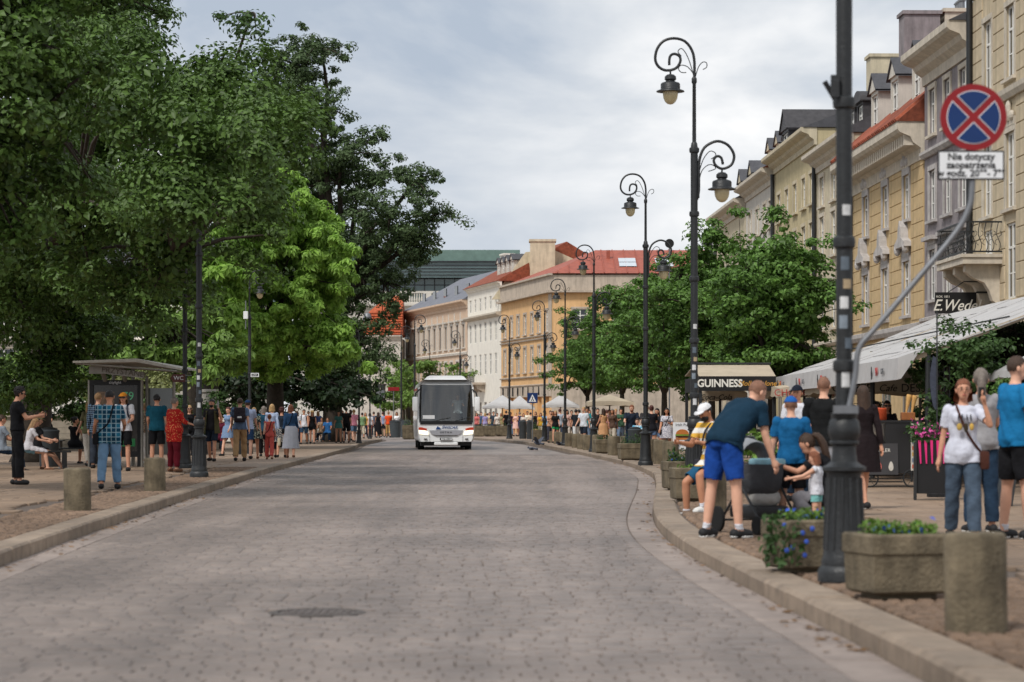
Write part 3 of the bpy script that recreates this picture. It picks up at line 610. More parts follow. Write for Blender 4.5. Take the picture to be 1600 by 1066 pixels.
def gable_roof(b, W, depth, z, rise, mt, over=.5, hip=0, y0=0):
    m = MB(); o = over; r = depth/2
    a = [(-.1, y0-o, z), (W+.1, y0-o, z), (W+.1, depth+.2, z), (-.1, depth+.2, z), (hip, r, z+rise), (W-hip, r, z+rise)]
    m.add(a, [(0, 1, 5, 4), (1, 2, 5), (2, 3, 4, 5), (3, 0, 4), (0, 3, 2, 1)]); return m.build('roof', mt, b)
def chimney(b, u, y, z, w_, d, h, mt, pots=0):
    m = MB(); m.box(u, u+w_, y, y+d, z, z+h); m.box(u-.08, u+w_+.08, y-.08, y+d+.08, z+h, z+h+.15); c = m.build('chimney', mt, b)
    for k in range(pots):
        m = MB(); m.lathe([(.12, 0), (.11, .3), (.16, .32), (.16, .36), (.02, .5)], 10, c=(u+(k+.5)*w_/pots, y+d/2, z+h+.15)); m.build('chimney_pot', GREY_METAL, c)
def dormer(b, u, z, w_, h, mt, roofm, yb, depth=3, style='ped'):
    o = empty('dormer', (u, yb, z), 0, parent=b)
    fa = MB(); t = .14
    fa.box(-w_/2, -w_/2+t, 0, .2, 0, h); fa.box(w_/2-t, w_/2, 0, .2, 0, h); fa.box(-w_/2+t, w_/2-t, 0, .2, 0, .15); fa.box(-w_/2+t, w_/2-t, 0, .2, h-.15, h)
    fa.box(-w_/2, -w_/2+.1, .2, depth, 0, h); fa.box(w_/2-.1, w_/2, .2, depth, 0, h)
    if style == 'ped': fa.prism([(-w_/2-.1, h), (w_/2+.1, h), (0, h+w_*.42)], -.08, .15)
    fa.build('dormer_walls', mt, o)
    wm, pm = window_mesh(w_-2*t, h-.3, 'grid'); pm = pm[0]; wo = inst('dormer_window', wm, o, (-w_/2+t, .08, .15)); 
    inst('dormer_pane', pm, o, (-w_/2+t+.07, .12, .22)); inst('dormer_pane', pm, o, (.045, .12, .22))
    m = MB()
    if style == 'ped': m.add([(-w_/2-.2, -.15, h-.02), (0, -.15, h+w_*.47), (w_/2+.2, -.15, h-.02), (-w_/2-.2, depth, h-.02), (0, depth, h+w_*.47), (w_/2+.2, depth, h-.02)], [(0, 1, 4, 3), (1, 2, 5, 4)])
    else:
        ring = [(-w_/2-.15, h-.05)]+[(-(w_/2+.15)*math.cos(math.pi*k/8), h+.0+math.sin(math.pi*k/8)*w_*.3) for k in range(9)]+[(w_/2+.15, h-.05)]
        m.prism(ring, -.15, depth)
    if style == 'ped': m.v = m.v+[(x, y_, z_-.08) for x, y_, z_ in m.v]; m.f += [(6, 9, 10, 7), (7, 10, 11, 8), (0, 6, 7, 1), (1, 7, 8, 2)]; m.m = [0]*len(m.f)
    m.build('dormer_roof', roofm, o)
# --- right hand row: facade line
def fx(Y): return 17.23-.029*Y
def RP(Y): return (fx(Y), Y)
YEL = mat('stucco_yellow', lin((198, 172, 130)), .9, .12, 2, .2, 30, streak=.36); CREAM = mat('stucco_cream', lin((196, 180, 152)), .9, .12, 2, .2, 30, streak=.36)
LILAC = mat('stucco_grey_lilac', lin((140, 132, 134)), .9, .22, 1.6, .25, 30, streak=.4); OLIVE = mat('stucco_olive', lin((188, 174, 138)), .9, .12, 2, streak=.25)
OFFW = mat('stucco_offwhite', lin((204, 198, 188)), .9, .1, 2, streak=.25); PALEY = mat('stucco_pale_yellow', lin((200, 188, 162)), .9, .12, 2, streak=.35)
TILE = mat('roof_tile_red', lin((140, 74, 52)), .85, .4, 4, .4, 30, island=.35); SLATE = mat('roof_sheet_dark', lin((74, 74, 78)), .6, .25, 3, .2, 20); ROOFR = mat('roof_red_metal', lin((156, 82, 64)), .6, .2, 2)
DMET = mat('dormer_dark_sheet', lin((62, 60, 62)), .6, .3, 4)
def grid(us, rows): return [(u, z, w_, h, st) for u in us for (z, w_, h, st) in rows]
# B1 near cream building with the balcony
b, W = building('town_house', 'cream rusticated town house with iron balcony at the right edge', RP(78.4), RP(52), 12, 17)
us = [2.15, 5.2, 8.3, 11.4, 14.5, 17.6, 20.7, 23.8]
ops = grid(us, [(.2, 1.8, 3.6, 'plain'), (5.0, 1.15, 2.3, 'grid'), (7.75, 1.15, 2.3, 'grid'), (11.7, 1.1, 2.2, 'grid')])
facade(b, W, 0, 16.4, ops, CREAM); shell(b, W, 12, 16.4, CREAM); gable_roof(b, W, 12, 16.4, 3, SLATE); cornice(b, W, 16.4, TRIM, .7, .9)
for u in us[:4]:
    for z, w_, h, k in ((7.75, 1.15, 2.3, 'crest'), (11.7, 1.1, 2.2, 'flat')): surround(b, u, z, w_, h, TRIM, k)
rus = MB(); edges = [0]+[v for u in us for v in (u-.75, u+.75)]+[W]; 
bm0 = 5.0
z = 5.0
blocks = []
while z < 15.4:
    for i in range(0, len(edges)-1, 2):
        a, c = edges[i], edges[i+1]
        if c-a < .2: continue
        blocks.append((a, c, z))
    z += .52
bmesh_cache = {}
for a, c, z in blocks:
    if a > 11: continue
    k = round(c-a, 2)
    if k not in bmesh_cache: mm = MB(); mm.bev(.0, k, -.035, .02, .012, .508, .015); bmesh_cache[k] = mm.mesh('stucco_block', CREAM)
    inst('stucco_block', bmesh_cache[k], b, (a, 0, z))
for z in (4.6, 11.05): profile_band(b, 'string_course', W, [(0, z), (.12, z), (.2, z+.15), (.22, z+.3), (0, z+.36)], TRIM)
# balcony
bl = MB(); bl.box(.3, 4.2, -1.25, 0, 6.12, 6.32); bl.box(.25, 4.25, -1.3, 0, 6.32, 6.42); bl.build('balcony_floor', TRIM, b)
for u in (.75, 2.2, 3.7):
    m = MB(); m.prism([(0, 6.12), (-1.1, 6.12), (-1.1, 5.9), (-.85, 5.7), (-.5, 5.55), (-.35, 5.3), (-.25, 5.0), (0, 4.85)], u-.17, u+.17, axis='x'); m.build('balcony_console', TRIM, b)
rail = empty('balcony_railing', (0, 0, 0), parent=b)
m = MB()
for z in (6.47, 7.38): m.box(.3, 4.2, -1.24, -1.2, z, z+.05); m.box(.3, .34, -1.2, 0, z, z+.05); m.box(4.16, 4.2, -1.2, 0, z, z+.05)
m.build('rail', IRON, rail)
bar = MB(); bar.tube([(0, 0, 0), (.05, 0, .12), (.06, 0, .25), (0, 0, .4), (-.05, 0, .52), (-.04, 0, .7), (0, 0, .9)], .013, 6); bar.tube([(0, 0, .45), (.09, 0, .52), (.1, 0, .6), (.04, 0, .64)], .01, 5); bar.tube([(0, 0, .4), (-.09, 0, .34), (-.1, 0, .25), (-.04, 0, .2)], .01, 5); barm = bar.mesh('baluster', IRON)
for k in range(24): inst('baluster', barm, rail, (.35+k*.165, -1.22, 6.49))
for k in range(6):
    for u in (.32, 4.18): inst('baluster', barm, rail, (u, -1.1+k*.19, 6.49), (0, 0, R(90)))
# drain pipe between B1 and B2
def pipe(b, u, z0, z1, mt=IRON): m = MB(); m.tube([(u, -.14, z0), (u, -.14, z1)], .1, 10); m.build('drain_pipe', mt, b, smooth=True)
pipe(b, .05, 0, 16)
# B2 grey lilac
b, W = building('town_house', 'grey weathered town house with tall chimney left of the cream one', RP(86.3), RP(78.5), 12, 14)
us = [1.45, 3.95, 6.45]; rows = [(.2, 1.7, 3.4, 'plain'), (5.55, 1.05, 1.75, 'grid'), (8.35, 1.05, 1.75, 'grid'), (11.35, 1.0, 1.6, 'grid')]
facade(b, W, 0, 14.0, grid(us, rows), LILAC); shell(b, W, 12, 14.28, LILAC); cornice(b, W, 14.3, TRIM, .85, 1.1); gable_roof(b, W, 12, 14.3, 3.2, SLATE, .8)
for u in us:
    surround(b, u, 5.55, 1.05, 1.75, TRIM_G, 'hood'); surround(b, u, 8.35, 1.05, 1.75, TRIM_G); surround(b, u, 11.35, 1, 1.6, TRIM)
for z in (4.7, 10.6): profile_band(b, 'string_course', W, [(0, z), (.1, z), (.2, z+.12), (.2, z+.22), (0, z+.28)], TRIM_G)
# B3 yellow with pedimented windows and red tiled roof
b, W = building('town_house', 'yellow town house with pedimented windows and dormers in a red tile roof', RP(101.4), RP(86.5), 12, 12)
us = [3.2, 7.5, 11.8]; rows = [(.2, 2.2, 3.4, 'plain'), (5.2, 1.2, 2.0, 'grid'), (8.75, 1.15, 1.65, 'grid')]
facade(b, W, 0, 11.2, grid(us, rows), YEL); shell(b, W, 12, 11.97, YEL); cornice(b, W, 12.0, TRIM, .95, 1.35, True)
for u in us: surround(b, u, 5.2, 1.2, 2.0, TRIM_G, 'ped'); surround(b, u, 8.75, 1.15, 1.65, TRIM_G, 'crest')
profile_band(b, 'string_course', W, [(0, 4.5), (.15, 4.5), (.22, 4.65), (.22, 4.8), (0, 4.86)], TRIM_G)
edges = [0.02, us[0]-.95, us[0]+.95, us[1]-.95, us[1]+.95, us[2]-.95, us[2]+.95, W-.02]; z = 4.95; bc = {}
while z < 10.5:
    for i in range(0, 8, 2):
        a, c = edges[i], edges[i+1]; k = round(c-a, 2)
        if k not in bc: mm = MB(); mm.bev(0, k, -.03, .02, .012, .488, .014); bc[k] = mm.mesh('stucco_block', YEL)
        inst('stucco_block', bc[k], b, (a, 0, z))
    z += .5
gable_roof(b, W, 12, 12.0, 6.0, TILE, .98); chimney(b, -.3, 2.0, 12.5, 1.2, 1.5, 5.7, LILAC); chimney(b, -.3, 3.7, 12.5, 1.2, 1.5, 5.8, TRIM, 4)
tm = MB(); tm.loft([[(.0, y_, .02+zz) for y_, zz in ((0, 0), (.14, .035), (.28, 0))], [(0-.0, y_, .02+zz) for y_, zz in ((0, 0), (.14, .035), (.28, 0))]], cap=False)
tl = MB(); tl.tube([(0, 0, 0), (0, 1.0, .85)], .11, 6); tlm = tl.mesh('roof_tile', TILE)
for i in range(44):
    for j in range(6): inst('roof_tile', tlm, b, (.2+i*.335, -.93+j*1.0, 12.05+j*.86+(i % 2)*.006))
for u in us: dormer(b, u, 12.75, 1.6, 1.9, OFFW, SLATE, .35)
pipe(b, .15, 0, 11)
# B4..B8 further along the row
def row_house(label, Ya, Yb, zt, us, rows, mt, tr, roofm, rise=3, kind='flat', dents=False, z_str=(4.6,)):
    b, W = building('town_house', label, RP(Ya), RP(Yb), 12, zt)
    facade(b, W, 0, zt-.5, grid(us, rows), mt); shell(b, W, 12, zt-.02, mt); cornice(b, W, zt, tr, .7, .8, dents); gable_roof(b, W, 12, zt, rise, roofm, .6)
    for u in us:
        for z, w_, h, st in rows[1:]: surround(b, u, z, w_, h, tr, kind)
    for z in z_str: profile_band(b, 'string_course', W, [(0, z), (.1, z), (.18, z+.1), (.18, z+.2), (0, z+.25)], tr)
    return b, W
R3 = [(.2, 1.8, 3.3, 'plain'), (5.4, 1.15, 2.1, 'grid'), (8.6, 1.15, 1.9, 'grid'), (11.4, 1.1, 1.4, 'grid')]
b, W = row_house('pale yellow town house with two arched dark dormers beyond the yellow one', 111.2, 101.5, 13.4, [1.7, 4.9, 8.1], R3[:3]+[(11.0, 1.1, 1.3, 'grid')], PALEY, TRIM, SLATE, 3.4)
for u in (6.6, 8.7): dormer(b, u, 13.2, 1.5, 1.6, DMET, DMET, .5, 2.5, 'arch')
pipe(b, .15, 0, 13)
b, W = row_house('olive yellow town house with a big dark sheet metal dormer', 125.2, 111.4, 14.8, [1.8, 4.6, 7.4, 10.2, 12.6], R3, OLIVE, PALEY, SLATE, 2.6)
dormer(b, 1.7, 14.2, 2.3, 1.9, DMET, DMET, .3, 4, 'ped'); chimney(b, 12.3, 2.6, 14.5, 1.2, 1.6, 3.6, PALEY); pipe(b, .15, 0, 14)
b, W = row_house('white town house with plain tall windows above the lindens', 137, 125.4, 14.4, [1.9, 5.0, 8.1, 10.4], R3, OFFW, TRIM, TILE, 3.2)
for u in (2.5, 5.8, 9): dormer(b, u, 14.3, 1.5, 2.0, PALEY, SLATE, 1)
b, W = row_house('cream town house with moulded cornice near the far end of the right row', 151.4, 137.2, 13.9, [2, 5.2, 8.4, 11.6], R3[:3]+[(11.2, 1.1, .9, 'plain')], PALEY, TRIM, SLATE, 3.4)
dormer(b, 4, 13.9, 1.7, 1.9, PALEY, SLATE, 1); dormer(b, 9, 13.9, 1.7, 1.9, PALEY, SLATE, 1)
b, W = row_house('last house of the right row with grey dormers over the tree tops', 169, 151.6, 11.6, [2, 5, 8, 11, 14.5], R3[:3], CREAM, TRIM, SLATE, 4)
for u in (3, 7, 11): dormer(b, u, 11.7, 1.7, 1.8, DMET, SLATE, .9)
# orange corner building
ORANGE = mat('stucco_orange', lin((220, 178, 128)), .9, .1, 1.2, streak=.25); STN = mat('pale_stone', lin((186, 172, 156)), .88, .16, 1.5, .2, 20, streak=.35)
C = (3.2, 195.); L0 = (-.95, 214.5)
b, W = building('corner_building', 'orange corner building with red metal hip roof behind the lamps', L0, C, 14, 13)
us = [1.7+2.75*k for k in range(7)]; rows = [(.3, 1.7, 3.0, 'arch'), (5.3, 1.05, 2.1, 'grid'), (8.5, 1.05, 1.7, 'grid')]
facade(b, W, 0, 11.6, grid(us, rows), ORANGE); 
for z in (4.1, 4.8, 7.9, 8.15): profile_band(b, 'string_course', W+.1, [(0, z), (.12, z), (.16, z+.1), (0, z+.16)], STN)
profile_band(b, 'plinth_band', W+.05, [(0, 0), (.1, 0), (.1, .05), (0, .05)], STN)
m = MB(); m.box(-.02, W+.02, -.08, .0, 3.2, 4.1); m.build('stone_frieze', STN, b)
for i in range(9): text('shop_letter', 'NINOVALA'[i % 8], 1.0, INK, b, (1.3+i*2.05, -.12, 3.65), ext=.03, bold=.02, sx=.5)
for u in us:
    for z, w_, h, st in rows[1:]: surround(b, u, z, w_, h, STN)
m = MB(); m.box(-.1, W+.12, -.1, .3, 11.6, 13.0); m.box(-.1, W+.45, -.45, .0, 11.55, 11.75); m.box(-.1, W+.3, -.3, 0, 12.95, 13.1); m.build('parapet', STN, b)
m = MB(); m.box(W-1.0, W+.06, -.06, .0, 4.2, 11.5); m.build('corner_pilaster', STN, b)
ang = math.atan2(C[1]-L0[1], C[0]-L0[0])
SW = 16; b2 = empty('side_front', (W, 0, 0), -ang, parent=b)
so = [(u, z, 1.15, h, 'grid') for u in (2.3, 5.6, 8.9, 12.2) for z, h in ((5.3, 2.1), (8.6, 1.65))]
facade(b2, SW, 0, 11.6, [o for o in so], ORANGE, name='side_wall')
for o in so:
    m = MB(); m.box(o[0]-.75, o[0]-.58, -.05, .02, o[1], o[1]+o[3]); m.box(o[0]+.58, o[0]+.75, -.05, .02, o[1], o[1]+o[3]); m.box(o[0]-.75, o[0]+.75, -.06, .02, o[1]+o[3], o[1]+o[3]+.16); m.box(o[0]-.8, o[0]+.8, -.12, .02, o[1]-.12, o[1]-.01); m.build('window_surround', STN, b2)
m = MB(); m.box(.0, SW, -.1, .3, 11.61, 12.98); m.box(0, SW, -.44, .0, 11.56, 11.74); m.box(0, SW, -.06, 0, 0, 4.2); m.build('side_parapet', STN, b2)
for ch in list(b2.children):
    mb = Matrix.Translation((W, 0, 0)) @ Matrix.Rotation(-ang, 4, 'Z') @ ch.matrix_basis; ch.parent = b; ch.matrix_basis = mb
bpy.data.objects.remove(b2)
# hip roof in world space
e0, e1, e2, e3 = Vector((L0[0], L0[1], 13.1)), Vector((C[0], C[1]-.3, 13.1)), Vector((C[0]+SW, C[1]-.3, 13.1)), Vector((C[0]+SW, C[1]+26, 13.1))
inv = Matrix.Translation((L0[0], L0[1], 0)) @ Matrix.Rotation(ang, 4, 'Z'); inv = inv.inverted()
r0, r1 = Vector((C[0]+3.8, C[1]+7.5, 15.5)), Vector((C[0]+SW-2, C[1]+7.5, 15.5)); r2 = Vector((L0[0]+6, L0[1]+4, 15.5)); e4 = Vector((L0[0]+12, L0[1]+4, 13.1))
m = MB(); m.add([inv @ v for v in (e0, e1, e2, e3, r0, r1, r2, e4)], [(0, 1, 4, 6), (1, 2, 5, 4), (2, 3, 5), (6, 4, 5, 3, 7), (0, 6, 7)]); rf = m.build('roof', ROOFR, b)
for k in range(17):
    t = (k+.5)/17; a = e1.lerp(e2, t); c = Vector((a.x+ (3.8 if t < .24 else 0)*max(0, 1-t/.24), r0.y, r0.z)); 
    hgt = 1 if t > .24 else t/.24; c = Vector((a.x, a.y+7.8*hgt, 13.1+2.4*hgt))
    m = MB(); m.tube([inv @ (a+Vector((0, 0, .05))), inv @ (c+Vector((0, 0, .05)))], .04, 4); m.build('roof_seam', ROOFR, rf)
for px in (6.2, 9.2):
    m = MB(); 
    for s in (0, 1): 
        y0_, y1_ = 2.0+s*1.45, 3.3+s*1.45
        m.add([inv @ Vector((C[0]+px-.65+s*.0, C[1]-.3+y0_, 13.1+y0_*.3077+.08)), inv @ Vector((C[0]+px+.75, C[1]-.3+y0_, 13.1+y0_*.3077+.08)), inv @ Vector((C[0]+px+.75, C[1]-.3+y1_, 13.1+y1_*.3077+.08)), inv @ Vector((C[0]+px-.65, C[1]-.3+y1_, 13.1+y1_*.3077+.08))], [(0, 1, 2, 3)])
    m.build('skylight', mat('skylight_glass', lin((196, 204, 210)), .1, .05, 3), rf)
for px in (4.6, 9.9, 12.4, 13.4): m = MB(); m.box(px, px+.3, 0, .3, 0, .9); o = m.build('roof_vent', ROOFR, rf); o.matrix_local = inv @ Matrix.Translation((C[0], C[1]+4.5, 14.4))
chim = empty('chimney_block', (0, 0, 0), parent=b)
m = MB(); M4 = inv @ Matrix.Translation((C[0]-1.6, C[1]+18, 12)); m.box(0, 2.2, 0, 2, 0, 5.0, M4); m.box(-.1, 2.3, -.1, 2.1, 5.0, 5.2, M4); m.build('chimney_stack', PALEY, chim)
m = MB(); M5 = inv @ Matrix.Translation((C[0]-5, C[1]+20, 12)); m.prism([(0, 0), (7.5, 0), (7.5, 3.5), (5.5, 4.4), (3, 4.2)], 0, .4, M=M5); m.build('fire_wall', PALEY, chim)
# white building with red flag
WHT = mat('stucco_white', lin((232, 227, 216)), .88, .08, 1.5, streak=.15)
b, W = building('town_house', 'narrow white town house with a balcony and red flag', (-4.2, 229), L0, 12, 13.5)
us = [1.3+2.25*k for k in range(6)]
facade(b, W, 0, 13.2, grid(us, [(.3, 1.2, 2.6, 'plain'), (5.4, 1.0, 1.9, 'grid'), (8.4, 1.0, 1.8, 'grid'), (11.3, .95, 1.2, 'grid')]), WHT); shell(b, W, 12, 13.2, WHT)
for z in (10.5,): profile_band(b, 'cornice', W, [(0, z), (.3, z+.1), (.5, z+.25), (.5, z+.4), (0, z+.45)], TRIM)
cornice(b, W, 13.6, WHT, .4, .4); gable_roof(b, W, 12, 13.6, 3.6, TILE, .5)
for k in range(4): dormer(b, 8.2+k*1.9, 13.9, 1.1, 1.7, OFFW, SLATE, 1.2, 2.5)
m = MB(); m.box(1, 8.2, -1.1, 0, 4.5, 4.7); m.build('balcony_floor', STN, b)
for k in range(5): m = MB(); m.prism([(0, 4.5), (-.9, 4.5), (-.7, 4.1), (0, 3.8)], 1.3+k*1.6, 1.55+k*1.6, axis='x'); m.build('balcony_console', STN, b)
m = MB(); m.box(1, 8.2, -1.08, -1.04, 5.6, 5.66)
for k in range(30): m.box(1.05+k*.245, 1.08+k*.245, -1.08, -1.05, 4.7, 5.6)
m.build('railing', IRON, b)
fl = MB(); fl.tube([(1.8, -.1, 5.2), (1.4, -1.4, 6.7)], .03, 6); fl.build('flagpole', GREY_METAL, b); fl = MB(); fl.loft([[(1.4+.1*math.sin(k*1.3), -1.4+.02*k, 6.7-.1*k) for k in range(8)], [(1.4+.8+.1*math.sin(k*1.3+1), -1.35+.02*k, 6.4-.1*k) for k in range(8)]], cap=False); fl.build('flag', cloth((150, 26, 36)), b)
# long pink building
PINK = mat('stucco_pink_beige', lin((206, 180, 156)), .88, .1, 1.2, streak=.2)
b, W = building('palace_wing', 'long pale pink building with grey slate roof behind the bus', (-11.3, 257), (-4.25, 229.3), 12, 12.6)
us = [1.6+2.55*k for k in range(11)]
facade(b, W, 0, 12.0, grid(us, [(.3, 1.3, 3, 'plain'), (5.0, 1.05, 1.9, 'plain'), (8.2, 1.05, 2.2, 'plain')]), PINK); shell(b, W, 12, 12.0, PINK); cornice(b, W, 12.7, PINK, .6, .8)
for u in us: surround(b, u, 8.2, 1.05, 2.2, OFFW, 'hood'); surround(b, u, 5.0, 1.05, 1.9, OFFW)
profile_band(b, 'string_course', W, [(0, 7.5), (.15, 7.5), (.2, 7.7), (0, 7.8)], OFFW)
pm_ = MB(); pm_.box(.25, .5, -.07, 0, 7.9, 11.6); pm_ = pm_.mesh('pilaster', OFFW)
for k in range(11): inst('pilaster', pm_, b, (2.55*k, 0, 0))
ROOFG = mat('roof_slate_grey', lin((112, 114, 122)), .7, .2, 2); gable_roof(b, W, 12, 12.7, 3.6, ROOFG, .5)
for k in range(5): m = MB(); m.box(3+k*5, 4.2+k*5, 1.2, 1.3, 13.6, 14.5); m.build('skylight', GLASS, b)
chimney(b, 25.5, 4, 14.5, 1.6, 1, 2.6, WHT)
# small pavilion with orange mansard roof
b, W = building('pavilion', 'low white pavilion with orange tiled mansard roof left of the pink building', (-15.8, 250), (-11.4, 250), 9, 10)
TILEO = mat('roof_tile_orange', lin((178, 88, 54)), .8, .3, 6, .3, 30, island=.2)
facade(b, W, 0, 9.7, [(2.2, 3, 1.1, 2.0, 'plain')], OFFW); shell(b, W, 9, 9.7, OFFW); cornice(b, W, 10.0, OFFW, .4, .5)
m = MB(); m.add([(-.3, -.3, 10.05), (W+.1, -.3, 10.05), (W+.1, 9, 10.05), (-.3, 9, 10.05), (1.0, 1.6, 12.6), (W, 1.6, 12.6), (W, 7.5, 12.6), (1.0, 7.5, 12.6), (2.8, 4, 14.3), (W, 4, 14.3)], [(0, 1, 5, 4), (1, 2, 6, 5), (2, 3, 7, 6), (3, 0, 4, 7), (4, 5, 9, 8), (6, 7, 8, 9), (7, 4, 8), (5, 6, 9)]); rf = m.build('roof', TILEO, b)
for j in range(9):
    t = j/9; m = MB(); m.tube([(-.3+1.3*t, -.36+1.9*t, 10.1+2.55*t), (W+.05, -.36+1.9*t, 10.1+2.55*t)], .07, 6); m.build('tile_course', TILEO, rf)
m = MB(); m.lathe([(.5, 0), (.55, .5), (.5, 1.2), (.3, 1.7), (.05, 1.8)], 12, c=(.8, 1.0, 10.6)); m.build('roof_dome_window', GREY_METAL, rf, smooth=True)
# large classicist building with glazed top storey
b, W = building('palace', 'big white palace with balustrade under a green glass storey', (-27, 300), (3, 300), 25, 18)
facade(b, W, 0, 15.2, grid([2+3.2*k for k in range(9)], [(3, 1.4, 3, 'plain'), (9.5, 1.4, 3.0, 'plain')]), OFFW); cornice(b, W, 15.6, OFFW, .7, 1.0)
m = MB(); m.box(0, W, .2, .5, 15.6, 15.9); m.box(0, W, .2, .5, 17.0, 17.25)
for k in range(10): m.box(k*3.2, k*3.2+1.0, .15, .55, 15.9, 17.0)
m.build('balustrade_rail', OFFW, b)
bal = MB(); bal.lathe([(.08, 0), (.13, .25), (.07, .7), (.09, 1.1)], 8); balm = bal.mesh('baluster', OFFW)
for k in range(9):
    for j in range(7): inst('baluster', balm, b, (k*3.2+1.2+j*.3, .35, 15.9))
GG = mat('green_glass', lin((92, 112, 112)), .12, .2, .8, spec=.7); GG2 = mat('green_roof_panel', lin((104, 128, 120)), .5, .15, 1.2)
m = MB(); m.box(-4, W-3, 3, 20, 15.6, 19.0); m.build('glass_storey', GG, b); m = MB(); m.box(-6, W-2, 1.5, 21, 19.0, 20.9); m.build('louvre_band', GG, b); m = MB(); m.box(-6, W-2, 2.2, 21, 21.06, 22.5); m.build('roof_storey', GG2, b)
m = MB()
for k in range(25): m.box(-4+k*1.25, -3.9+k*1.25, 2.9, 3, 17, 19)
for z in (17.2, 18.1, 18.9): m.box(-4, W-3, 2.88, 3, z, z+.1)
for z in (19.3, 19.7, 20.1, 20.5): m.box(-6, W-2, 1.35, 1.5, z, z+.08)
m.box(-6, W-2, 1.2, 2.2, 20.9, 21.06); m.build('mullions', IRON2, b)
# white manor behind the left trees with terrace
b, W = building('manor', 'white manor with terrace balustrade behind the left trees', (-31, 128), (-14, 128), 10, 10)
facade(b, W, 0, 9, grid([1.5+2.6*k for k in range(6)], [(3.2, 1.1, 1.9, 'grid'), (6.2, 1.1, 1.7, 'grid')]), WHT); shell(b, W, 10, 9, WHT); cornice(b, W, 9.2, WHT, .5, .6); gable_roof(b, W, 10, 9.2, 2.5, SLATE)
for k in range(6): surround(b, 1.5+2.6*k, 3.2, 1.1, 1.9, TRIM, 'hood')
tw = empty('terrace_wall', (-30, 97, KZ), 0, 'stone terrace wall with balustrade and steps behind the bench', 'wall')
STEP = mat('step_stone', lin((150, 140, 126)), .85, .2, 3, .2, 30)
m = MB(); m.box(0, 18, 0, 2, 0, 1.3); m.box(-.05, 18.05, -.1, 2, 1.3, 1.42); m.build('retaining_wall', STEP, tw)
for k in range(5): m = MB(); m.box(8, 13, -.45*(5-k), 0, k*.22, k*.22+.21); m.build('step', STEP, tw)
m = MB(); m.box(0, 18, .1, .4, 2.2, 2.35)
for u in (0, 4.5, 7.6, 12.9, 17.4): m.box(u, u+.7, .05, .5, 1.42, 2.3); m.box(u-.06, u+.76, 0, .56, 2.3, 2.42)
m.build('coping', OFFW, tw)
for k in range(44):
    u = .9+k*.38
    if 7.5 < u < 13.6 or u > 17.3: continue
    inst('baluster', balm, tw, (u, .25, 1.42), (0, 0, 0), (.9, .9, .72))
# ================================================================== trees
BARK = mat('bark', lin((60, 53, 46)), .95, .35, 8, .8, 30, streak=.3)
def leafmat(name, rgb, isl=.4, tr=.3): return mat(name, lin(rgb), .5, .18, .9, island=isl, trans=tr, spec=.35)
L_MAPLE = leafmat('leaf_near', (80, 106, 46), .4, .22); L_DARK = leafmat('leaf_dark', (66, 92, 46)); L_OAK = leafmat('leaf_oak', (80, 100, 62)); L_LIME = leafmat('leaf_chestnut', (140, 178, 76), .3, .32)
L_LIND = leafmat('leaf_linden', (92, 126, 56)); L_YNG = leafmat('leaf_young', (112, 142, 66)); L_SHADE = leafmat('leaf_shade', (36, 54, 28))  # L_SHADE leaves have deep shade put into their dark colour
L_DRY = leafmat('leaf_variegated', (128, 134, 84))
def crown_points(lobes, nclump, rclump, per, flat=.65, shell=.45, bough=6.):
    """lobes: (centre, radii); clumps scattered in the lobes, leaves scattered in clumps"""
    vol = np.array([l[1][0]*l[1][1]*l[1][2] for l in lobes])**.75; pick = rng.choice(len(lobes), nclump, p=vol/vol.sum())
    nb = max(1, int(nclump/bough)); pick = pick[:nb]
    d = rng.normal(size=(nb, 3)); d /= np.linalg.norm(d, axis=1, keepdims=True); u = rng.random(nb)**shell
    Bc = np.array([lobes[i][0] for i in pick])+d*np.array([lobes[i][1] for i in pick])*u[:, None]
    sel = np.arange(nclump) % nb; C = Bc[sel]+rng.normal(size=(nclump, 3))*np.array([1, 1, .45])*rclump*.95; d = d[sel]
    rc = rclump*rng.uniform(.55, 1.35, nclump)
    e = rng.normal(size=(nclump, per, 3)); e /= np.linalg.norm(e, axis=2, keepdims=True); uu = rng.random((nclump, per, 1))**.5
    P = C[:, None]+e*uu*rc[:, None, None]*np.array([1, 1, flat]); Nn = e*.75+d[:, None]*.25+np.array([0, 0, .6])+rng.normal(size=e.shape)*.3
    return C, P.reshape(-1, 3), Nn.reshape(-1, 3)
def palmate(name, P, Nn, S_, mt, parent):
    """chestnut leaves: five drooping leaflets each"""
    n = len(P); Nn = Nn/np.linalg.norm(Nn, axis=1, keepdims=True); t = rng.normal(size=(n, 3)); t -= Nn*(t*Nn).sum(1, keepdims=True); t /= np.linalg.norm(t, axis=1, keepdims=True); b = np.cross(Nn, t)
    PP, NN, TT, SS = [], [], [], []
    for a in (-1.9, -.95, 0, .95, 1.9):
        dr = t*math.cos(a)+b*math.sin(a)-Nn*.45; dr /= np.linalg.norm(dr, axis=1, keepdims=True); k = S_*(1 if abs(a) < 1.5 else .75)
        PP.append(P+dr*k[:, None]*.55); NN.append(Nn+dr*.45); TT.append(dr); SS.append(k)
    TT = np.concatenate(TT); return leaves(name, np.concatenate(PP), np.concatenate(NN), np.concatenate(SS), mt, parent, .42, .2, .12, TT*4)
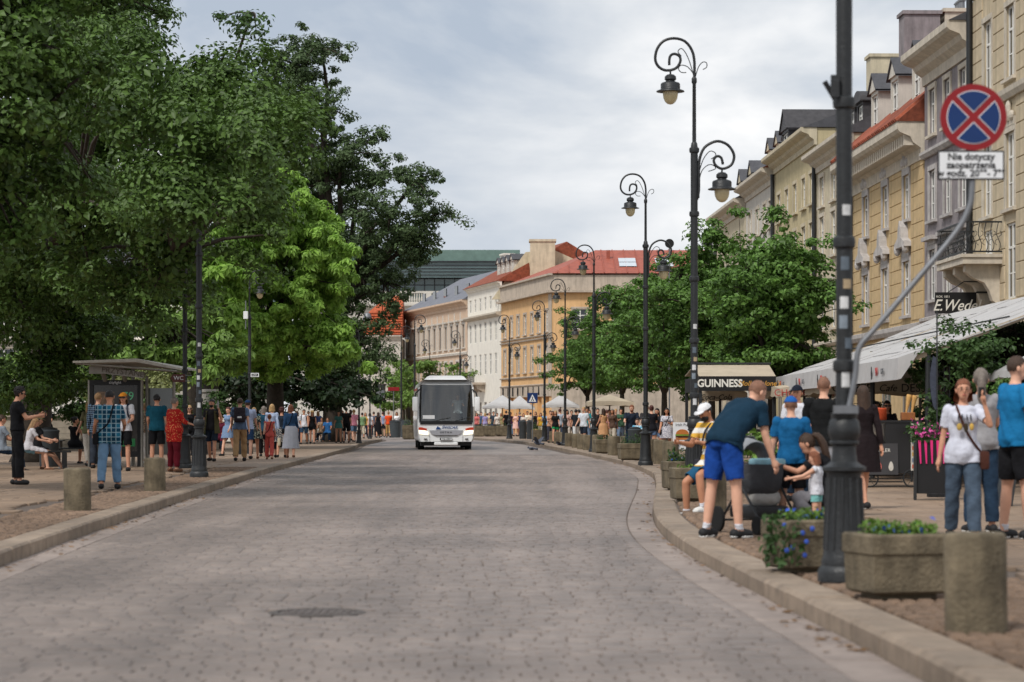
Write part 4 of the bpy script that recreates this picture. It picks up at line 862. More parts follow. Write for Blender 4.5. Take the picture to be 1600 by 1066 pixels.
def tree(name, label, base, trunk_r, fork_z, lobes, nclump, rclump, per, size, mt, kind='leaf', limbs=7, cat='tree', group=None, shell=.45, lean=(0, 0), asp=.62, flat=.65, twigs=0, bough=6., core=0):
    o = empty(name, base, 0, label, cat, group); B = Vector(base); rel = [((l[0][0]-base[0], l[0][1]-base[1], l[0][2]-base[2]), l[1]) for l in lobes]
    top = Vector((lean[0], lean[1], fork_z)); tm_ = MB(); n = 14
    pts = [Vector((0, 0, -.1)), Vector((0, 0, .25)), Vector((lean[0]*.2, lean[1]*.2, fork_z*.35)), Vector((lean[0]*.6, lean[1]*.6, fork_z*.7)), top]
    tm_.tube(pts, [trunk_r*1.45, trunk_r*1.1, trunk_r, trunk_r*.92, trunk_r*.85], n)
    tm_.v = [(x+math.sin(z*5+x*40)*trunk_r*.05, y+math.cos(z*4+y*35)*trunk_r*.05, z) for x, y, z in tm_.v]; tm_.build('trunk', BARK, o, smooth='all')
    C, P, Nn = crown_points(rel, nclump, rclump, per, flat, shell, bough)
    big = [Vector(l[0]) for l in sorted(rel, key=lambda l: -l[1][0]*l[1][2])][:limbs]; mids = []
    for g in big:
        mid = top.lerp(g, .5)+Vector((random.uniform(-.4, .4), random.uniform(-.4, .4), random.uniform(-.2, .7))); c2 = top.lerp(g, .8)+Vector((random.uniform(-.3, .3), 0, .25))
        m = MB(); p = sm([top+Vector((0, 0, -.25)), top.lerp(mid, .5)+Vector((0, 0, .15)), mid, c2, g], 2); m.tube(p, [trunk_r*.62*(1-.85*i/(len(p)-1)) for i in range(len(p))], 8); m.build('branch', BARK, o, smooth='all'); mids += [mid, c2, g, top.lerp(mid, .6)]
    if mids:
        m = MB(); ma = np.array(mids)
        for c in C[:: max(1, len(C)//(150 if not twigs else twigs))]:
            j = int(np.argmin(((ma-c)**2).sum(1))); a = Vector(ma[j]); c = Vector(c); m.tube([a, a.lerp(c, .5)+Vector((0, 0, .12*(c-a).length*.5)), c], [trunk_r*.14, trunk_r*.09, trunk_r*.03], 5, cap=False)
        tag(m.build('twigs', BARK, o, smooth='all'), kind='stuff')
    if core:  # inner leaves added to block light so gaps between boughs go dark
        vol = np.array([l[1][0]*l[1][1]*l[1][2] for l in rel]); pk = rng.choice(len(rel), core, p=vol/vol.sum()); dd = rng.normal(size=(core, 3)); dd /= np.linalg.norm(dd, axis=1, keepdims=True)
        Pc = np.array([rel[i][0] for i in pk])+dd*np.array([rel[i][1] for i in pk])*(.55*rng.random((core, 1))**.45); P = np.concatenate([P, Pc]); Nn = np.concatenate([Nn, dd+rng.normal(size=dd.shape)*.4])
    Sz = size*rng.uniform(.65, 1.35, len(P))
    if core: Sz[-core:] *= 1.35
    (palmate if kind == 'palm' else (lambda *a: leaves(*a, asp=asp)))('crown', P, Nn, Sz, mt, o)
    return o
def lobe(px, py, Y, rpx, ry=None, asp=1.): s_ = Y/F; return ((PX(px, Y), Y, PZ(py, Y)), (rpx*s_, (ry or rpx*s_), rpx*s_*asp))
# near left tree whose branches hang into the top left corner
tree('maple_tree', 'nearest tree with blurred leaves filling the upper left corner', (-13.2, 40, KZ), .3, 4.0, [lobe(20, 60, 39, 150), lobe(60, 180, 39.5, 120), lobe(-40, 250, 40, 170), lobe(90, -60, 39, 160), lobe(-150, 50, 40, 240), lobe(-120, 380, 41, 130)], 330, .5, 110, .125, L_MAPLE, limbs=6, core=8000)
# big maple over the bus shelter
tree('maple_tree', 'huge spreading tree with thick trunk arching over the bus shelter', (PX(48, 69), 69, KZ), .46, 5.2, [lobe(100, 430, 64, 150), lobe(0, 420, 62, 130), lobe(250, 300, 58, 150), lobe(330, 230, 56, 120), lobe(370, 330, 54, 85), lobe(170, 150, 60, 150), lobe(295, 130, 60, 80), lobe(40, 10, 64, 180), lobe(130, -20, 66, 130), lobe(270, 400, 53, 100), lobe(120, 320, 53, 140), lobe(20, 250, 58, 170), lobe(405, 215, 55, 55), lobe(380, 140, 58, 60), lobe(200, 450, 58, 90), lobe(60, 530, 64, 85), lobe(-30, 560, 66, 80), lobe(300, 200, 47, 85), lobe(345, 265, 47.5, 75), lobe(235, 120, 48, 85), lobe(395, 215, 49, 50), lobe(360, 330, 49, 40), lobe(300, 310, 47, 60), lobe(432, 225, 51, 32), lobe(395, 140, 51, 50)], 1150, .58, 130, .135, L_MAPLE, limbs=12, lean=(1.2, -1.5), shell=.4, bough=8., core=24000)
# branch tips of the same wood above the oak
tree('lime_tree', 'tall dark tree whose top sprig crosses the upper edge left of the sky', (PX(300, 96), 96, KZ), .3, 6, [lobe(285, 120, 92, 75), lobe(350, 125, 90, 55), lobe(396, 20, 88, 26, asp=1.6), lobe(405, 60, 88, 18), lobe(170, 20, 96, 100), lobe(350, 200, 94, 90), lobe(260, 250, 94, 120)], 230, .6, 60, .2, L_DARK, limbs=6)
# oak
OAK = [lobe(470, 105, 128, 62), lobe(500, 75, 129, 36), lobe(430, 130, 129, 52), lobe(440, 220, 131, 75), lobe(500, 170, 126, 45), lobe(535, 245, 127, 48), lobe(580, 215, 127, 26), lobe(595, 260, 126, 30), lobe(480, 300, 130, 80), lobe(560, 300, 128, 46), lobe(610, 330, 125, 62), lobe(650, 285, 126, 34), lobe(660, 345, 126, 34), lobe(640, 380, 126, 44), lobe(575, 390, 128, 66), lobe(530, 430, 130, 80), lobe(600, 440, 128, 44), lobe(555, 520, 128, 62), lobe(530, 580, 131, 66), lobe(575, 560, 126, 30), lobe(470, 420, 133, 90), lobe(600, 475, 127, 26), lobe(680, 330, 126, 14), lobe(620, 255, 127, 14)]
tree('oak_tree', 'tall dark open crowned oak rising behind the bright chestnut', (PX(520, 131), 131, KZ), .5, 7, OAK, 1500, .46, 76, .18, L_OAK, limbs=18, asp=.55, shell=.5, twigs=330, bough=1.6, core=2200)
# bright chestnut and its neighbours
tree('chestnut_tree', 'bright lime green chestnut with drooping leaves right of the left lamp', (PX(430, 106), 106, KZ), .4, 3.2, [lobe(440, 440, 104, 100, 3.4, 1.25), lobe(430, 350, 104, 78, 2.6), lobe(410, 320, 104, 55, 2), lobe(480, 500, 104, 66, 2.4), lobe(380, 500, 103, 80, 2.6), lobe(370, 410, 104, 70, 2.4), lobe(430, 540, 105, 80, 2.5, .7), lobe(430, 300, 104, 42, 1.5), lobe(500, 420, 104, 50, 2), lobe(510, 540, 104, 50, 2), lobe(350, 470, 103, 60, 2), lobe(460, 340, 104, 55, 1.8), lobe(425, 285, 104, 36, 1.3), lobe(480, 400, 103, 55, 2)], 680, .46, 40, .27, L_LIME, 'palm', limbs=5, shell=.3, bough=1.2)
tree('chestnut_tree', 'chestnut with sunlit leaves seen under the big tree above the shelter', (PX(190, 92), 92, KZ), .35, 3, [lobe(130, 510, 90, 70), lobe(190, 560, 90, 60), lobe(110, 590, 91, 55), lobe(250, 500, 90, 70), lobe(310, 500, 90, 60), lobe(290, 560, 90, 55), lobe(180, 470, 90, 70), lobe(40, 590, 92, 60)], 190, .6, 34, .3, L_YNG, 'palm', limbs=5, shell=.4)
tree('chestnut_tree', 'shaded chestnut behind the lamp post, left of the bright one', (PX(330, 100), 100, KZ), .35, 3, [lobe(335, 480, 98, 60), lobe(320, 540, 98, 50), lobe(350, 430, 99, 50), lobe(300, 440, 99, 60)], 90, .6, 34, .34, L_LIME, 'palm', limbs=4, shell=.4)
tree('shade_fill_tree', 'added dark tree mass filling in the deep shadow behind the walking group on the left', (PX(390, 124), 124, KZ), .5, 2.5, [lobe(360, 560, 122, 75, 3), lobe(440, 590, 121, 70, 3, .7), lobe(500, 600, 121, 70, 3, .65), lobe(320, 590, 122, 60, 3), lobe(540, 600, 123, 45, 2, .7), lobe(400, 500, 124, 70, 3)], 300, .7, 44, .3, L_SHADE, limbs=4, shell=.6)  # dark crown added where only deep shadow lies under the trees
for i, (px, py, Y, r_) in enumerate([(225, 600, 84, 55), (180, 615, 86, 40), (265, 640, 82, 30), (330, 650, 96, 40), (130, 640, 92, 30)]):
    nm = ['big pale variegated bush behind the shelter roof', 'variegated bush left of the shelter fascia', 'low bush behind the man in the teal shirt', 'low shrub beyond the drinking man', 'round shrub by the terrace steps'][i]
    tree('shrub', nm, (PX(px, Y), Y, KZ), .07, .6, [lobe(px, py, Y, r_, asp=.85), lobe(px+r_*.5, py+r_*.4, Y, r_*.7), lobe(px-r_*.5, py+r_*.5, Y, r_*.7)], 60, .35, 40, .16, L_DRY if i < 2 else L_DARK, limbs=3, cat='shrub')
# lindens in the right row
def linden(px, Y, top, width, label, nclump=170, seed=0, low=600):
    zt = PZ(top, Y); x = PX(px, Y); w_ = width*Y/F/2; zl = PZ(low, Y); hh = zt-zl; random.seed(seed); L_ = []
    for k in range(15):
        f = (k+.5)/15; prof = (.45+.55*math.sin(math.pi*min(1, (f*.85+.12))))*(1.05-.75*max(0, f-.55)/.45); a = k*2.4
        rr = w_*prof; L_.append(((x+math.cos(a)*rr*.55, Y+math.sin(a)*rr*.55, zl+hh*f*.93), (rr*.62, rr*.62, hh*.13)))
    L_.append(((x, Y, zl+hh*.45), (w_*.6, w_*.6, hh*.35)))
    return tree('linden_tree', label, (x, Y, KZ), .13, max(1.9, zl-.2), L_, nclump, .4, 84, .14, L_LIND, limbs=9, group='lindens along the right pavement', shell=.4, flat=.5, bough=3.5, core=1800)
linden(1206, 67, 314, 210, 'linden nearest the camera, in front of the yellow house and right of the lamp', 420, 1, 596)
linden(1112, 82, 338, 270, 'linden behind the second lamp with its top below the lower lantern', 420, 2, 600)
linden(1038, 101, 392, 260, 'linden between the second and third lamps', 430, 3, 605)
linden(972, 122, 440, 230, 'linden right of the orange building with dark lower leaves', 400, 4, 608)
linden(918, 140, 505, 140, 'last small linden covering the corner of the orange building', 220, 5, 612)
random.seed(11)
for i, (px, Y, top, wd, lb) in enumerate([(600, 200, 560, 90, 'pale young tree left of the bus beneath the orange roof'), (668, 196, 548, 100, 'young green tree directly above the bus roof'), (712, 205, 572, 44, 'small pointed young tree right above the bus roof'), (632, 215, 555, 60, 'young tree between two lamps left of the bus')]):
    zt, x, w_ = PZ(top, Y), PX(px, Y), wd*Y/F/2
    tree('young_tree', lb, (x, Y, KZ), .1, 2.0, [((x, Y, 2.6+(zt-2.6)*f), (w_*k, w_*k, (zt-2.6)*.3)) for f, k in ((.15, .75), (.4, .9), (.65, .7), (.85, .4))]+[((x-w_*.5, Y, 3.4), (w_*.5, w_*.5, .9)), ((x+w_*.5, Y, 3.2), (w_*.5, w_*.5, .9))], 70, .5, 46, .25, L_YNG, limbs=5, shell=.5)
# ================================================================== coach
BUSW = mat('coach_white', lin((238, 239, 240)), .28, .03, 2, coat=.5); BGLASS = mat('windscreen_glass', (.1, .112, .112), .05, .35, 1.2, spec=1.); GRILL = mat('coach_silver', lin((168, 168, 174)), .35, .05, 4, metal=.3)
RUB = mat('tyre_rubber', lin((22, 22, 22)), .9, .1, 8); HL = mat('headlamp_glass', lin((236, 226, 200)), .1, .15, 12, emit=1.2); INDR = mat('indicator_red_orange', lin((196, 62, 34)), .3, .1, 8); LOGO = mat('logo_blue', lin((24, 66, 122)), .4, .05, 3)
BY = 106.; bx = PX(697, BY)
bus = empty('coach', (bx, BY, 0), R(3.2), 'white touring coach driving towards the camera', 'coach')
# body outline in front view: half widths by height; front slightly raked
HW = [(.36, 1.17), (.5, 1.23), (1.0, 1.25), (1.9, 1.25), (2.75, 1.21), (2.98, 1.13), (3.08, .98)]
def front_y(z): return pw(z, [(.3, .05), (.8, 0), (1.2, .03), (2.9, .34), (3.05, .5), (3.2, .8)])
rings = []
def ring_at(dy, inset=0, zs=1.):
    r_ = []
    for z, hw in HW: r_.append((hw-inset, front_y(z)*(1 if dy == 0 else 0)+dy, z))
    for z, hw in reversed(HW): r_.append((-(hw-inset), front_y(z)*(1 if dy == 0 else 0)+dy, z))
    return r_
f0 = ring_at(0, .07)
m = MB(); m.loft([f0, [(x, max(y, .2), z) for x, y, z in ring_at(.2)], ring_at(.7), ring_at(12), ring_at(12.15, .06)], cap=False)
nH = len(HW); lowf = [p for p in f0 if p[2] <= 1.0]; m.add([(-1.17, front_y(1.2), 1.2)]+[p for p in reversed(f0[nH:]) if p[2] <= 1.0][::-1][::-1]+[], []) if False else None
L1 = [p for p in f0[:nH] if p[2] <= 1.0]; R1 = [(-p[0], p[1], p[2]) for p in L1]; tp = (pw(1.2, HW)-.07, front_y(1.2), 1.2)
m.add(L1+[tp]+[(-tp[0], tp[1], tp[2])]+R1[::-1], [tuple(range(2*len(L1)+2))])
L2 = [p for p in f0[:nH] if p[2] > 2.9]; tp = (pw(2.86, HW)-.07, front_y(2.86), 2.86); m.add([tp]+L2+[(-p[0], p[1], p[2]) for p in L2[::-1]]+[(-tp[0], tp[1], tp[2])], [tuple(range(2*len(L2)+2))])
back = ring_at(12.15, .06); m.add(back, [tuple(range(len(back)))]); m.build('body', BUSW, bus, smooth=35)
DASH = mat('coach_interior', lin((66, 66, 68)), .8, .2, 4); SEAT = mat('coach_seat', lin((96, 100, 112)), .85, .2, 6)
m = MB(); m.box(-1.1, 1.1, .25, .75, 1.05, 1.32); m.build('dashboard', DASH, bus); m = MB(); m.box(-1.15, 1.15, .8, 11.8, 1.0, 1.1); m.box(-1.1, 1.1, 11.5, 11.6, 1.1, 2.9); m.build('interior_floor', DASH, bus)
for r_ in range(4):
    for x in (-.82, -.36, .36, .82): m = MB(); m.bev(x-.2, x+.2, 2.4+r_*1.0, 2.55+r_*1.0, 1.2, 2.25, .06, None, 2); m.build('seat', SEAT, bus, smooth=True)
m = MB(); m.tube([(.55+.2*math.cos(R(20*k)), .85, 1.5+.17*math.sin(R(20*k))) for k in range(19)], .018, 6); m.build('steering_wheel', BLACK, bus)
# roof fairing
m = MB(); m.loft([[(s*w_, y, z) for s, w_, z in ((-1, .98, 3.04), (-1, .82, 3.22), (-1, .7, 3.27), (1, .7, 3.27), (1, .82, 3.22), (1, .98, 3.04))] for y in (.75, 1.1, 6.0)]); m.build('roof_fairing', BUSW, bus, smooth=30)
# windscreen follows the rake, proud of the body
def fp(x, z, d): 
    hw = pw(z, HW)-.07; c = 1-min(1, abs(x)/hw); return (x, front_y(z)-d+.10*(abs(x)/hw)**3, z)
m = MB(); nz, nx = 8, 12; g = []
for j in range(nz+1):
    z = 1.2+(2.86-1.2)*j/nz; hw = pw(z, HW)-.085; g.append([fp(-hw+2*hw*i/nx, z, .028) for i in range(nx+1)])
vs = [p for r_ in g for p in r_]; m.add(vs, [(j*(nx+1)+i, j*(nx+1)+i+1, (j+1)*(nx+1)+i+1, (j+1)*(nx+1)+i) for j in range(nz) for i in range(nx)]); ws = m.build('windscreen', BGLASS, bus, smooth='all')
m = MB(); m.box(-1.14, 1.14, front_y(1.2)-.05, front_y(1.2)+.02, 1.12, 1.27); m.build('windscreen_base', BLACK, bus)
for s in (-1, 1): m = MB(); m.tube([fp(s*1.14, 1.25, .035), fp(s*1.13, 2.0, .035), fp(s*1.1, 2.86, .035)], .045, 6); m.build('pillar_trim', BLACK, bus)
for s in (-.55, .35): m = MB(); m.tube([fp(s, 1.26, .06), fp(s+.5, 1.38, .05), fp(s+.75, 1.42, .05)], .014, 5); m.build('wiper', BLACK, ws)
m = MB(); m.box(-1.02, -.5, front_y(1.4)-.045, front_y(1.4)-.03, 1.36, 1.52); m.build('destination_card', SWHITE, ws)
# driver seen through glass is a darker mass with pale shirt
def thin_glass():
    g = bpy.data.materials.new('windscreen_clear'); g.use_nodes = True; t = g.node_tree; t.nodes.remove(t.nodes['Principled BSDF']); a_, b_, c_ = t.nodes.new('ShaderNodeBsdfTransparent'), t.nodes.new('ShaderNodeBsdfGlossy'), t.nodes.new('ShaderNodeMixShader')
    a_.inputs[0].default_value = (.5, .56, .55, 1); b_.inputs['Roughness'].default_value = .03; c_.inputs[0].default_value = .13; t.links.new(a_.outputs[0], c_.inputs[1]); t.links.new(b_.outputs[0], c_.inputs[2]); t.links.new(c_.outputs[0], t.nodes['Material Output'].inputs[0]); return g
ws.data.materials[0] = thin_glass()
for s in (-1, 1):
    mm = empty('mirror', (s*1.36, -.02, 2.05), 0, parent=bus)
    m = MB(); m.bev(-.12, .12, -.1, .1, -.35, .28, .06, seg=2); m.build('mirror_case', BUSW, mm, smooth=True); m = MB(); m.tube([(0, 0, .25), (-s*.04, .05, .45), (-s*.2, .2, .6)], .035, 8); m.build('mirror_arm', BLACK, mm)
# lower front
for s in (-1, 1):
    h_ = empty('headlight', (0, 0, 0), parent=bus)
    m = MB(); m.prism([(s*.78, .66), (s*1.18, .7), (s*1.2, .86), (s*.9, .84), (s*.8, .78)], -.012, .05); m.build('lamp_glass', HL, h_)
    m = MB(); m.prism([(s*.86, .855), (s*1.2, .875), (s*1.21, .99), (s*1.05, .985), (s*.84, .93)], -.012, .06); m.build('indicator', INDR, h_)
    m = MB(); m.box(s*.9-.07, s*.9+.07, -.02, .05, .46, .5); m.build('fog_lamp', BLACK, bus)
    m = MB(); m.tube([(s*.73, -.012, .36), (s*.73, -.012, .68), (s*.86, -.012, .72)], .007, 4); m.build('panel_gap', BLACK, bus)
m = MB(); m.prism([(-.74, .86), (.74, .86), (.66, .72), (.5, .65), (-.5, .65), (-.66, .72)], -.016, .03); gr = m.build('grille', GRILL, bus)
m = MB(); m.prism([(-.52, .645), (.52, .645), (.44, .625), (-.44, .625)], -.02, .03); m.build('grille_slot', BLACK, bus)
text('maker_lettering', 'SETRA', .1, INK, gr, (0, -.02, .765), ext=.003, bold=.003, sx=1.35, spacing=1.5)
text('company_lettering', 'ŚWICAR', .155, LOGO, bus, (.14, -.012, .975), ext=.003, bold=.004, shear=.35, sx=1.15)
m = MB(); m.prism([(-.46, .9), (-.26, .9), (-.36, 1.05)], -.012, 0); m.prism([(-.38, .9), (-.2, .9), (-.3, 1.0)], -.016, 0); m.build('company_emblem', LOGO, bus)
m = MB(); m.box(-.27, .27, -.03, .0, .42, .53); pl = m.build('number_plate', INK, bus); m = MB(); m.box(-.215, .255, -.034, -.031, .435, .515); m.build('plate_field', SWHITE, pl); text('plate_text', 'WZ 6082T', .085, INK, pl, (.02, -.037, .475), ext=.001, bold=.001)
m = MB(); m.bev(-.52, .52, .02, .3, .2, .34, .03); m.build('bumper_skirt', BUSW, bus)
m = MB(); m.box(-1.1, 1.1, .3, 11.5, .18, .45); m.build('underframe', BLACK, bus)
for y in (2.6, 8.6):
    for s in (-1, 1):
        wh = empty('wheel', (s*1.06, y, .48), 0, parent=bus); MY = Matrix.Rotation(R(90), 4, 'Y')
        m = MB(); m.lathe([(.3, -.14), (.46, -.14), (.48, -.1), (.48, .1), (.46, .14), (.3, .14)], 24, MY); m.build('tyre', RUB, wh, smooth=40); m = MB(); m.lathe([(.3, -.12), (.3, .12), (.1, .1)], 16, MY); m.build('rim', GREY_METAL, wh)
for s in (-1, 1):
    m = MB(); m.box(-.012, .012, 0, 9.6, 0, 1.15)
    for k in range(6): pass
    m.build('side_glazing', BGLASS, bus, loc=(s*1.235, 1.3, 1.6))
for s in (-.5, 0, .5): m = MB(); m.tube([(s, .78, 3.2), (s, .76, 3.32)], .012, 5); m.build('roof_marker', BLACK, bus)
m = MB()  # front tyres just visible under the skirt
# ================================================================== bus shelter
ALU = mat('shelter_aluminium', lin((150, 146, 138)), .5, .15, 5, metal=.2); SHR = mat('shelter_roof', lin((186, 180, 168)), .6, .15, 6, streak=.2); SHG = mat('shelter_glass', (.1, .11, .1), .08, .1, 2, spec=.8)
SY = 62.; sx_ = PX(188, SY)
sh = empty('bus_shelter', (sx_, SY, KZ), 0, 'bus shelter with slanted ribbed roof and dark advertising panel', 'bus shelter')
def SL(px, py): return (PX(px, SY)-sx_, PZ(py, SY)-KZ)
a, c, d_, e_ = SL(128, 566), SL(225, 564), SL(292, 577), SL(160, 572)
m = MB(); m.add([(a[0], -1.3, a[1]), (c[0], -1.3, c[1]+.03), (d_[0], -.9, d_[1]), (d_[0], 1.9, d_[1]+.05), (a[0], 1.9, a[1]+.1), (a[0], -1.3, a[1]-.05), (c[0], -1.3, c[1]-.06), (d_[0], -.9, d_[1]-.05), (d_[0], 1.9, d_[1]), (a[0], 1.9, a[1]+.05)], [(0, 1, 2, 3, 4), (9, 8, 7, 6, 5), (0, 5, 6, 1), (1, 6, 7, 2), (2, 7, 8, 3), (3, 8, 9, 4), (4, 9, 5, 0)]); rf = m.build('roof', SHR, sh)
for k in range(10): y_ = -1.2+k*.3; m = MB(); m.tube([(a[0]+.05, y_, a[1]-.06+.03*k/10), (d_[0]-.1, y_, d_[1]-.07)], .025, 5); m.build('roof_rib', ALU, rf)
f1, f2 = SL(147, 573), SL(231, 590); m = MB(); m.prism([(f1[0], f1[1]), (f1[0], SL(0, 585)[1]), (SL(170, 0)[0], SL(0, 585)[1]), (f2[0], SL(0, 592)[1]), (f2[0], SL(0, 583)[1]), (SL(170, 0)[0], SL(0, 573)[1])], -.75, -.6); fa = m.build('fascia', ALU, sh)
text('lettering', 'PRZYSTANEK', .2, mat('faded_letter', lin((100, 92, 84)), .8, .2, 9), fa, (SL(203, 0)[0], -.76, SL(0, 583)[1]-.0), (R(90), R(7), 0), ext=.003)
P0, P1 = SL(141, 594), SL(221, 720)
m = MB(); t = .09; x0, x1, z0, z1 = P0[0], P1[0], .25, P0[1]
m.box(x0, x0+t, -.12, .12, 0, z1); m.box(x1-t, x1, -.12, .12, 0, z1); m.box(x0+t, x1-t, -.12, .12, z1-.13, z1); m.box(x0+t, x1-t, -.12, .12, z0, z0+.14); pn = m.build('poster_frame', BLACK, sh)
m = MB(); m.box(x0-.04, x0, -.13, .13, 0, z1); m.box(x1, x1+.03, -.13, .13, 0, z1); m.build('frame_edge', ALU, sh)
m = MB(); m.box(x0+t, x1-t, -.05, .05, z0+.14, z1-.13); ps = m.build('poster', mat('poster_dark', lin((48, 44, 40)), .15, .55, 3.5, spec=.6), sh)
m = MB(); m.box(x0+.2, x0+.62, -.058, -.052, z1-.9, z1-.3); m.build('poster_picture', mat('poster_pic', lin((120, 96, 74)), .3, .5, 7), ps)
m = MB(); m.box(x1-.65, x1-.15, -.058, -.052, .52, .72); m.build('poster_green_bar', mat('poster_green', lin((46, 128, 74)), .4, .2, 9), ps); text('poster_price', '79', .3, mat('poster_mint', lin((120, 214, 160)), .5, .05, 4), ps, (x1-.33, -.06, z1-.42), ext=.001); text('poster_title', 'citylight', .1, SWHITE, ps, ((x0+x1)/2, -.125, z1-.065), ext=.001)
m = MB(); m.box(x1+.05, x1+.75, .6, .62, .3, z1-.2); m.build('glass_wall', SHG, sh); m = MB()
for xx in (x1+.05, x1+.75): m = MB(); m.tube([(xx, .6, 0), (xx, .6, z1+.1)], .04, 8); m.build('post', ALU, sh)
for xx in (x0+.4, x1-.4): m = MB(); m.tube([(xx, 1.2, 0), (xx, 1.2, a[1])], .05, 8); m.build('post', ALU, sh); m = MB(); m.tube([(xx, .0, z1-.05), (xx, -.65, SL(0, 578)[1]), (xx, -.65, SL(0, 568)[1])], .06, 8); m.build('bracket', ALU, sh)
m = MB(); m.box(x0-.1, x1-.2, 1.0, 1.05, .4, 2.1); m.build('rear_glass', SHG, sh)
# ================================================================== people
def skinmat(k): return mat('skin_%d' % k, lin([(205, 150, 122), (214, 164, 138), (186, 130, 100), (150, 100, 74)][k]), .55, .08, 12, spec=.35)
EYE = mat('eye_dark', (.02, .015, .012), .3, 0, 3); LIP = mat('lip', lin((164, 88, 78)), .5, .05, 5)
HAIRC = {'brown': (62, 44, 32), 'dark': (30, 25, 24), 'blond': (176, 142, 96), 'grey': (116, 106, 98), 'red': (124, 74, 50), 'auburn': (78, 40, 34), 'buzz': (128, 90, 70), 'sand': (140, 108, 74)}
def hairmat(c): return mat('hair_'+c, lin(HAIRC[c]), .6, .3, 25, .5, 90)
SHOEK = mat('shoe_black', lin((26, 26, 28)), .7, .1, 9); SHOEW = mat('shoe_white', lin((214, 212, 208)), .6, .08, 9); SANDAL = mat('sandal_brown', lin((110, 74, 52)), .7, .1, 9)
STAND = dict(la=(4, 8, 12, 0), ra=(4, 8, 12, 0), ll=(0, 3, 2), rl=(0, 3, 2))
WALK = dict(la=(22, 7, 18, 0), ra=(-18, 7, 14, 0), ll=(-14, 2, 8), rl=(18, 2, 6))
WALK2 = dict(la=(-16, 7, 14, 0), ra=(20, 7, 20, 0), ll=(16, 2, 5), rl=(-13, 2, 10))
PHONE = dict(la=(28, 10, 70, -20), ra=(30, 10, 72, -22), ll=(0, 4, 2), rl=(4, 4, 4))
SIT = dict(la=(35, 8, 40, -8), ra=(30, 8, 50, -10), ll=(84, 8, 84), rl=(80, 8, 70), sit=.45)
CROSS = dict(la=(30, 8, 45, -10), ra=(34, 8, 60, -12), ll=(82, 4, 40), rl=(88, -6, 30), sit=.45)
def limb_dir(a, b, side): a, b = R(a), R(b); return Vector((side*math.sin(b), math.sin(a)*math.cos(b), -math.cos(a)*math.cos(b)))
def capsule(m, p0, p1, r0, r1, mid=None, n=10):
    p0, p1 = Vector(p0), Vector(p1); d = (p1-p0).normalized(); pts, rs = [p0-d*r0*.9, p0-d*r0*.6, p0], [r0*.35, r0*.8, r0]
    if mid: pts.append(p0.lerp(p1, mid[0])); rs.append(mid[1])
    pts += [p1, p1+d*r1*.6, p1+d*r1*.9]; rs += [r1, r1*.8, r1*.35]; m.tube(pts, rs, n)
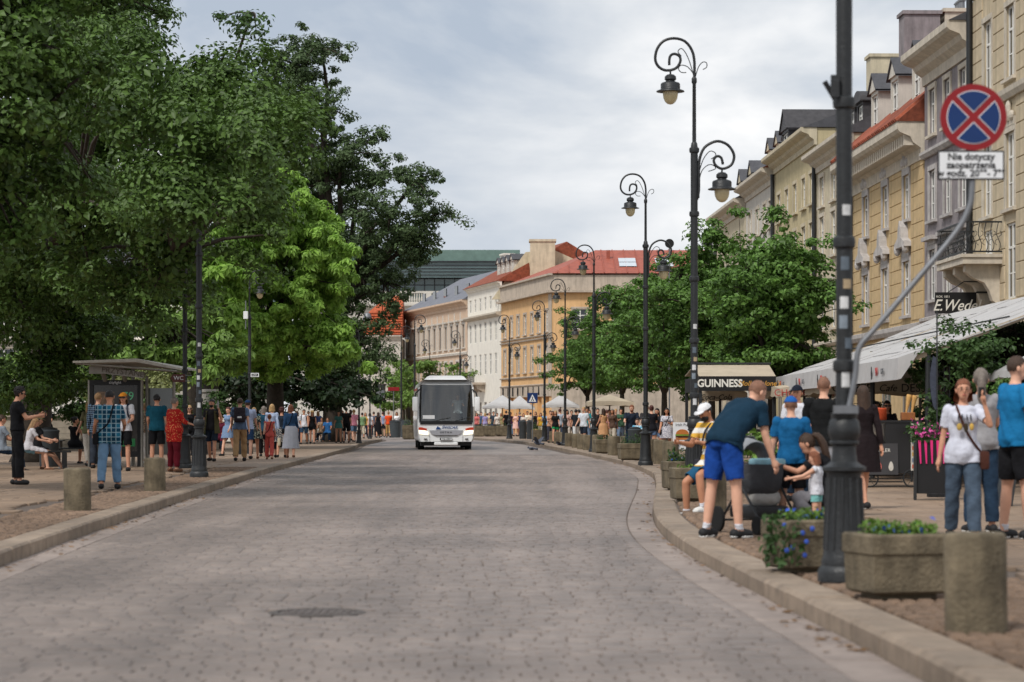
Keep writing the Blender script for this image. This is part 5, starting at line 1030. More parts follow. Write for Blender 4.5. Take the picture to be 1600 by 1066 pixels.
def person(name_label, px, Y, height, heading, top=None, bottom=None, hair=('short', 'brown'), skin=0, pose=None, female=False, fat=1., shoes=SHOEK, extras=(), skirt=None, group=None, z0=KZ, x=None, cat='person'):
    """top: (material, sleeve) sleeve none/short/long; bottom: (material, length) shorts/capri/long; skirt: (material, hem height, from waist)"""
    P = dict(STAND); P.update(pose or {}); k = height/1.765; s_px = F/Y*.64; det = 2 if s_px > 70 else (1 if s_px > 24 else 0); child = height < 1.3
    lean, bend = R(P.get('lean', 0)), R(P.get('bend', P.get('lean', 0)*.6))
    def sp(v, full=True): return Matrix.Rotation(-(lean if full else bend), 3, 'X') @ Vector(v)
    pel = Vector((0, 0, 0)); waist = sp((0, 0, .16), False); chest = waist+sp((0, 0, .25)); neck = chest+sp((0, -.005, .13)); 
    hs = 1.22 if child else 1.
    hm = Matrix.Rotation(R(P.get('turn', 0)), 3, 'Z') @ Matrix.Rotation(-(lean*.6+R(P.get('nod', 0))), 3, 'X'); hc = neck+sp((0, .012, .03))+hm @ Vector((0, .012, .115*hs))
    shw = .158 if female else .182; m = MB(); bones = []
    def ringe(c, rx, ry, ax, n=16): 
        X, Yv = Vector((1, 0, 0)), ax.cross(Vector((1, 0, 0))).normalized(); return [c+X*rx*math.cos(2*math.pi*i/n)+Yv*ry*math.sin(2*math.pi*i/n) for i in range(n)]
    u1, u2 = sp((0, 0, 1), False), sp((0, 0, 1)); U0 = Vector((0, 0, 1)).lerp(u1, .5).normalized()
    if female: tr = [(pel+U0*-.09, .12, .09, U0), (pel, .172, .118, U0), (pel+u1*.07, .155, .108, u1), (waist, .122, .09, u1), (chest-u2*.12, .135, .098, u2), (chest, .15, .112, u2), (chest+u2*.07, .135, .085, u2), (neck-u2*.02, .07, .06, u2), (neck+u2*.02, .045, .045, u2)]
    else: tr = [(pel+U0*-.09, .11, .09, U0), (pel, .16, .112, U0), (pel+u1*.07, .15, .106, u1), (waist, .142, .1, u1), (chest-u2*.12, .158, .11, u2), (chest, .178, .118, u2), (chest+u2*.07, .155, .092, u2), (neck-u2*.02, .08, .068, u2), (neck+u2*.02, .052, .052, u2)]
    ff = [1, fat, fat**1.3, fat**1.5, fat**1.3, fat, fat, 1, 1]
    m.loft([ringe(c, rx*f, ry*f, a) for (c, rx, ry, a), f in zip(tr, ff)])
    if female:
        for s in (-1, 1): m.ell(chest+sp((s*.062, .095*fat, -.03)), (.058*fat, .052*fat, .06*fat), n=10, m=7)
    bones += [('torso', pel-U0*.05, waist, .13*fat), ('torso', waist, chest, .13*fat), ('torso', chest, neck, .1)]
    capsule(m, neck-u2*.03, hc-hm @ Vector((0, .012, .05)), .052 if not female else .046, .05 if not female else .045); bones.append(('neck', neck+u2*.035, hc-hm @ Vector((0, .01, .06)), .05))
    hv = MB(); hv.ell((0, 0, .012), (.074*hs, .094*hs, .1*hs), n=16, m=12); hv.ell((0, .03, -.055*hs), (.052*hs, .058*hs, .06*hs), n=12, m=8)
    m.add([hc+hm @ Vector(p) for p in hv.v], hv.f); bones.append(('head', hc+hm @ Vector((0, 0, -.05)), hc+hm @ Vector((0, 0, .03)), .085))
    wr = {}
    for side, key in ((-1, 'la'), (1, 'ra')):
        a, b, e_, inw = P[key]; S0 = chest+sp((side*shw, -.005, .06)); d1 = limb_dir(a, b, side); E = S0+d1*.285; d2 = limb_dir(a+e_, b+inw, side); Wp = E+d2*.245
        capsule(m, S0, E, .052 if not female else .043, .04 if not female else .034, (.35, .05 if not female else .04)); capsule(m, E, Wp, .038 if not female else .033, .027 if not female else .023, (.3, .041 if not female else .034))
        m.ell(S0, (.06 if not female else .05,)*3, n=10, m=7)
        hd = MB(); capsule(hd, Wp, Wp+d2*.07, .026, .034); m.add(hd.v, hd.f)
        bones += [('uarm', S0, E, .045), ('farm', E, Wp, .035), ('hand', Wp+d2*.02, Wp+d2*.1, .035)]; wr[side] = (Wp, d2, E)
    low = 9; ft = {}
    for side, key in ((-1, 'll'), (1, 'rl')):
        h_, b, kn = P[key]; J = pel+Vector((side*.088, 0, -.04)); d1 = limb_dir(h_, b, side); K = J+d1*.425; d2 = limb_dir(h_-kn, b*.5, side); A = K+d2*.415
        tf = fat**.6*(1.05 if female else 1)
        capsule(m, J, K, .088*tf, .056, (.4, .078*tf)); capsule(m, K, A, .054, .038, (.32, .057)); 
        fp_ = R(P.get('foot', 0)); tf_ = Vector((side*.14, math.cos(fp_), math.sin(fp_))).normalized(); T = A+tf_*.135+Vector((0, 0, -.048)); Hh = A-tf_*.055+Vector((0, 0, -.042))
        capsule(m, Hh, T, .04, .032, (.6, .042)); capsule(m, A, A+Vector((0, 0, -.03)), .04, .042)
        bones += [('thigh', J, K, .075), ('shin', K, A+Vector((0, 0, .02)), .048), ('foot%d' % side, Hh, T, .04), ('foot%d' % side, A-Vector((0, 0, .01)), A-Vector((0, 0, .03)), .04)]; low = min(low, A.z-.085, T.z-.033); ft[side] = (J, K, A)
    up = -low
    if 'sit' in P: up = max(P['sit']/k+.085, -low if P.get('touch') else 0)
    # voxel remesh into one continuous skin
    me = bpy.data.meshes.new('tmp'); me.from_pydata([tuple(v) for v in m.v], [], m.f); ob = bpy.data.objects.new('tmp', me)
    md = ob.modifiers.new('r', 'REMESH'); md.mode = 'VOXEL'; md.voxel_size = (.026, .017, .0115)[det]; md.use_smooth_shade = True
    sm_ = ob.modifiers.new('s', 'SMOOTH'); sm_.factor = .5; sm_.iterations = (2, 3, 5)[det]
    body = evaluated(ob); bpy.data.objects.remove(ob); bpy.data.meshes.remove(me)
    nv = len(body.vertices); V = np.empty(nv*3, np.float32); body.vertices.foreach_get('co', V); V = V.reshape(-1, 3).astype(float); Nn = np.empty(nv*3, np.float32); body.vertices.foreach_get('normal', Nn); Nn = Nn.reshape(-1, 3).astype(float)
    best = np.full(nv, 9e9); lab = np.zeros(nv, int); tt = np.zeros(nv); names = sorted({b[0] for b in bones}); 
    for nm, a, b, r_ in bones:
        a, b = np.array(a), np.array(b); d = b-a; t = np.clip(((V-a)@d)/(d@d), 0, 1); ds = np.linalg.norm(V-a-t[:, None]*d, axis=1)/r_; w_ = ds < best; best[w_] = ds[w_]; lab[w_] = names.index(nm); tt[w_] = t[w_]
    def L_(nm): return lab == names.index(nm)
    faces = [tuple(p.vertices) for p in body.polygons]
    x_ = PX(px, Y) if x is None else x
    o = empty('person', (x_, Y, z0), R(heading), name_label, cat, group); o.scale = (k, k, k)
    off = Vector((0, 0, up)); sk = skinmat(skin)
    # body with face and fingers in the same mesh
    bb = MB(); bb.v = [tuple(v) for v in (V+np.array(off))]; bb.f = list(faces); bb.m = [0]*len(faces)
    def hp(p): return hc+hm @ (Vector(p)*hs)+off
    if det:
        for s in (-1, 1):
            bb.mat(0); bb.add([hp(p) for p in MB().ell((s*.076, -.005, -.005), (.012, .02, .03), n=8, m=6).v], MB().ell((0, 0, 0), (1, 1, 1), n=8, m=6).f)
            bb.mat(1); bb.add([hp(p) for p in MB().ell((s*.031, .086, .006), (.010, .008, .006), n=8, m=6).v], MB().ell((0, 0, 0), (1, 1, 1), n=8, m=6).f)
            bb.add([hp(p) for p in MB().ell((s*.032, .09, .027), (.016, .006, .003), n=8, m=4).v], MB().ell((0, 0, 0), (1, 1, 1), n=8, m=4).f)
        bb.mat(0); bb.add([hp(p) for p in MB().ell((0, .095, -.018), (.012, .018, .026), n=8, m=6).v], MB().ell((0, 0, 0), (1, 1, 1), n=8, m=6).f)
        bb.mat(2); bb.add([hp(p) for p in MB().ell((0, .086, -.058), (.024, .008, .008), n=8, m=5).v], MB().ell((0, 0, 0), (1, 1, 1), n=8, m=5).f)
        bb.mat(0)
    if det:
        for side in (-1, 1):
            Wp, d2, E = wr[side]; fw = Vector((0, 1, 0)); sd_ = (fw-d2*fw.dot(d2))
            if sd_.length < .3: sd_ = Vector((0, 0, 1))-d2*d2.z
            sd_.normalize(); nrm = d2.cross(sd_)*side
            for i, (o_, ln) in enumerate([(-.026, .062), (-.009, .074), (.009, .07), (.025, .058)]):
                p0 = Wp+d2*.085+sd_*o_; cu = nrm*(-.4); bb.tube([p0+off, p0+d2*ln*.45+off, p0+d2*ln*.75+cu*ln*.35+off, p0+d2*ln*.9+cu*ln*.75+off], [.0095, .009, .008, .0065], 6)
            p0 = Wp+d2*.03+sd_*.03; bb.tube([p0+off, p0+d2*.03+sd_*.02+off, p0+d2*.06+sd_*.022+off], [.011, .0095, .007], 6)
    me2 = bpy.data.meshes.new('body'); me2.from_pydata(bb.v, [], bb.f)
    for mt in (sk, EYE, LIP): me2.materials.append(mt)
    me2.polygons.foreach_set('material_index', bb.m); me2.polygons.foreach_set('use_smooth', [True]*len(bb.f)); bpy.data.meshes.remove(body); inst('body', me2, o)
    fa = np.array([f if len(f) == 4 else f+(f[0],) for f in faces])
    sc_pel = (V-np.array(pel)) @ np.array(u1)
    def garment(nm, mask, offs, mt):
        sel = mask[fa].all(1)
        if not sel.any(): return
        used = np.unique(fa[sel]); idx = -np.ones(nv, int); idx[used] = np.arange(len(used)); wob = .003*np.sin(V[used, 2]*30+V[used, 0]*41+V[used, 1]*20)+.005*np.sin(V[used, 2]*15-V[used, 1]*47+V[used, 0]*36)
        ofs = (offs[used] if hasattr(offs, '__len__') else offs)+wob*(1 if nm != 'shoe' else 0); W = V[used]+Nn[used]*ofs[:, None]+np.array(off); f2 = [tuple(dict.fromkeys(idx[list(f)])) for f in fa[sel]]
        g_ = bpy.data.meshes.new(nm); g_.from_pydata([tuple(v) for v in W], [], f2); g_.materials.append(mt); g_.polygons.foreach_set('use_smooth', [True]*len(f2)); ob_ = inst(nm, g_, o)
        sl = ob_.modifiers.new('t', 'SOLIDIFY'); sl.thickness = .008; sl.offset = -1
        return ob_
    torso, thigh, shin = L_('torso'), L_('thigh'), L_('shin')
    if top:
        mt, sleeve = top; hem = P.get('hem', -.07)
        msk = (torso & (sc_pel > hem)) | (thigh & (sc_pel > hem)) | (L_('neck') & (tt < .02))
        if sleeve == 'short': msk |= L_('uarm') & (tt < .68)
        if sleeve == 'long': msk |= L_('uarm') | (L_('farm') & (tt < .93))
        if sleeve == '34': msk |= L_('uarm') | (L_('farm') & (tt < .4))
        if sleeve == 'none': msk |= L_('uarm') & (tt < .03)
        msk &= ~((torso | L_('neck')) & ((V-np.array(neck)) @ np.array(u2) > (-.022 if female else -.008)))
        of = np.where(torso | thigh, .016+.012*np.clip((.18-sc_pel)/.2, 0, 1), .014+.012*(tt if sleeve == 'short' else .4)); garment('shirt', msk, of, mt)
    if bottom:
        mt, ln = bottom; msk = (torso & (sc_pel < .07)) | thigh
        if ln == 'long': msk |= shin & (tt < .97)
        elif ln == 'capri': msk |= shin & (tt < .55)
        elif ln == 'shorts': msk = (torso & (sc_pel < .07)) | (thigh & (tt < .82))
        elif ln == 'hot': msk = (torso & (sc_pel < .07)) | (thigh & (tt < .42))
        of = np.where(thigh, .012+(.024 if ln in ('shorts', 'hot') else .014)*tt, np.where(shin, .026+.006*tt, .012)); garment('shorts' if ln in ('shorts', 'hot') else 'trousers', msk, of, mt)
    if skirt:
        mt, hemz, wz = skirt; n = 32; rings = []; kc = (ft[-1][1]+ft[1][1])/2; zt_ = wz; hemz = hemz/k-up
        for j in range(9):
            t = j/8; z = zt_+(hemz-zt_)*t; c = pel.lerp(Vector((kc.x, kc.y, 0)), min(1, max(0, -z/.45))) if z < 0 else waist*max(0, min(1, z/.16)); rx, ry = (.148+.09*t**.8+(.045 if .1 < t < .5 else .02)), (.118+.1*t**.8+.03)
            rings.append([(c.x+rx*fat*math.cos(a)*(1+.05*t*math.sin(a*9+j*.2)), c.y+ry*fat*math.sin(a)*(1+.05*t*math.sin(a*9)), z+up) for a in [2*math.pi*i/n for i in range(n)]])
        mm = MB(); mm.loft(rings, cap=False); mm.build('skirt', mt, o, smooth='all')
    if shoes:
        for s in (-1, 1): garment('shoe', L_('foot%d' % s), .013 if shoes != SANDAL else .006, shoes)
    if det == 2 and shoes in (SHOEK, SHOEW):
        for s in (-1, 1): garment('sole', L_('foot%d' % s) & (V[:, 2]+up < .028), .018, SHOEW)
        if bottom and bottom[1] in ('shorts', 'hot'):
            for s in (-1, 1): garment('sock', shin & (tt > .9) & (V[:, 0]*s > 0), .006, WHT_C)
    # hair and hats, in the head frame
    hstyle, hcol = hair; hmt = hairmat(hcol) if hcol in HAIRC else None
    def headmesh(nm, mb, mt, smooth='all'): mb.v = [tuple(hp(p)) for p in mb.v]; return mb.build(nm, mt, o, smooth=smooth)
    if hstyle != 'bald' and hmt:
        e_ = MB().ell((0, -.008, .024), (.084, .102, .104), n=24, m=18); keep = []
        for f in e_.f:
            c = Vector((0, 0, 0))
            for i in f: c += Vector(e_.v[i])/4
            lowz = -.03 if hstyle in ('short', 'crop') else -.07
            if c.y > .03 and c.z < .062: continue
            if c.y > -.01 and c.z < .0: continue
            if c.z < lowz: continue
            keep.append(f)
        hb = MB(); jit = .006 if hstyle != 'curly' else .014; hv_ = [(x1*(1+random.uniform(-jit, jit)*4), y1*(1+random.uniform(-jit, jit)*4), z1+random.uniform(-jit, jit)) for x1, y1, z1 in e_.v]; hb.v = hv_; hb.f = keep; hb.m = [0]*len(keep)
        if hstyle == 'crop': hb.v = [(x1*.96, y1*.96, .024+(z1-.024)*.95) for x1, y1, z1 in hb.v]
        if hstyle == 'curly': 
            for i in range(60): a_ = random.uniform(0, 6.28); zz = random.uniform(.02, .11); rr = math.sqrt(max(0, 1-((zz-.024)/.1)**2)); y1 = -.008+.1*rr*math.sin(a_); 
            for i in range(70):
                a_ = random.uniform(0, 6.28); zz = random.uniform(.0, .125); rr = math.sqrt(max(0, 1-((zz-.024)/.106)**2)); yy = -.008+.1*rr*math.sin(a_)
                if yy > .04 and zz < .07: continue
                hb.ell((.085*rr*math.cos(a_), yy, zz), (.02, .02, .02), n=6, m=4)
        if hstyle in ('long', 'bob'):
            ln = .33 if hstyle == 'long' else .15; rings = []
            for j in range(7):
                t = j/6; rings.append([((.09+.012*t)*math.cos(a)*(1+.06*math.sin(a*7)), -.02-.03*t*(1 if ln > .2 else .2)+(.095)*math.sin(a)*(1-.25*t), .03-ln*t*(1+.05*math.sin(a*5))) for a in [R(168+204*i/18) for i in range(19)]])
            vs = [p for r_ in rings for p in r_]; o0 = 19; hb.add(vs, [(j*o0+i, j*o0+i+1, (j+1)*o0+i+1, (j+1)*o0+i) for j in range(6) for i in range(18)])
        if hstyle == 'bun': hb.ell((0, -.1, .06), (.045, .045, .045), n=12, m=8)
        if hstyle == 'pony': hb.tube(sm([(0, -.1, .05), (0, -.15, .03), (0, -.165, -.08), (0, -.14, -.2), (0, -.13, -.3)], 2), [.03, .034, .04, .045, .046, .046, .044, .035, .012], 10)
        headmesh('hair', hb, hmt)
    for ex in extras:
        kind = ex[0]
        if kind == 'cap':
            c_ = MB(); c_.v = []; e_ = MB().ell((0, -.004, .03), (.09, .108, .1), n=24, m=16); c_.v = e_.v; c_.f = [f for f in e_.f if sum(e_.v[i][2] for i in f)/4 > .04]; c_.m = [0]*len(c_.f); fwd = -1 if len(ex) > 2 else 1
            vis = [(.085*math.cos(a), fwd*(.085+.085*math.sin(a)), .045-.012*math.sin(a)) for a in [math.pi*i/10 for i in range(11)]]; c_.add(vis+[(x1, y1, z1+.008) for x1, y1, z1 in vis], [tuple(range(10, -1, -1)), tuple(range(11, 22))]+[(i, i+1, 12+i, 11+i) for i in range(10)]); headmesh('cap', c_, ex[1])
        if kind == 'hat':
            c_ = MB(); c_.lathe([(.2, .05), (.2, .056), (.1, .062), (.098, .12), (.08, .15), (.02, .155)], 24); headmesh('sun_hat', c_, ex[1])
        if kind == 'shades':
            c_ = MB(); c_.bev(-.072, -.006, .092, .106, -.012, .024, .006); c_.bev(.006, .072, .092, .106, -.012, .024, .006); c_.box(-.01, .01, .096, .103, .008, .015); c_.box(-.08, -.07, .0, .1, .008, .016); c_.box(.07, .08, .0, .1, .008, .016); headmesh('sunglasses', c_, EYE, False)
        if kind == 'glasses':
            c_ = MB()
            for s in (-1, 1): c_.tube([(s*.034+.026*math.cos(a), .1, .004+.019*math.sin(a)) for a in [R(30*i) for i in range(13)]], .0018, 5); c_.tube([(s*.06, .1, .008), (s*.08, 0, .01)], .002, 4)
            headmesh('glasses', c_, EYE, False)
        if kind == 'beard':
            c_ = MB(); c_.ell((0, .045, -.068), (.06, .055, .05), n=14, m=8); headmesh('beard', c_, hairmat(ex[1]))
        if kind == 'backpack':
            g_ = MB(); M4 = Matrix.Translation(chest+off+sp((0, -.2*fat, -.06))) @ Matrix.Rotation(-lean, 4, 'X'); g_.bev(-.155, .155, -.09, .08, -.22, .2, .05, M4, 2); g_.bev(-.12, .12, -.13, -.08, -.18, .02, .03, M4, 2); bp = g_.build('backpack', ex[1], o, smooth=True)
            g_ = MB(); 
            for s in (-1, 1): g_.tube(sm([chest+off+sp((s*.1, -.13*fat, .1)), chest+off+sp((s*.105, .0, .135)), chest+off+sp((s*.12, .125*fat, .03)), chest+off+sp((s*.14, .08, -.15)), chest+off+sp((s*.13, -.12*fat, -.2))], 3), .017, 6)
            g_.build('strap', ex[1], bp)
            g_ = MB(); g_.box(-.06, .06, -.135, -.128, -.1, -.05, M4); g_.build('label_patch', SWHITE, bp)
        if kind == 'crossbag':
            s = ex[2]; g_ = MB(); g_.tube(sm([chest+off+sp((-s*.07, -.13*fat, .08)), chest+off+sp((-s*.08, .0, .125)), chest+off+sp((-s*.06, .15*fat, .02)), waist+off+Vector((s*.04, .15*fat, .04)), pel+off+Vector((s*.19*fat, .05, .0)), pel+off+Vector((s*.2*fat, -.04, .02)), waist+off+Vector((s*.02, -.14*fat, .04)), chest+off+sp((-s*.05, -.145*fat, .02)), chest+off+sp((-s*.07, -.13*fat, .08))], 3), .013, 6); st = g_.build('bag_strap', ex[1], o)
            g_ = MB(); c_ = pel+off+Vector((s*.21*fat, .0, -.06)); g_.bev(c_.x-.05, c_.x+.05, c_.y-.13, c_.y+.13, c_.z-.11, c_.z+.09, .03, None, 2); g_.build('shoulder_bag', ex[1], o, smooth=True)
        if kind == 'phone':
            s = ex[1]; Wp, d2, E = wr[s]; c_ = Wp+d2*.12+off; g_ = MB(); g_.box(c_.x-.03, c_.x+.03, c_.y-.006, c_.y+.006, c_.z-.05, c_.z+.06); g_.build('phone', BLACK, o)
        if kind == 'handbag':
            s = ex[2]; Wp, d2, E = wr[s]; c_ = Wp+d2*.1+off; g_ = MB(); g_.tube([c_+Vector((0, -.08, -.18)), c_, c_+Vector((0, .08, -.18))], .008, 5); g_.bev(c_.x-.05, c_.x+.05, c_.y-.15, c_.y+.15, c_.z-.42, c_.z-.16, .03, None, 2); g_.build('handbag', ex[1], o, smooth=True)
        if kind == 'bottle':
            s = ex[1]; Wp, d2, E = wr[s]; c_ = Wp+d2*.1+off; g_ = MB(); g_.lathe([(.03, -.06), (.032, .1), (.012, .14), (.012, .17)], 12, c=tuple(c_)); g_.build('bottle', ex[2], o, smooth=True)
        if kind == 'print':
            for i, (u_, z_, w_, h_, cc) in enumerate(ex[1]):
                g_ = MB(); M4 = Matrix.Translation(chest+off+sp((u_, .15*fat+(.02 if female else 0), z_))) @ Matrix.Rotation(-lean, 4, 'X'); g_.ell((0, 0, 0), (w_/2, .014, h_/2), M4, n=12, m=8); g_.build('shirt_print', cloth(cc), o)
        if kind == 'scarf_open':
            g_ = MB()
            for s in (-1, 1): g_.loft([[chest+off+sp((s*.1, .12, .08)), chest+off+sp((s*.2, .03, .06)), chest+off+sp((s*.2, .02, .04)), chest+off+sp((s*.1, .1, .08))], [waist+off+Vector((s*.13, .15, 0)), waist+off+Vector((s*.22, .02, 0)), waist+off+Vector((s*.21, .01, 0)), waist+off+Vector((s*.12, .13, 0))], [pel+off+Vector((s*.15, .19, -.16)), pel+off+Vector((s*.26, .02, -.16)), pel+off+Vector((s*.25, .01, -.16)), pel+off+Vector((s*.14, .17, -.16))]])
            g_.build('open_overshirt', ex[1], o, smooth=True)
    return o
def pattern(name, kind, c1, c2, c3=None, sc_=9):
    """procedural cloth pattern: plaid, dots, stripes, floral"""
    if name in MATS: return MATS[name]
    m = mat(name, lin(c1), .85, .1, 9, .25, 60, spec=.15); t = m.node_tree; L = t.links; B = t.nodes['Principled BSDF']; base = B.inputs['Base Color'].links[0].from_socket; tcn = [n for n in t.nodes if n.type == 'TEX_COORD'][0]
    def mixin(fac, col, prev):
        mx_ = t.nodes.new('ShaderNodeMix'); mx_.data_type = 'RGBA'; L.new(fac, mx_.inputs[0]); L.new(prev, mx_.inputs[6]); mx_.inputs[7].default_value = (*lin(col), 1); return mx_.outputs[2]
    def wave(direction, scale, lo, hi):
        w_ = t.nodes.new('ShaderNodeTexWave'); w_.bands_direction = direction; w_.inputs['Scale'].default_value = scale; w_.inputs['Distortion'].default_value = .25; L.new(tcn.outputs['Object'], w_.inputs['Vector'])
        r_ = t.nodes.new('ShaderNodeMapRange'); r_.inputs[1].default_value = lo; r_.inputs[2].default_value = hi; L.new(w_.outputs[1], r_.inputs[0]); return r_.outputs[0]
    if kind == 'plaid':
        p = mixin(wave('X', sc_*.28, .55, .75), c2, base); p = mixin(wave('Z', sc_*.28, .6, .8), c2, p); p = mixin(wave('X', sc_*.56, .9, .97), c3, p); p = mixin(wave('Z', sc_*.56, .9, .97), c3, p)
    elif kind == 'stripes': p = mixin(wave('Z', sc_, .45, .55), c2, base)
    elif kind == 'vstripes': p = mixin(wave('X', sc_, .45, .55), c2, base)
    else:
        v = t.nodes.new('ShaderNodeTexVoronoi'); v.inputs['Scale'].default_value = sc_; L.new(tcn.outputs['Object'], v.inputs['Vector']); r_ = t.nodes.new('ShaderNodeMapRange'); r_.inputs[1].default_value = .32 if kind == 'dots' else .5; r_.inputs[2].default_value = .26 if kind == 'dots' else .4; L.new(v.outputs['Distance'], r_.inputs[0]); p = mixin(r_.outputs[0], c2, base)
        if c3: v2 = t.nodes.new('ShaderNodeTexVoronoi'); v2.inputs['Scale'].default_value = sc_*1.4; L.new(tcn.outputs['Object'], v2.inputs['Vector']); r2 = t.nodes.new('ShaderNodeMapRange'); r2.inputs[1].default_value = .3; r2.inputs[2].default_value = .22; L.new(v2.outputs['Distance'], r2.inputs[0]); p = mixin(r2.outputs[0], c3, p)
    L.new(p, B.inputs['Base Color']); return m
NAVY, BLK, WHT_C, JEAN, BEIGE = cloth((28, 42, 58)), cloth((24, 24, 27)), cloth((206, 206, 212)), cloth((88, 112, 138)), cloth((168, 136, 100))
GRAYC, TEAL, ROYAL = cloth((150, 148, 146)), cloth((20, 74, 92)), cloth((28, 72, 150))
# ---------------- right foreground
person('man in navy t-shirt and blue shorts bending over the pushchair', 1131, 24.9, 1.84, -48, (cloth((22, 48, 66)), 'short'), (cloth((24, 64, 138)), 'shorts'), ('crop', 'buzz'), 1, dict(lean=52, bend=36, nod=-6, la=(8, 8, 10, 0), ra=(6, 8, 12, 0), ll=(-5, 6, 2), rl=(4, 7, 3), turn=-10), fat=1.18, shoes=SHOEK)
person('boy in blue t-shirt, black shorts and blue cap standing with his back turned', 1236, 26.0, 1.46, -4, (cloth((24, 92, 140)), 'short'), (BLK, 'shorts'), ('crop', 'buzz'), 1, dict(la=(6, 9, 10, 0), ra=(10, 9, 30, -10), turn=6), shoes=SHOEW, extras=(('cap', cloth((30, 86, 156))),))
person('toddler girl in a white vest reaching out beside the crouching woman', 1276, 25.0, .86, 66, (WHT_C, 'none'), (cloth((120, 180, 176)), 'hot'), ('bob', 'red'), 1, dict(la=(60, 10, 20, 0), ra=(55, 10, 25, 0), nod=14), shoes=SHOEW)
person('crouching woman in black leaning towards the toddler behind the lamp', 1306, 25.9, 1.68, 82, (BLK, 'short'), (cloth((120, 118, 122)), 'long'), ('pony', 'brown'), 0, dict(lean=30, la=(60, 25, 50, -10), ra=(40, 12, 30, -10), ll=(95, 14, 120), rl=(80, 14, 125), sit=.3, nod=10), female=True)
person('man in black hoodie and grey jeans seen from behind beside the lamp', 1287, 30, 1.74, -12, (cloth((26, 27, 28)), 'long'), (cloth((146, 146, 150)), 'long'), ('crop', 'buzz'), 1, dict(la=(14, 10, 40, -14), ra=(14, 10, 40, -14), turn=-14), shoes=SHOEK)
person('man in white shirt and dark cap half hidden behind the boy', 1246, 36, 1.72, 150, (WHT_C, 'short'), (NAVY, 'long'), ('short', 'dark'), 0, dict(turn=10), extras=(('cap', cloth((28, 32, 44))),))
person('woman with long brown hair in a dark dress behind the big lamp', 1349, 33, 1.7, 20, (cloth((34, 26, 28)), 'long'), None, ('long', 'brown'), 0, dict(WALK), female=True, skirt=(cloth((34, 26, 28)), .5, .12))
person('bearded man in yellow striped polo and white cap sitting on a bollard', 1114, 32.3, 1.76, 128, (pattern('polo_stripes', 'stripes', (214, 168, 70), (224, 222, 216), None, 2.2), 'short'), (cloth((34, 84, 116)), 'shorts'), ('short', 'dark'), 2, dict(SIT, sit=.57, la=(25, 10, 75, -18), ra=(28, 10, 70, -20), ll=(70, 10, 74), rl=(55, 10, 62), nod=22, lean=8), shoes=SHOEW, extras=(('cap', cloth((220, 220, 222))), ('beard', 'dark'), ('crossbag', cloth((50, 50, 58)), 1)))
person('woman in white printed t-shirt and jeans talking on a phone', 1505, 24, 1.62, 176, (cloth((200, 202, 214)), 'short'), (cloth((74, 88, 104)), 'long'), ('bob', 'red'), 0, dict(la=(52, 22, 118, -38), ra=(-10, 10, 12, 0), ll=(10, 2, 4), rl=(-12, 2, 10), nod=-4, hem=-.1), female=True, fat=1.04, extras=(('glasses',), ('phone', -1), ('crossbag', cloth((74, 44, 36)), -1), ('print', [(-.07, -.12, .05, .08, (196, 160, 84)), (-.01, -.13, .05, .1, (60, 52, 40)), (.06, -.12, .06, .08, (180, 150, 80)), (-.06, -.02, .015, .08, (60, 60, 66)), (-.02, -.02, .015, .07, (60, 60, 66)), (.03, -.02, .015, .08, (60, 60, 66)), (.07, -.02, .015, .07, (60, 60, 66))])), shoes=SHOEK)
person('woman with grey ponytail and grey t-shirt behind the phone caller', 1533, 26, 1.76, 12, (cloth((150, 148, 150)), 'short'), (cloth((40, 58, 78)), 'long'), ('pony', 'grey'), 0, dict(turn=-20, la=(6, 12, 20, 0), ra=(20, 12, 60, 0)), female=True, fat=1.12, extras=(('bottle', 1, cloth((70, 170, 150))),))
person('man in blue t-shirt and black shorts at the right edge with hand on hip', 1587, 24.6, 1.86, -70, (cloth((26, 110, 160)), 'short'), (BLK, 'shorts'), ('crop', 'brown'), 1, dict(turn=-20, la=(10, 24, 60, -60), ra=(-6, 26, 74, -40), ll=(-2, 6, 2), rl=(5, 6, 3)), fat=1.12, shoes=SHOEK)
for i, (px, lb, c) in enumerate([(1369, 'woman in black seated under the awning left of the counter', (26, 26, 30)), (1386, 'person with sunglasses seated behind the orange drum', (40, 36, 38))]):
    person(lb, px, 53-i*2, 1.7, 170+10*i, (cloth(c), 'short'), (BLK, 'long'), ('long', 'dark'), 0, dict(SIT, sit=.75), female=True, extras=(('shades',),) if i else ())
# ---------------- left pavement
person('man in black with sunglasses looking at a phone at the left edge', 27, 45.2, 1.83, -72, (BLK, 'short'), (BLK, 'long'), ('curly', 'dark'), 0, dict(PHONE, nod=14, hem=0), extras=(('shades',), ('phone', 1)))
person('man in teal plaid shirt and jeans walking away with a shoulder bag', 171, 42.3, 1.74, 6, (pattern('teal_plaid', 'plaid', (34, 104, 130), (18, 60, 82), (142, 166, 176), 7), 'short'), (cloth((104, 134, 162)), 'long'), ('crop', 'dark'), 2, dict(la=(10, 14, 30, -6), ra=(14, 16, 60, -20), ll=(-8, 4, 8), rl=(10, 4, 4), hem=-.16, nod=12), fat=1.14, shoes=SHOEK, extras=(('crossbag', BLK, -1),))
person('young man in orange cap and white t-shirt facing the camera by the shelter', 193, 57, 1.84, 172, (cloth((196, 196, 202)), 'short'), (BLK, 'shorts'), ('long', 'sand'), 0, dict(la=(20, 12, 60, -10), ra=(26, 14, 70, -26), ll=(4, 3, 4), rl=(-4, 3, 4)), extras=(('cap', cloth((204, 130, 40))), ('shades',), ('backpack', cloth((30, 40, 60)))))
person('man in dark checked shirt looking at the shelter poster', 153, 60, 1.86, -10, (pattern('navy_check', 'plaid', (40, 62, 88), (22, 30, 44), (120, 140, 160), 12), 'long'), (cloth((52, 58, 68)), 'long'), ('short', 'sand'), 1, dict(turn=-14, hem=-.14))
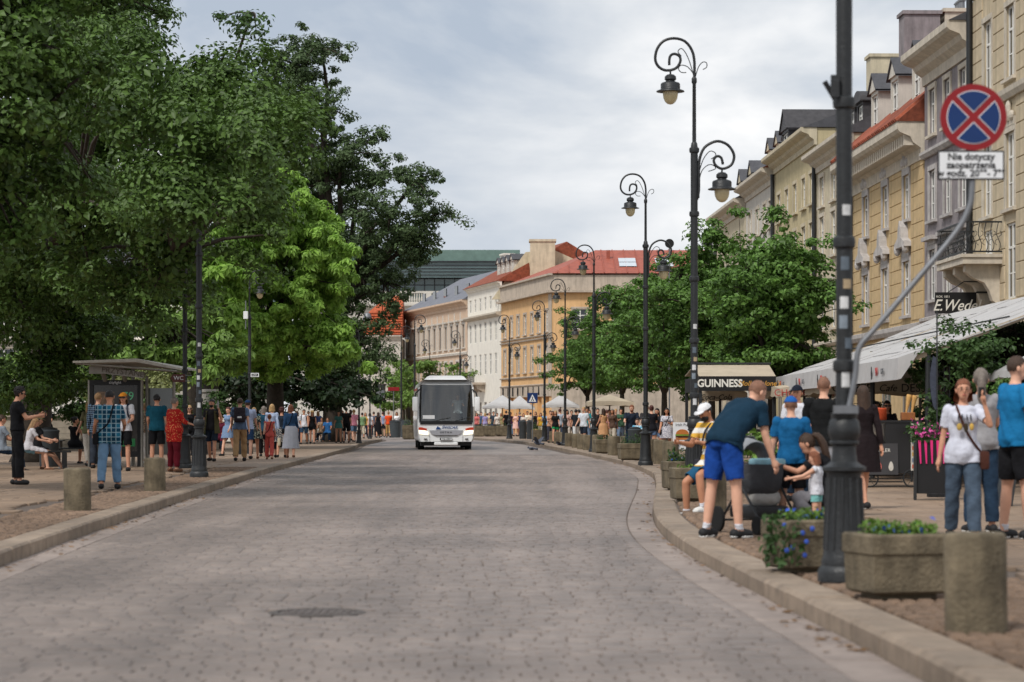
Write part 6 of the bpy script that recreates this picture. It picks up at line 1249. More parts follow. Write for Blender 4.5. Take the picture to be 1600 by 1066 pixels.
person('woman with long blond hair and pale trousers left of the checked shirt', 139, 63, 1.7, 30, (cloth((110, 108, 80)), 'short'), (cloth((196, 188, 178)), 'long'), ('long', 'blond'), 1, dict(WALK), female=True)
person('blond woman in patterned vest and white trousers right of the shelter', 228, 66, 1.66, 40, (pattern('brown_floral', 'floral', (110, 84, 70), (196, 176, 150), (60, 50, 52), 30), 'none'), (cloth((206, 200, 192)), 'long'), ('short', 'blond'), 0, dict(la=(24, 10, 60, -14)), female=True, fat=1.1, shoes=SHOEW)
person('man in dark teal t-shirt and black shorts with his back to us', 245, 60, 1.83, -6, (TEAL, 'short'), (BLK, 'shorts'), ('short', 'dark'), 0, dict(la=(10, 9, 26, -6)), fat=1.06, shoes=SHOEW)
person('grey haired woman in red dotted blouse and dark red trousers', 272, 56, 1.72, -44, (pattern('red_dots', 'dots', (172, 36, 34), (224, 150, 96), None, 26), '34'), (cloth((92, 20, 32)), 'long'), ('short', 'grey'), 0, dict(la=(10, 16, 30, 0), ra=(22, 20, 50, 0), hem=-.26), female=True, fat=1.36, shoes=SANDAL)
person('woman in sunglasses with long fair hair beside the lamp pedestal', 296, 74, 1.66, 190, (BLK, 'none'), (BLK, 'long'), ('long', 'blond'), 1, dict(WALK2), female=True, extras=(('shades',),))
person('man drinking in an open olive shirt right of the lamp pedestal', 331, 70, 1.8, 168, (cloth((46, 44, 46)), 'short'), (cloth((36, 44, 58)), 'shorts'), ('short', 'dark'), 0, dict(la=(40, 30, 125, -40), ra=(4, 8, 20, 0), ll=(12, 3, 4), rl=(-10, 3, 8)), extras=(('scarf_open', cloth((84, 80, 54))), ('beard', 'dark'), ('bottle', -1, GRAYC)))
person('seated man in maroon shirt behind the walkers on the left', 348, 84, 1.76, 165, (cloth((92, 30, 48)), 'short'), (NAVY, 'long'), ('bald', ''), 0, dict(SIT, sit=.5, nod=25, lean=14))
person('woman in grey blue sleeveless dress left of the backpack', 357, 80, 1.64, 150, (cloth((112, 134, 164)), 'none'), None, ('short', 'auburn'), 1, dict(WALK), female=True, skirt=(cloth((112, 134, 164)), .6, .14))
person('man with dark backpack and khaki trousers walking away', 375, 70.5, 1.86, 4, (cloth((96, 116, 146)), 'short'), (BEIGE, 'long'), ('short', 'brown'), 1, dict(WALK), extras=(('backpack', cloth((52, 46, 52))),))
person('man in blue cap and pale blue shirt next to the backpack', 387, 73.5, 1.82, 0, (cloth((166, 178, 206)), 'short'), (cloth((40, 64, 96)), 'shorts'), ('short', 'brown'), 1, dict(WALK2), extras=(('cap', cloth((36, 64, 104))),))
person('woman in black and cream leafy dress walking away', 397, 74, 1.6, 4, (pattern('leaf_dress', 'floral', (48, 56, 54), (186, 190, 168), (28, 30, 32), 22), 'short'), None, ('short', 'blond'), 0, dict(WALK), female=True, fat=1.1, skirt=(pattern('leaf_dress', 'floral', (0, 0, 0), (0, 0, 0)), .62, .14), shoes=SANDAL)
person('woman in dark teal jacket and black trousers, grey hair', 412, 79, 1.66, 2, (cloth((28, 64, 84)), 'long'), (BLK, 'long'), ('bob', 'grey'), 0, dict(WALK2), female=True, shoes=SHOEK)
person('blond woman in pale blue jacket with cream bag behind the girl', 425, 77, 1.72, 4, (cloth((164, 178, 204)), 'long'), (cloth((30, 40, 52)), 'capri'), ('bob', 'blond'), 1, dict(WALK), female=True, extras=(('handbag', cloth((206, 192, 166)), 1),))
person('girl in coral jumpsuit with dark shoulder bag', 421, 73, 1.38, 2, (cloth((186, 84, 76)), 'none'), (cloth((186, 84, 76)), 'long'), ('bun', 'red'), 1, dict(WALK2), female=True, extras=(('crossbag', BLK, -1),), shoes=SANDAL)
person('woman with dark red curls and floral skirt', 440, 77, 1.62, 0, (cloth((40, 48, 60)), 'short'), None, ('curly', 'auburn'), 0, dict(WALK), female=True, skirt=(pattern('floral_skirt', 'floral', (52, 62, 72), (170, 160, 150), None, 24), .5, .1))
person('red haired woman in navy jacket and long striped white skirt', 454, 76, 1.7, 2, (cloth((44, 72, 104)), 'long'), None, ('bob', 'red'), 0, dict(WALK2, hem=-.12), female=True, fat=1.1, skirt=(pattern('stripe_skirt', 'vstripes', (196, 196, 202), (130, 136, 150), None, 14), .3, .1), extras=(('crossbag', BLK, -1),), shoes=SANDAL)
person('man in white vest with backpack straps facing us in the distance', 475, 118, 1.72, 176, (WHT_C, 'none'), (cloth((40, 62, 84)), 'shorts'), ('short', 'dark'), 2, dict(WALK), extras=(('backpack', BLK),))
person('woman in black shorts and straw hat facing us', 488, 120, 1.64, 180, (BLK, 'none'), (BLK, 'hot'), ('long', 'blond'), 0, dict(WALK2), female=True, extras=(('hat', cloth((190, 160, 110))),))
person('woman in teal dress near the far left bench', 529, 124, 1.62, 190, (cloth((74, 124, 120)), 'short'), None, ('short', 'auburn'), 0, dict(STAND), female=True, skirt=(cloth((74, 124, 120)), .75, .14))
person('man all in black standing near the far left bench', 541, 125, 1.82, 5, (BLK, 'short'), (BLK, 'shorts'), ('short', 'dark'), 0, dict(STAND, hem=-.2))
person('person in pink shirt and denim shorts beside the far lamp', 553, 130, 1.76, 20, (cloth((214, 140, 160)), 'short'), (JEAN, 'shorts'), ('short', 'blond'), 1, dict(WALK))
for i, (px, Y, lb, c) in enumerate([(503, 132, 'seated person in beige at the far left bench', (168, 140, 116)), (512, 130, 'seated person in bright blue on the far left bench', (56, 112, 172)), (521, 133, 'seated person in yellow at the end of the far left bench', (206, 164, 84))]): person(lb, px, Y, 1.72, 175, (cloth(c), 'short'), (NAVY, 'long'), ('short', 'brown'), 0, dict(SIT))
person('woman in white shirt and pink shorts far left of the bus', 578, 158, 1.66, 8, (WHT_C, 'short'), (cloth((176, 110, 108)), 'hot'), ('bob', 'dark'), 0, dict(WALK), female=True)
person('woman in long black dress far left of the bus', 591, 158, 1.7, 6, (BLK, 'none'), None, ('long', 'brown'), 0, dict(WALK), female=True, skirt=(BLK, .2, .14))
person('man in bright orange shirt left of the bus', 607, 160, 1.74, 4, (cloth((226, 84, 40)), 'short'), (cloth((196, 156, 96)), 'capri'), ('short', 'sand'), 0, dict(WALK2))
person('person in grey coat behind the black dress', 584, 162, 1.74, 0, (cloth((92, 96, 108)), 'long'), (NAVY, 'long'), ('short', 'brown'), 0, dict(WALK))
# bench sitters on the left
person('girl in white top and denim shorts sitting on the left bench', 44, 58.5, 1.62, -70, (cloth((190, 186, 190)), 'short'), (cloth((120, 160, 176)), 'hot'), ('long', 'sand'), 1, dict(SIT, nod=16, lean=14), female=True, shoes=SANDAL)
person('person in khaki cap and black top sitting with legs stretched out', 58, 59.5, 1.7, -74, (BLK, 'short'), (cloth((40, 40, 46)), 'hot'), ('bob', 'dark'), 1, dict(SIT, ll=(72, 4, 36), rl=(66, 6, 30), nod=12), female=True, shoes=SHOEW, extras=(('cap', cloth((124, 120, 88))),))
person('person in grey patterned shirt cut by the left edge on the bench', 2, 57.5, 1.72, -60, (cloth((120, 128, 138)), 'short'), (cloth((36, 52, 72)), 'long'), ('short', 'brown'), 0, dict(SIT))
person('red haired woman in black sitting on the steps behind the bin', 75, 90, 1.66, 172, (BLK, 'short'), (BLK, 'long'), ('long', 'auburn'), 0, dict(SIT, sit=.85), female=True, extras=(('shades',),))
person('dark haired woman in black dress on the black bench with her back to us', 117, 66, 1.66, -30, (BLK, 'none'), None, ('bun', 'dark'), 0, dict(SIT, la=(50, 12, 90, -20), turn=-40), female=True, skirt=(BLK, .4, .12))
# ---------------- right side crowd
RC = [(745, 172, 1.7, 'w', (200, 110, 110), (60, 70, 90)), (752, 174, 1.76, 'm', (70, 92, 120), (60, 60, 60)), (758, 173, 1.66, 'w', (160, 150, 196), (190, 190, 200)), (765, 175, 1.7, 'w', (196, 176, 140), (80, 80, 100)), (771, 174, 1.8, 'm', (60, 70, 80), (50, 60, 90)), (777, 173, 1.68, 'w', (210, 200, 190), (60, 60, 70)),
      (791, 176, 1.82, 'm', (24, 24, 28), (24, 24, 28)), (806, 172, 1.68, 'd', (224, 180, 168), 0), (818, 168, 1.64, 'w', (206, 196, 186), (60, 60, 70)), (829, 166, 1.7, 'w', (200, 180, 160), (190, 170, 150)), (837, 166, 1.72, 'd', (28, 28, 30), 0),
      (860, 126, 1.66, 'w', (196, 150, 120), (60, 60, 70)), (868, 124, 1.68, 'w', (26, 26, 28), (32, 140, 84)), (875, 128, 1.78, 'm', (180, 190, 205), (60, 70, 90)), (886, 124, 1.7, 'w', (206, 170, 160), (210, 200, 190)), (893, 126, 1.68, 'w', (190, 150, 130), (40, 40, 50)), (900, 122, 1.74, 'm', (40, 44, 50), (210, 210, 210)),
      (912, 108, 1.78, 'm', (206, 212, 220), (36, 44, 56)), (921, 128, 1.7, 'w', (150, 90, 80), (40, 40, 50)), (934, 112, 1.72, 'm', (44, 40, 42), (40, 44, 52)), (943, 104, 1.7, 'd', (196, 150, 110), 0), (952, 116, 1.7, 'w', (60, 60, 64), (40, 40, 44)), (962, 120, 1.72, 'm', (70, 74, 84), (40, 44, 50)),
      (1018, 78, 1.66, 'w', (30, 30, 36), (90, 110, 140)), (1027, 80, 1.6, 'w', (44, 42, 46), (110, 130, 160)), (1010, 84, 1.72, 'm', (60, 58, 60), (70, 80, 96))]
ORD = ['red', 'blue', 'lilac', 'sand', 'slate', 'cream', 'black suit', 'blush dress', 'pale top', 'tan top', 'little black dress', 'peach top', 'black top and green shorts', 'light blue shirt', 'rose top', 'brown top', 'black shirt and white trousers', 'white shirt and dark shorts', 'rust top', 'charcoal shirt', 'sandy dress', 'dark grey top', 'grey blue shirt', 'black t-shirt and denim', 'dark print t-shirt', 'brown grey shirt']
WHERE = ['in the crowd just right of the bus']*6+['under the far awnings']*5+['in the group by the far lamps']*6+['walking behind the row of bollards']*6+['behind the bollards left of the burger board']*3
for i, (px, Y, h_, t_, c1, c2) in enumerate(RC):
    fem = t_ != 'm'; mt = cloth(c1); hd = [170, 185, 10, 150, 200, 175, 30][i % 7]; sk_ = (mt, .55, .14) if t_ == 'd' else None
    person(('woman' if fem else 'man')+' in '+ORD[i]+' '+WHERE[i], px, Y, h_, hd, (mt, 'none' if t_ == 'd' else 'short'), None if t_ == 'd' else (cloth(c2), 'hot' if i in (12, 23, 24) else ('shorts' if i == 17 else 'long')), (['long', 'short', 'bob', 'bun'][i % 4] if fem else 'short', ['brown', 'dark', 'blond', 'auburn', 'dark'][i % 5]), i % 2, [WALK, WALK2, STAND, PHONE][i % 4], fem, skirt=sk_)
person('woman in white floral dress beside the burger board', 1042, 79, 1.6, 172, (pattern('white_floral', 'floral', (204, 202, 206), (120, 120, 140), None, 40), 'short'), None, ('long', 'dark'), 2, dict(WALK2, la=(20, 10, 80, -30)), female=True, skirt=(pattern('white_floral', 'floral', (0, 0, 0), (0, 0, 0)), .6, .14), extras=(('crossbag', BLK, 1),))
person('man in navy printed t-shirt leaning beside the dark litter bin', 986, 78, 1.7, 185, (cloth((36, 44, 58)), 'short'), (NAVY, 'long'), ('crop', 'red'), 1, dict(lean=16, la=(20, 10, 10, 0), ra=(30, 14, 60, -10)), fat=1.1, extras=(('beard', 'red'),))
person('child in pale blue tie dye shirt beside the litter bin', 996, 77, 1.2, 160, (pattern('tie_dye', 'floral', (90, 170, 206), (190, 214, 226), None, 12), 'short'), (NAVY, 'shorts'), ('short', 'brown'), 1, STAND)

person('coach driver in a white shirt at the wheel', 0, BY+1.25, 1.74, 183, (WHT_C, 'short'), (BLK, 'long'), ('short', 'brown'), 0, dict(SIT, sit=.5, la=(55, 10, 30, -5), ra=(55, 10, 30, -5)), x=bx+.55-.07, z0=1.08)

MORE = [(748, 178, (120, 190, 170), 'mint'), (762, 179, (210, 110, 90), 'coral'), (783, 176, (150, 140, 100), 'khaki'), (798, 178, (100, 60, 100), 'plum'), (812, 172, (40, 56, 96), 'navy'), (824, 170, (226, 220, 200), 'ivory'), (845, 150, (206, 160, 60), 'mustard'), (852, 146, (130, 176, 214), 'sky blue'), (864, 132, (150, 50, 44), 'brick red'), (883, 134, (130, 130, 134), 'mid grey'), (905, 128, (96, 104, 60), 'olive'), (917, 118, (40, 140, 150), 'turquoise'), (928, 120, (220, 220, 222), 'plain white'), (948, 112, (220, 150, 170), 'bright pink'), (957, 106, (90, 70, 60), 'cocoa'), (970, 112, (60, 90, 70), 'bottle green')]
for i, (px, Y, c, nm) in enumerate(MORE):
    fem = i % 3 != 1; person(('woman' if fem else 'man')+' in a '+nm+' top in the crowd along the right pavement', px, Y, 1.62+.03*(i % 6), [175, 10, 160, 195, 60, 185][i % 6], (cloth(c), ['short', 'none', 'long'][i % 3]), (cloth([(50, 60, 84), (40, 40, 44), (190, 180, 165), (110, 130, 156)][i % 4]), ['long', 'shorts', 'capri'][i % 3]), (['bob', 'short', 'long', 'bun'][i % 4] if fem else 'short', ['dark', 'brown', 'sand', 'auburn', 'grey'][i % 5]), i % 3, [WALK, STAND, WALK2, PHONE][i % 4], fem)

MORE = [(464, 118, (190, 190, 196), 'pale grey'), (482, 136, (200, 90, 80), 'tomato red'), (497, 138, (70, 90, 140), 'denim blue'), (535, 136, (210, 200, 180), 'cream'), (548, 140, (60, 60, 66), 'charcoal'), (566, 150, (120, 150, 110), 'sage'), (571, 158, (210, 170, 90), 'ochre'), (598, 166, (150, 160, 190), 'lavender'), (620, 168, (230, 230, 232), 'snow white')]
for i, (px, Y, c, nm) in enumerate(MORE):
    fem = i % 2 == 0; person(('woman' if fem else 'man')+' in a '+nm+' top in the distance on the left pavement', px, Y, 1.64+.03*(i % 5), [5, 178, 20, 170, 60][i % 5], (cloth(c), ['short', 'long'][i % 2]), (cloth([(50, 60, 84), (40, 40, 44), (180, 170, 150)][i % 3]), ['long', 'shorts', 'capri'][i % 3]), (['bob', 'long'][i % 4 // 2] if fem else 'short', ['brown', 'dark', 'sand', 'auburn'][i % 4]), i % 3, [WALK, STAND, WALK2][i % 3], fem)
# ================================================================== cafes, awnings and clutter on the right
CANV = mat('canvas_white', lin((196, 194, 193)), .85, .08, 1.5, .15, 25, streak=.12, trans=.15); CANB = mat('canvas_beige', lin((196, 182, 160)), .85, .08, 2, .15, 25, streak=.15, trans=.15); CANK = mat('canvas_black', lin((26, 25, 26)), .8, .1, 3)
WOOD = mat('painted_beam', lin((170, 154, 132)), .7, .15, 5); GOLD = mat('gold_letter', lin((190, 140, 62)), .5, .08, 4); CREAMP = mat('cream_letter', lin((226, 222, 212)), .5, .04, 4); REDM = mat('red_mark', lin((176, 62, 58)), .6, .08, 4)
aw = empty('cafe_awning', (7.0, 43.5, KZ), 0, 'big white cafe awning with printed valance on the right', 'awning')
zf, zb, D, Lq = 2.44-KZ, 4.05-KZ, 4.3, 20.5
m = MB(); n = 20
for i in range(n):
    y0, y1 = Lq*i/n, Lq*(i+1)/n
    for j in range(6):
        t0, t1 = j/6, (j+1)/6; sag = lambda t: -.07*math.sin(math.pi*t)
        m.add([(D*t0, y0, zf+(zb-zf)*t0+sag(t0)), (D*t1, y0, zf+(zb-zf)*t1+sag(t1)), (D*t1, y1, zf+(zb-zf)*t1+sag(t1)), (D*t0, y1, zf+(zb-zf)*t0+sag(t0))], [(0, 1, 2, 3)])
canopy = m.build('canopy', CANV, aw); sl = canopy.modifiers.new('t', 'SOLIDIFY'); sl.thickness = .02
for i in range(5):
    y0, y1 = .02+i*Lq/5, (i+1)*Lq/5-.03; m = MB(); rows = [[(-.02-.05*t+.012*math.sin(8*u+i), y0+(y1-y0)*u, zf+.02-.4*t) for u in [k/12 for k in range(13)]] for t in (0, .5, 1)]
    m.add([p for r_ in rows for p in r_], [(j*13+k, j*13+k+1, (j+1)*13+k+1, (j+1)*13+k) for j in range(2) for k in range(12)]); v_ = m.build('valance', CANV, aw); sl = v_.modifiers.new('t', 'SOLIDIFY'); sl.thickness = .012
    for k in range(1):
        yc = y0+(y1-y0)*.5; text('valance_mark', 'VH', .22, REDM, v_, (-.085, yc+.35, zf-.2), (R(90), 0, R(-90)), ext=.004, bold=.004); text('valance_text', 'CAFE', .15, GREY_METAL, v_, (-.085, yc-.35, zf-.2), (R(90), 0, R(-90)), ext=.004)
        m = MB(); m.prism([(yc+.95, zf-.2), (yc+1.0, zf-.08), (yc+1.05, zf-.2), (yc+1.0, zf-.33)], -.09, -.075, axis='x'); m.build('valance_diamond', INK, v_)
m = MB(); ys_ = [-.012, -.01]
m.add([(0, -.01, zf+.0), (.02, -.01, zf-.36), (.0, -.01, zf-.36)], [(0, 1, 2)])
m = MB(); m.prism([(-.05, zf+.02), (.35, zf+.16), (.0, zf-.36), (-.07, zf-.38)], -.02, -.005); m.build('valance_end', CANV, aw)
for y in (0.1, 6.8, 13.6, 20.3):
    m = MB(); m.box(0, D, y-.04, y+.04, -.03, .05, Matrix.Translation((0, 0, zf-.1)) @ Matrix.Rotation(-math.atan2(zb-zf, D), 4, 'Y')); m.build('rafter', WOOD, aw)
    for x in (.5, D-.1): m = MB(); m.tube([(x, y, 0), (x, y, zf-.05+(zb-zf)*x/D)], .05, 8); m.build('post', IRON, aw)
m = MB(); m.box(-.0, .06, 0, Lq, zf-.1, zf-.04); m.build('front_beam', WOOD, aw)
m = MB(); m.tube([(D*.45, -.05, zf+(zb-zf)*.45+.03), (D*.45, Lq, zf+(zb-zf)*.45+.03)], .015, 6); m.build('seam_cord', INK, aw)
def parasol(x, y, w_, d, z0, rise, label, mt, val=.25, letters=None, cat='parasol', valmat=None, lm=INK, group=None):
    o = empty('parasol', (x, y, KZ), 0, label, cat, group); a, b = w_/2, d/2; m = MB(); n = 10
    vs = [(0, 0, z0+rise)]; ring = []
    for (x0, y0), (x1, y1) in zip([(-a, -b), (a, -b), (a, b), (-a, b)], [(a, -b), (a, b), (-a, b), (-a, -b)]):
        for k in range(n): t = k/n; ring.append((x0+(x1-x0)*t, y0+(y1-y0)*t, z0+.05*math.sin(math.pi*t)))
    N_ = len(ring); midr = [(x_*.5, y_*.5, z0+(z_-z0)*.5+rise*.44) for x_, y_, z_ in ring]
    m.add(vs+midr+ring, [(0, 1+i, 1+(i+1) % N_) for i in range(N_)]+[(1+i, 1+N_+i, 1+N_+(i+1) % N_, 1+(i+1) % N_) for i in range(N_)]); c = m.build('canopy', mt, o, smooth=20); sl = c.modifiers.new('t', 'SOLIDIFY'); sl.thickness = .012
    m = MB(); low = [(x_*1.01, y_*1.01, z_-val+.02*math.sin(i*1.7)) for i, (x_, y_, z_) in enumerate(ring)]; m.add(ring+low, [(i, (i+1) % N_, N_+(i+1) % N_, N_+i) for i in range(N_)]); v_ = m.build('valance', valmat or mt, o); sl = v_.modifiers.new('t', 'SOLIDIFY'); sl.thickness = .008
    m = MB(); m.tube([(0, 0, 0), (0, 0, z0+rise)], .035, 8); m.lathe([(.3, 0), (.3, .06), (.06, .08), (.06, .3)], 16); m.build('pole', IRON, o)
    for t in letters or []: text('lettering', t[0], t[1], t[3] if len(t) > 3 else lm, v_, (t[2], -b*1.01-.03, z0-val*.5), ext=.003, bold=t[4] if len(t) > 4 else 0, shear=t[5] if len(t) > 5 else 0)
    return o
s54 = F/54
parasol(PX(1385, 54), 56.2, 2.6, 4, PZ(597, 54)-KZ, .75, 'beige parasol lettered COFFEE and DESSERT under the awning', CANB, .28, [('COFFEE', .26, -.75), ('Cafe', .22, .05, INK, 0, .3), ('DESSERT', .26, .85)])
parasol(PX(1272, 60), 62, 1.7, 3.2, PZ(606, 60)-KZ, .2, 'beige parasol with red letters under the far end of the awning', CANB, .25, [('CHOCO', .24, -.5, REDM), ('CHURROS', .22, .45, REDM)])
parasol(PX(1690, 40), 41, 2.2, 3, PZ(582, 40)-KZ, .75, 'white parasol cut by the right edge', CANV, .12)
# stout pub awning
pb = empty('pub_awning', (PX(1152, 62), 62, KZ), 0, 'black pub awning lettered GUINNESS with beige roof', 'awning'); hw = 60*62/F; z1, z2, z3 = PZ(611, 62)-KZ, PZ(588, 62)-KZ, PZ(568, 62)-KZ
m = MB(); m.box(-hw, hw, -.03, .03, z1, z2); m.box(-hw, -hw+.03, .03, 5, z1, z2); m.box(hw-.03, hw, .03, 5, z1, z2); v_ = m.build('valance', CANK, pb)
text('brand_lettering', 'GUINNESS', .27, CREAMP, v_, (-.45, -.035, (z1+z2)/2), ext=.004, bold=.008, sx=.92); text('pub_lettering', "Molly Malone's", .18, GOLD, v_, (.56, -.035, (z1+z2)/2), ext=.003, bold=.002, shear=.3)
m = MB(); m.add([(-hw, -.03, z2), (hw, -.03, z2), (hw, 1.6, z3), (-hw, 1.6, z3), (hw, 5, z2+.1), (-hw, 5, z2+.1)], [(0, 1, 2, 3), (3, 2, 4, 5)]); c = m.build('canopy', CANB, pb); sl = c.modifiers.new('t', 'SOLIDIFY'); sl.thickness = .02
m = MB(); m.box(-hw-.05, hw+.05, 1.55, 1.65, z3+.01, z3+.06); m.build('ridge_bar', IRON, pb)
for x in (-hw+.04, hw-.04):
    for y in (.05, 4.9): m = MB(); m.box(x-.04, x+.04, y-.04, y+.04, 0, z1); m.build('post', IRON, pb)
parasol(PX(1130, 64), 65, 1.3, 1.8, PZ(614, 64)-KZ, .4, 'cream parasol lettered Coca-Cola below the pub awning', CANB, .24, [('Coca-Cola', .2, -.2, INK, .002, .35)])
# far tents
for i, (px, Y, w_, py, rise, lb, mt) in enumerate([(785, 182, 3.0, 636, .9, 'white market parasol in front of the white town house', CANV), (812, 178, 2.2, 637, .9, 'white market parasol below the crossing sign', CANV), (876, 152, 2.3, 634, .7, 'white pointed tent behind the far crowd', CANV)]): parasol(PX(px, Y), Y, w_, w_, PZ(py, Y)-KZ, rise, lb, mt, .15)
parasol(PX(958, 112), 116, 2.2, 3, PZ(628, 112)-KZ, .4, 'grey awning parasol behind the far crowd', CANB, .2)
parasol(PX(505, 150), 152, 2.6, 2.6, PZ(628, 150)-KZ, .8, 'white tent beyond the far left bench', CANV, .2)
# ice cream cart
ct = empty('ice_cream_cart', (PX(1394, 43.2), 43.2, KZ), 0, 'dark ice cream cart with painted cones on its front board', 'cart'); CARTK = mat('cart_black', lin((34, 33, 34)), .4, .15, 5); 
m = MB(); m.box(-.12, .5, 0, .9, .25, 1.16); m.box(-.52, -.12, .05, .9, .25, .78); m.box(-.55, .53, -.02, .95, 1.16, 1.2); m.build('body', CARTK, ct)
m = MB(); m.box(-.52, -.14, .1, .14, .8, 1.14); m.box(-.5, -.14, .16, .85, .79, .82); m.build('glass_case', mat('case_glass', lin((120, 108, 94)), .08, .4, 6, spec=.8), ct)
m = MB(); m.box(-.6, .1, -.09, -.05, .22, .78, Matrix.Rotation(R(-6), 4, 'X')); fb = m.build('front_board', mat('board_charcoal', lin((58, 56, 57)), .5, .12, 5), ct)
for x, c in ((-.45, (224, 196, 120)), (-.24, (220, 120, 110)), (-.03, (206, 200, 190))): m = MB(); m.prism([(x+.042*math.sin(a)*(1-.25*math.cos(a)), .38+.085*math.cos(a)) for a in [2*math.pi*k/16 for k in range(16)]], -.066, -.057); m.build('painted_scoop', cloth(c), fb)
text('board_lettering', 'SCHÖLLER', .09, CREAMP, fb, (-.25, -.03, .66), ext=.002)
m = MB(); m.box(.33, .5, -.035, -.02, .3, 1.14); mb_ = m.build('menu_strip', mat('menu_paper', lin((196, 190, 180)), .5, .25, 14), ct)
for k in range(7): m = MB(); m.box(.35, .48, -.04, -.036, .34+k*.11, .41+k*.11); m.build('menu_picture', cloth([(180, 90, 70), (120, 130, 150), (200, 160, 90)][k % 3]), mb_)
for x in (-.4, .35):
    m = MB(); m.tube([(x+.15*math.cos(R(20*k)), .0, .16+.15*math.sin(R(20*k))) for k in range(19)], .014, 6); 
    for k in range(6): m.tube([(x, 0, .16), (x+.15*math.cos(R(60*k)), 0, .16+.15*math.sin(R(60*k)))], .006, 4)
    m.build('wheel', IRON, ct)
m = MB()
for z in (.1, .16, .22): m.tube([(-.55, .05, z), (.2, .05, z)], .012, 5)
m.build('base_rails', IRON, ct)
m = MB(); m.lathe([(.19, 0), (.2, .02), (.2, .2), (.18, .22), (.02, .23)], 20, c=(-.25, .3, 1.2)); tag(m.build('drum', mat('orange_drum', lin((186, 74, 38)), .5, .1, 5), None, (PX(1394, 43.2), 43.2, KZ), smooth=40), 'orange drum standing on the ice cream cart', 'drum')
wx = empty('wafer_holder', (PX(1394, 43.2)+.32, 43.45, KZ+1.2), 0, 'wooden holder with two wafer cones on the cart', 'holder'); m = MB(); m.bev(-.12, .12, -.1, .1, 0, .14, .01); m.build('box', mat('wafer_wood', lin((150, 92, 50)), .7, .2, 8), wx)
for x in (-.05, .05): m = MB(); m.lathe([(.012, 0), (.05, .3), (.045, .34)], 10, Matrix.Rotation(R(10), 4, 'Y'), c=(x, 0, .12)); m.build('cone', mat('wafer', lin((206, 160, 96)), .7, .15, 12), wx)
# flower box stand
fb = empty('flower_stand', (PX(1455, 36.5), 36.5, KZ), R(-8), 'black stand of pink flowers with pink stripes beside the walkway', 'flower stand'); m = MB(); m.box(-.26, .26, -.16, .16, .1, .62); m.build('box', BLACK, fb)
for x in (-.24, .24):
    for y in (-.17, .17): m = MB(); m.box(x-.02, x+.02, y-.03, y+.03, 0, .9); m.build('leg', IRON, fb)
for k in range(5): m = MB(); m.prism([(-.2+k*.09, .9), (-.16+k*.09, .9), (-.15+k*.085, .55), (-.17+k*.085, .55)], -.185, -.165); m.build('pink_slat', mat('pink_plastic', lin((214, 46, 118)), .4, .05, 4), fb)
m = MB(); m.box(-.26, .26, -.16, .16, .62, .9); m.build('trough', BLACK, fb); tuft('foliage', fb, -.3, .3, -.2, .2, .88, 420, .3, LEAFD, .07); tuft('blossoms', fb, -.3, .3, -.22, .1, .95, 150, .3, FLP, .06)
# feather flag
ff = empty('feather_flag', (PX(1464, 38), 38, KZ), 0, 'dark narrow advertising flag on a thin pole by the awning', 'flag'); m = MB(); zt = PZ(486, 38)-KZ; m.tube([(0, 0, 0), (0, 0, zt)], .012, 6); m.build('pole', IRON, ff); a, b = PZ(640, 38)-KZ, PZ(560, 38)-KZ; m = MB(); m.loft([[(0, 0, z), (-.03-.03*math.sin((z-a)/(b-a)*3), .02*math.sin(z*4), z), (-.05-.06*math.sin((z-a)/(b-a)*3), .01, z+.04)] for z in [a+(b-a)*k/8 for k in range(9)]], cap=False); fl_ = m.build('cloth', cloth((64, 68, 80)), ff); sl = fl_.modifiers.new('t', 'SOLIDIFY'); sl.thickness = .006
m = MB(); m.lathe([(.16, 0), (.16, .05), (.03, .06)], 14); m.build('base', BLACK, ff)
# chocolate shop sign
wd = empty('shop_sign', (13.3, 76, PZ(490, 76)), 0, 'black projecting shop sign lettered E. Wedel in white script', 'shop sign'); s76 = 76/F; m = MB(); m.box(0, 64*s76, -.06, .06, 0, 33*s76); pn = m.build('panel', CANK, wd); text('script', 'E.Wedel', .5, CREAMP, pn, (32*s76, -.07, 12*s76), ext=.004, bold=.004, shear=.4, sx=.85); text('small_print', 'ROK 1851', .1, CREAMP, pn, (12*s76, -.07, 26*s76), ext=.003)
m = MB(); m.tube([(64*s76, 0, 33*s76), (1.75, 0, 33*s76)], .03, 6); m.tube([(.4, 0, 33*s76), (.9, 0, 1.0), (1.74, 0, 1.0)], .018, 6); m.build('bracket', IRON, wd)
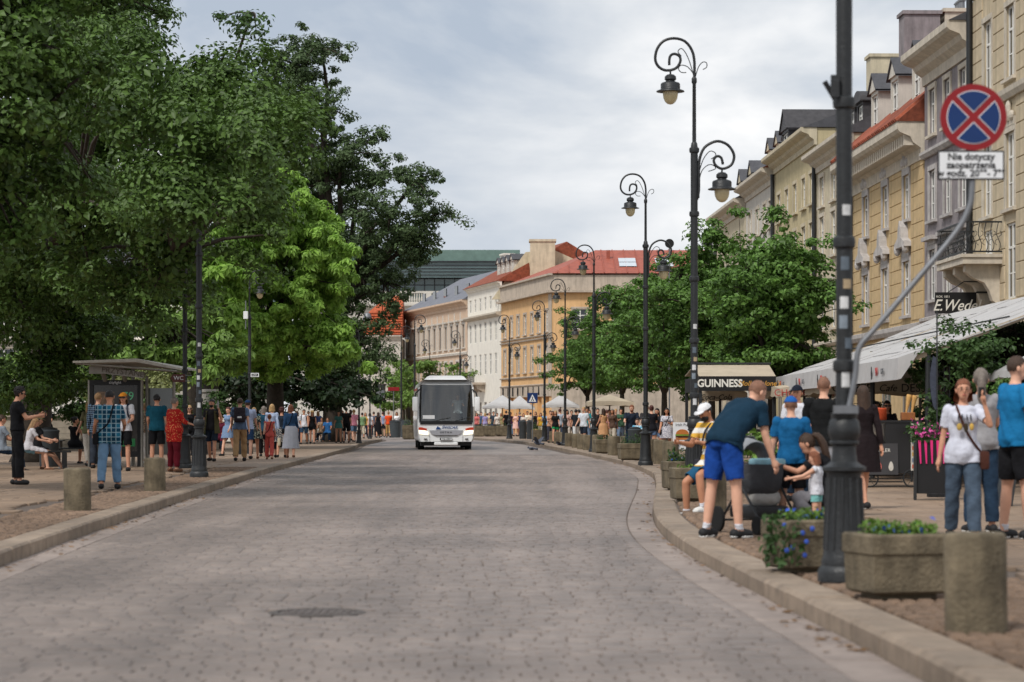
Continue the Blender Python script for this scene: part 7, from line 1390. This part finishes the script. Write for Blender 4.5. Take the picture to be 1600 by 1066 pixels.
# green hedge and dark climbers under the awning
def foliage_blob(name, label, x, y, z, r, n, mt, size=.1, cat='plant', pot=None, group=None):
    o = empty(name, (x, y, KZ), 0, label, cat, group); C, P, Nn = crown_points([((0, 0, z), r)], max(8, n//25), min(r)*.6, 25); leaves('foliage', P, Nn, size*rng.uniform(.7, 1.3, len(P)), mt, o); m = MB(); m.tube([(0, 0, 0), (.02, 0, z)], .025, 6); m.build('stem', BARK, o)
    if pot: m = MB(); m.lathe([(pot*.7, 0), (pot, .45), (pot*1.05, .47), (pot*.9, .48), (pot*.85, .42)], 16); m.build('pot', BINM, o)
    return o
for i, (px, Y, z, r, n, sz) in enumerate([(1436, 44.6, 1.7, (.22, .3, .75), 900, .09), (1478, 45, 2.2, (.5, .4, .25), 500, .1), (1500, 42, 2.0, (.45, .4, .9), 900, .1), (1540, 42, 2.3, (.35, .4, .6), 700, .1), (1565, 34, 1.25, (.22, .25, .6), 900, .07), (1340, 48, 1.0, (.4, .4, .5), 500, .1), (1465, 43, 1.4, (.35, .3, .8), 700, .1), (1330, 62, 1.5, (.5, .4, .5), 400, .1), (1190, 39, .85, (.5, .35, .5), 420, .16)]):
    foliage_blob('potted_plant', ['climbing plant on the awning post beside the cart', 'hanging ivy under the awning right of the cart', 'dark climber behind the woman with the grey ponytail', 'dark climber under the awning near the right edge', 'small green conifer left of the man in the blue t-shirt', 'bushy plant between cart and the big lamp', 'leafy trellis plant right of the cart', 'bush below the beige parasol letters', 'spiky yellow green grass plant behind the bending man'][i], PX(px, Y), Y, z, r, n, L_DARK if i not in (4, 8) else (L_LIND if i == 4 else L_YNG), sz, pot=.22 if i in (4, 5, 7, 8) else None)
tr = empty('trellis', (PX(1450, 45), 45, KZ), 0, 'black iron trellis under the awning', 'trellis'); m = MB()
for k in range(5): m.box(k*.1-.01, k*.1+.01, -.01, .01, 0, 2.2)
for k in range(10): m.box(0, .42, -.012, .012, .2+k*.21, .22+k*.21)
m.build('lattice', IRON, tr)
FURN = mat('dark_wicker', lin((44, 40, 38)), .8, .2, 12)
def chair_proto():
    o = empty('cafe_chair', (0, 0, KZ)); m = MB(); m.bev(-.22, .22, -.22, .22, .42, .47, .015); m.build('seat', FURN, o); m = MB(); m.bev(-.22, .22, .19, .23, .5, .92, .012); m.build('backrest', FURN, o)
    for x in (-.19, .19):
        for y in (-.19, .19): m = MB(); m.tube([(x, y, 0), (x, y, .45 if y < 0 else .9)], .014, 6); m.build('leg', IRON, o)
    return o
ch0 = chair_proto(); first = True
spots = [(1320, 50, 20), (1350, 52, 160), (1440, 47, 80), (1480, 48, 200), (1230, 62, 30), (1275, 58, 170), (1190, 72, 20), (1170, 76, 120), (1120, 78, 60), (1145, 74, 200)]
for i, (px, Y, a) in enumerate(spots):
    o = ch0 if first else copy_tree(ch0); first = False; o.location = (PX(px, Y), Y, KZ); o.rotation_euler.z = R(a); tag(o, 'dark wicker cafe chair, '+['left of the cart', 'beside the seated woman in black', 'right of the trellis', 'below the dark climber', 'at the far end of the awning', 'behind the black hoodie', 'under the pub awning, right', 'under the pub awning, middle', 'under the pub awning, left', 'below the gold pub letters'][i], 'chair', 'cafe chairs')
TBL = mat('table_dark', lin((60, 52, 46)), .5, .15, 6)
for i, (px, Y) in enumerate([(1335, 51), (1460, 49), (1250, 60), (1150, 77)]):
    o = empty('cafe_table', (PX(px, Y), Y, KZ), 0, ['round cafe table behind the big lamp', 'round cafe table beneath the climbers', 'round cafe table under the far awning', 'round cafe table under the pub awning'][i], 'table', 'cafe tables'); m = MB(); m.lathe([(.35, .72), (.36, .73), (.36, .75), (.34, .755)], 20); m.build('top', TBL, o); m = MB(); m.lathe([(.22, 0), (.22, .03), (.03, .05), (.03, .72)], 14); m.build('pedestal', IRON, o)
# fence of the pub terrace
for i, (px, Y) in enumerate([(972, 88), (1098, 70), (1128, 67)]):
    fn = empty('terrace_fence', (PX(px, Y), Y, KZ), R(70), ['black slatted fence behind the far bollards', 'black slatted fence left of the pub awning post', 'black slatted fence below the pub letters'][i], 'fence', 'terrace fences'); bm_ = MB(); bm_.box(0, .03, -.01, .01, 0, .9); bme = bm_.mesh('slat', BLACK)
    for k in range(12): inst('slat', bme, fn, (k*.14, 0, .05))
    m = MB(); m.box(0, 1.6, -.02, .02, .93, .98); m.build('rail', BLACK, fn)
# burger board
bb_ = empty('menu_board', (PX(1066, 62), 62, KZ), R(4), 'white pub board with a burger picture by the kerb', 'sign board'); s62 = 62/F; m = MB(); m.box(-.24, .24, -.02, .02, PZ(702, 62)-KZ, PZ(660, 62)-KZ); pn = m.build('board', SWHITE, bb_); zc = PZ(680, 62)-KZ
BUN = mat('burger_bun', lin((186, 112, 50)), .6, .2, 12); m = MB(); m.prism([(.17*math.cos(R(k*15)), zc+.02+.13*math.sin(R(k*15))) for k in range(13)], -.026, -.021); m.prism([(-.16, zc-.12), (.16, zc-.12), (.18, zc-.07), (-.18, zc-.07)], -.026, -.021); m.build('bun_picture', BUN, pn); m = MB(); m.box(-.18, .18, -.027, -.022, zc-.02, zc+.02); m.build('lettuce_picture', cloth((110, 140, 60)), pn); m = MB(); m.box(-.175, .175, -.027, -.022, zc-.068, zc-.022); m.build('patty_picture', cloth((70, 40, 28)), pn)
text('board_text', 'Irish Pub', .1, INK, pn, (0, -.024, zc+.26), ext=.001); text('board_text', 'Molly Malone', .085, INK, pn, (0, -.024, zc-.25), ext=.001, shear=.3)
for x in (-.2, .2): m = MB(); m.box(x-.015, x+.015, -.0, .04, 0, PZ(700, 62)-KZ); m.build('leg', IRON, bb_)
# ================================================================== pushchair
pu = empty('pushchair', (PX(1186, 25.9), 25.9, KZ), R(25), 'grey pushchair with bags in its basket in front of the bending man', 'pushchair'); PG = cloth((70, 72, 76)); PGL = cloth((140, 142, 146))
m = MB(); m.loft([[(.21*c_*math.cos(a), .36*c_*math.sin(a), z) for a in [2*math.pi*k/20 for k in range(20)]] for c_, z in ((.7, .42), (.92, .5), (1.0, .62), (1.05, .74))]); m.build('carrycot', PG, pu, smooth=60)
m = MB(); m.loft([[(.22*math.cos(R(a))*f, .05+.3*math.cos(R(e_))*f+.0, .72+.3*math.sin(R(a))*f*math.sin(R(e_)+.5)) for a in range(0, 181, 18)] for e_, f in ((10, 1), (50, 1.02), (90, 1.0))], cap=False); hd = m.build('hood', PGL, pu, smooth=True); sl = hd.modifiers.new('t', 'SOLIDIFY'); sl.thickness = .01
m = MB(); m.bev(-.14, .16, -.3, .0, .72, .8, .03, None, 2); m.build('blanket', cloth((130, 168, 180)), pu, smooth=True)
m = MB()
for s in (-1, 1): m.tube(sm([(s*.23, -.42, .12), (s*.24, -.1, .45), (s*.24, .2, .75), (s*.23, .5, 1.02)], 3), .014, 8); m.tube([(s*.23, .42, .12), (s*.24, .0, .5)], .014, 8)
m.tube([(-.23, .5, 1.02), (.23, .5, 1.02)], .018, 8); m.tube([(-.26, .42, .13), (.26, .42, .13)], .012, 6); m.tube([(-.24, -.42, .12), (.24, -.42, .12)], .012, 6); m.build('frame', IRON, pu, smooth=True)
for x in (-.27, .27):
    for y, r_ in ((.42, .14), (-.42, .1)): 
        wh = empty('wheel', (x, y, r_), 0, parent=pu); MY = Matrix.Rotation(R(90), 4, 'Y'); m = MB(); m.lathe([(r_*.78, -.02), (r_, -.016), (r_, .016), (r_*.78, .02)], 20, MY); m.build('tyre', RUB, wh); m = MB(); m.lathe([(r_*.76, -.008), (r_*.76, .008), (.02, .02)], 14, MY); m.build('hub', GREY_METAL, wh)
m = MB(); m.bev(-.2, .2, -.3, .3, .16, .3, .04, None, 2); m.build('basket', BLACK, pu, smooth=True); m = MB(); m.ell((.02, -.08, .38), (.17, .2, .12), n=14, m=8); m.build('bag_in_basket', cloth((160, 158, 154)), pu, smooth='all')
# ================================================================== benches on the left
BEN = mat('bench_black', lin((30, 31, 32)), .55, .15, 6)
def bench(x, y, L, rz, label, slats=4):
    o = empty('bench', (x, y, KZ), rz, label, 'bench', 'dark street benches'); sm_ = MB(); sm_.bev(-L/2, L/2, -.045, .045, 0, .04, .008); sme = sm_.mesh('slat', BEN)
    for k in range(slats): inst('slat', sme, o, (0, -.18+k*.12, .4))
    for x_ in (-L/2+.15, L/2-.15): m = MB(); m.bev(x_-.05, x_+.05, -.24, .24, 0, .4, .01); m.build('leg', BEN, o)
    return o
bench(PX(30, 59), 59.2, 2.4, R(14), 'dark bench with three people sitting at the left edge'); bench(PX(120, 66), 66, 1.5, R(-10), 'black bench under the woman in the black dress'); bench(PX(512, 131), 131.6, 2.6, 0, 'far dark bench with three seated people'); bench(PX(348, 84), 84.2, 1.5, 0, 'pale bench behind the walking group')
bench(PX(1374, 53), 53, 1.8, 0, 'dark bench under the awning with two seated women'); bench(PX(75, 90), 90, 1.2, 0, 'low bench behind the tall bin')

# leafy screen added to darken the bright walls behind the awning terrace
iv = empty('dark_screen', (10.9, 43.8, KZ), 0, 'added dark leafy screen standing in for the dim interior behind the awning terrace', 'screen'); m = MB(); m.box(.1, .16, 0, 20, 0, 3.3); m.build('backing', FURN, iv)
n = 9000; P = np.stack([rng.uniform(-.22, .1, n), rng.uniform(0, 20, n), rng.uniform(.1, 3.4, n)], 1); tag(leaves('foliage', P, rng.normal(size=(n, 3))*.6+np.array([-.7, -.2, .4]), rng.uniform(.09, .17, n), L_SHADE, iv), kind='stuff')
bpy.data.scenes.remove(TMP)
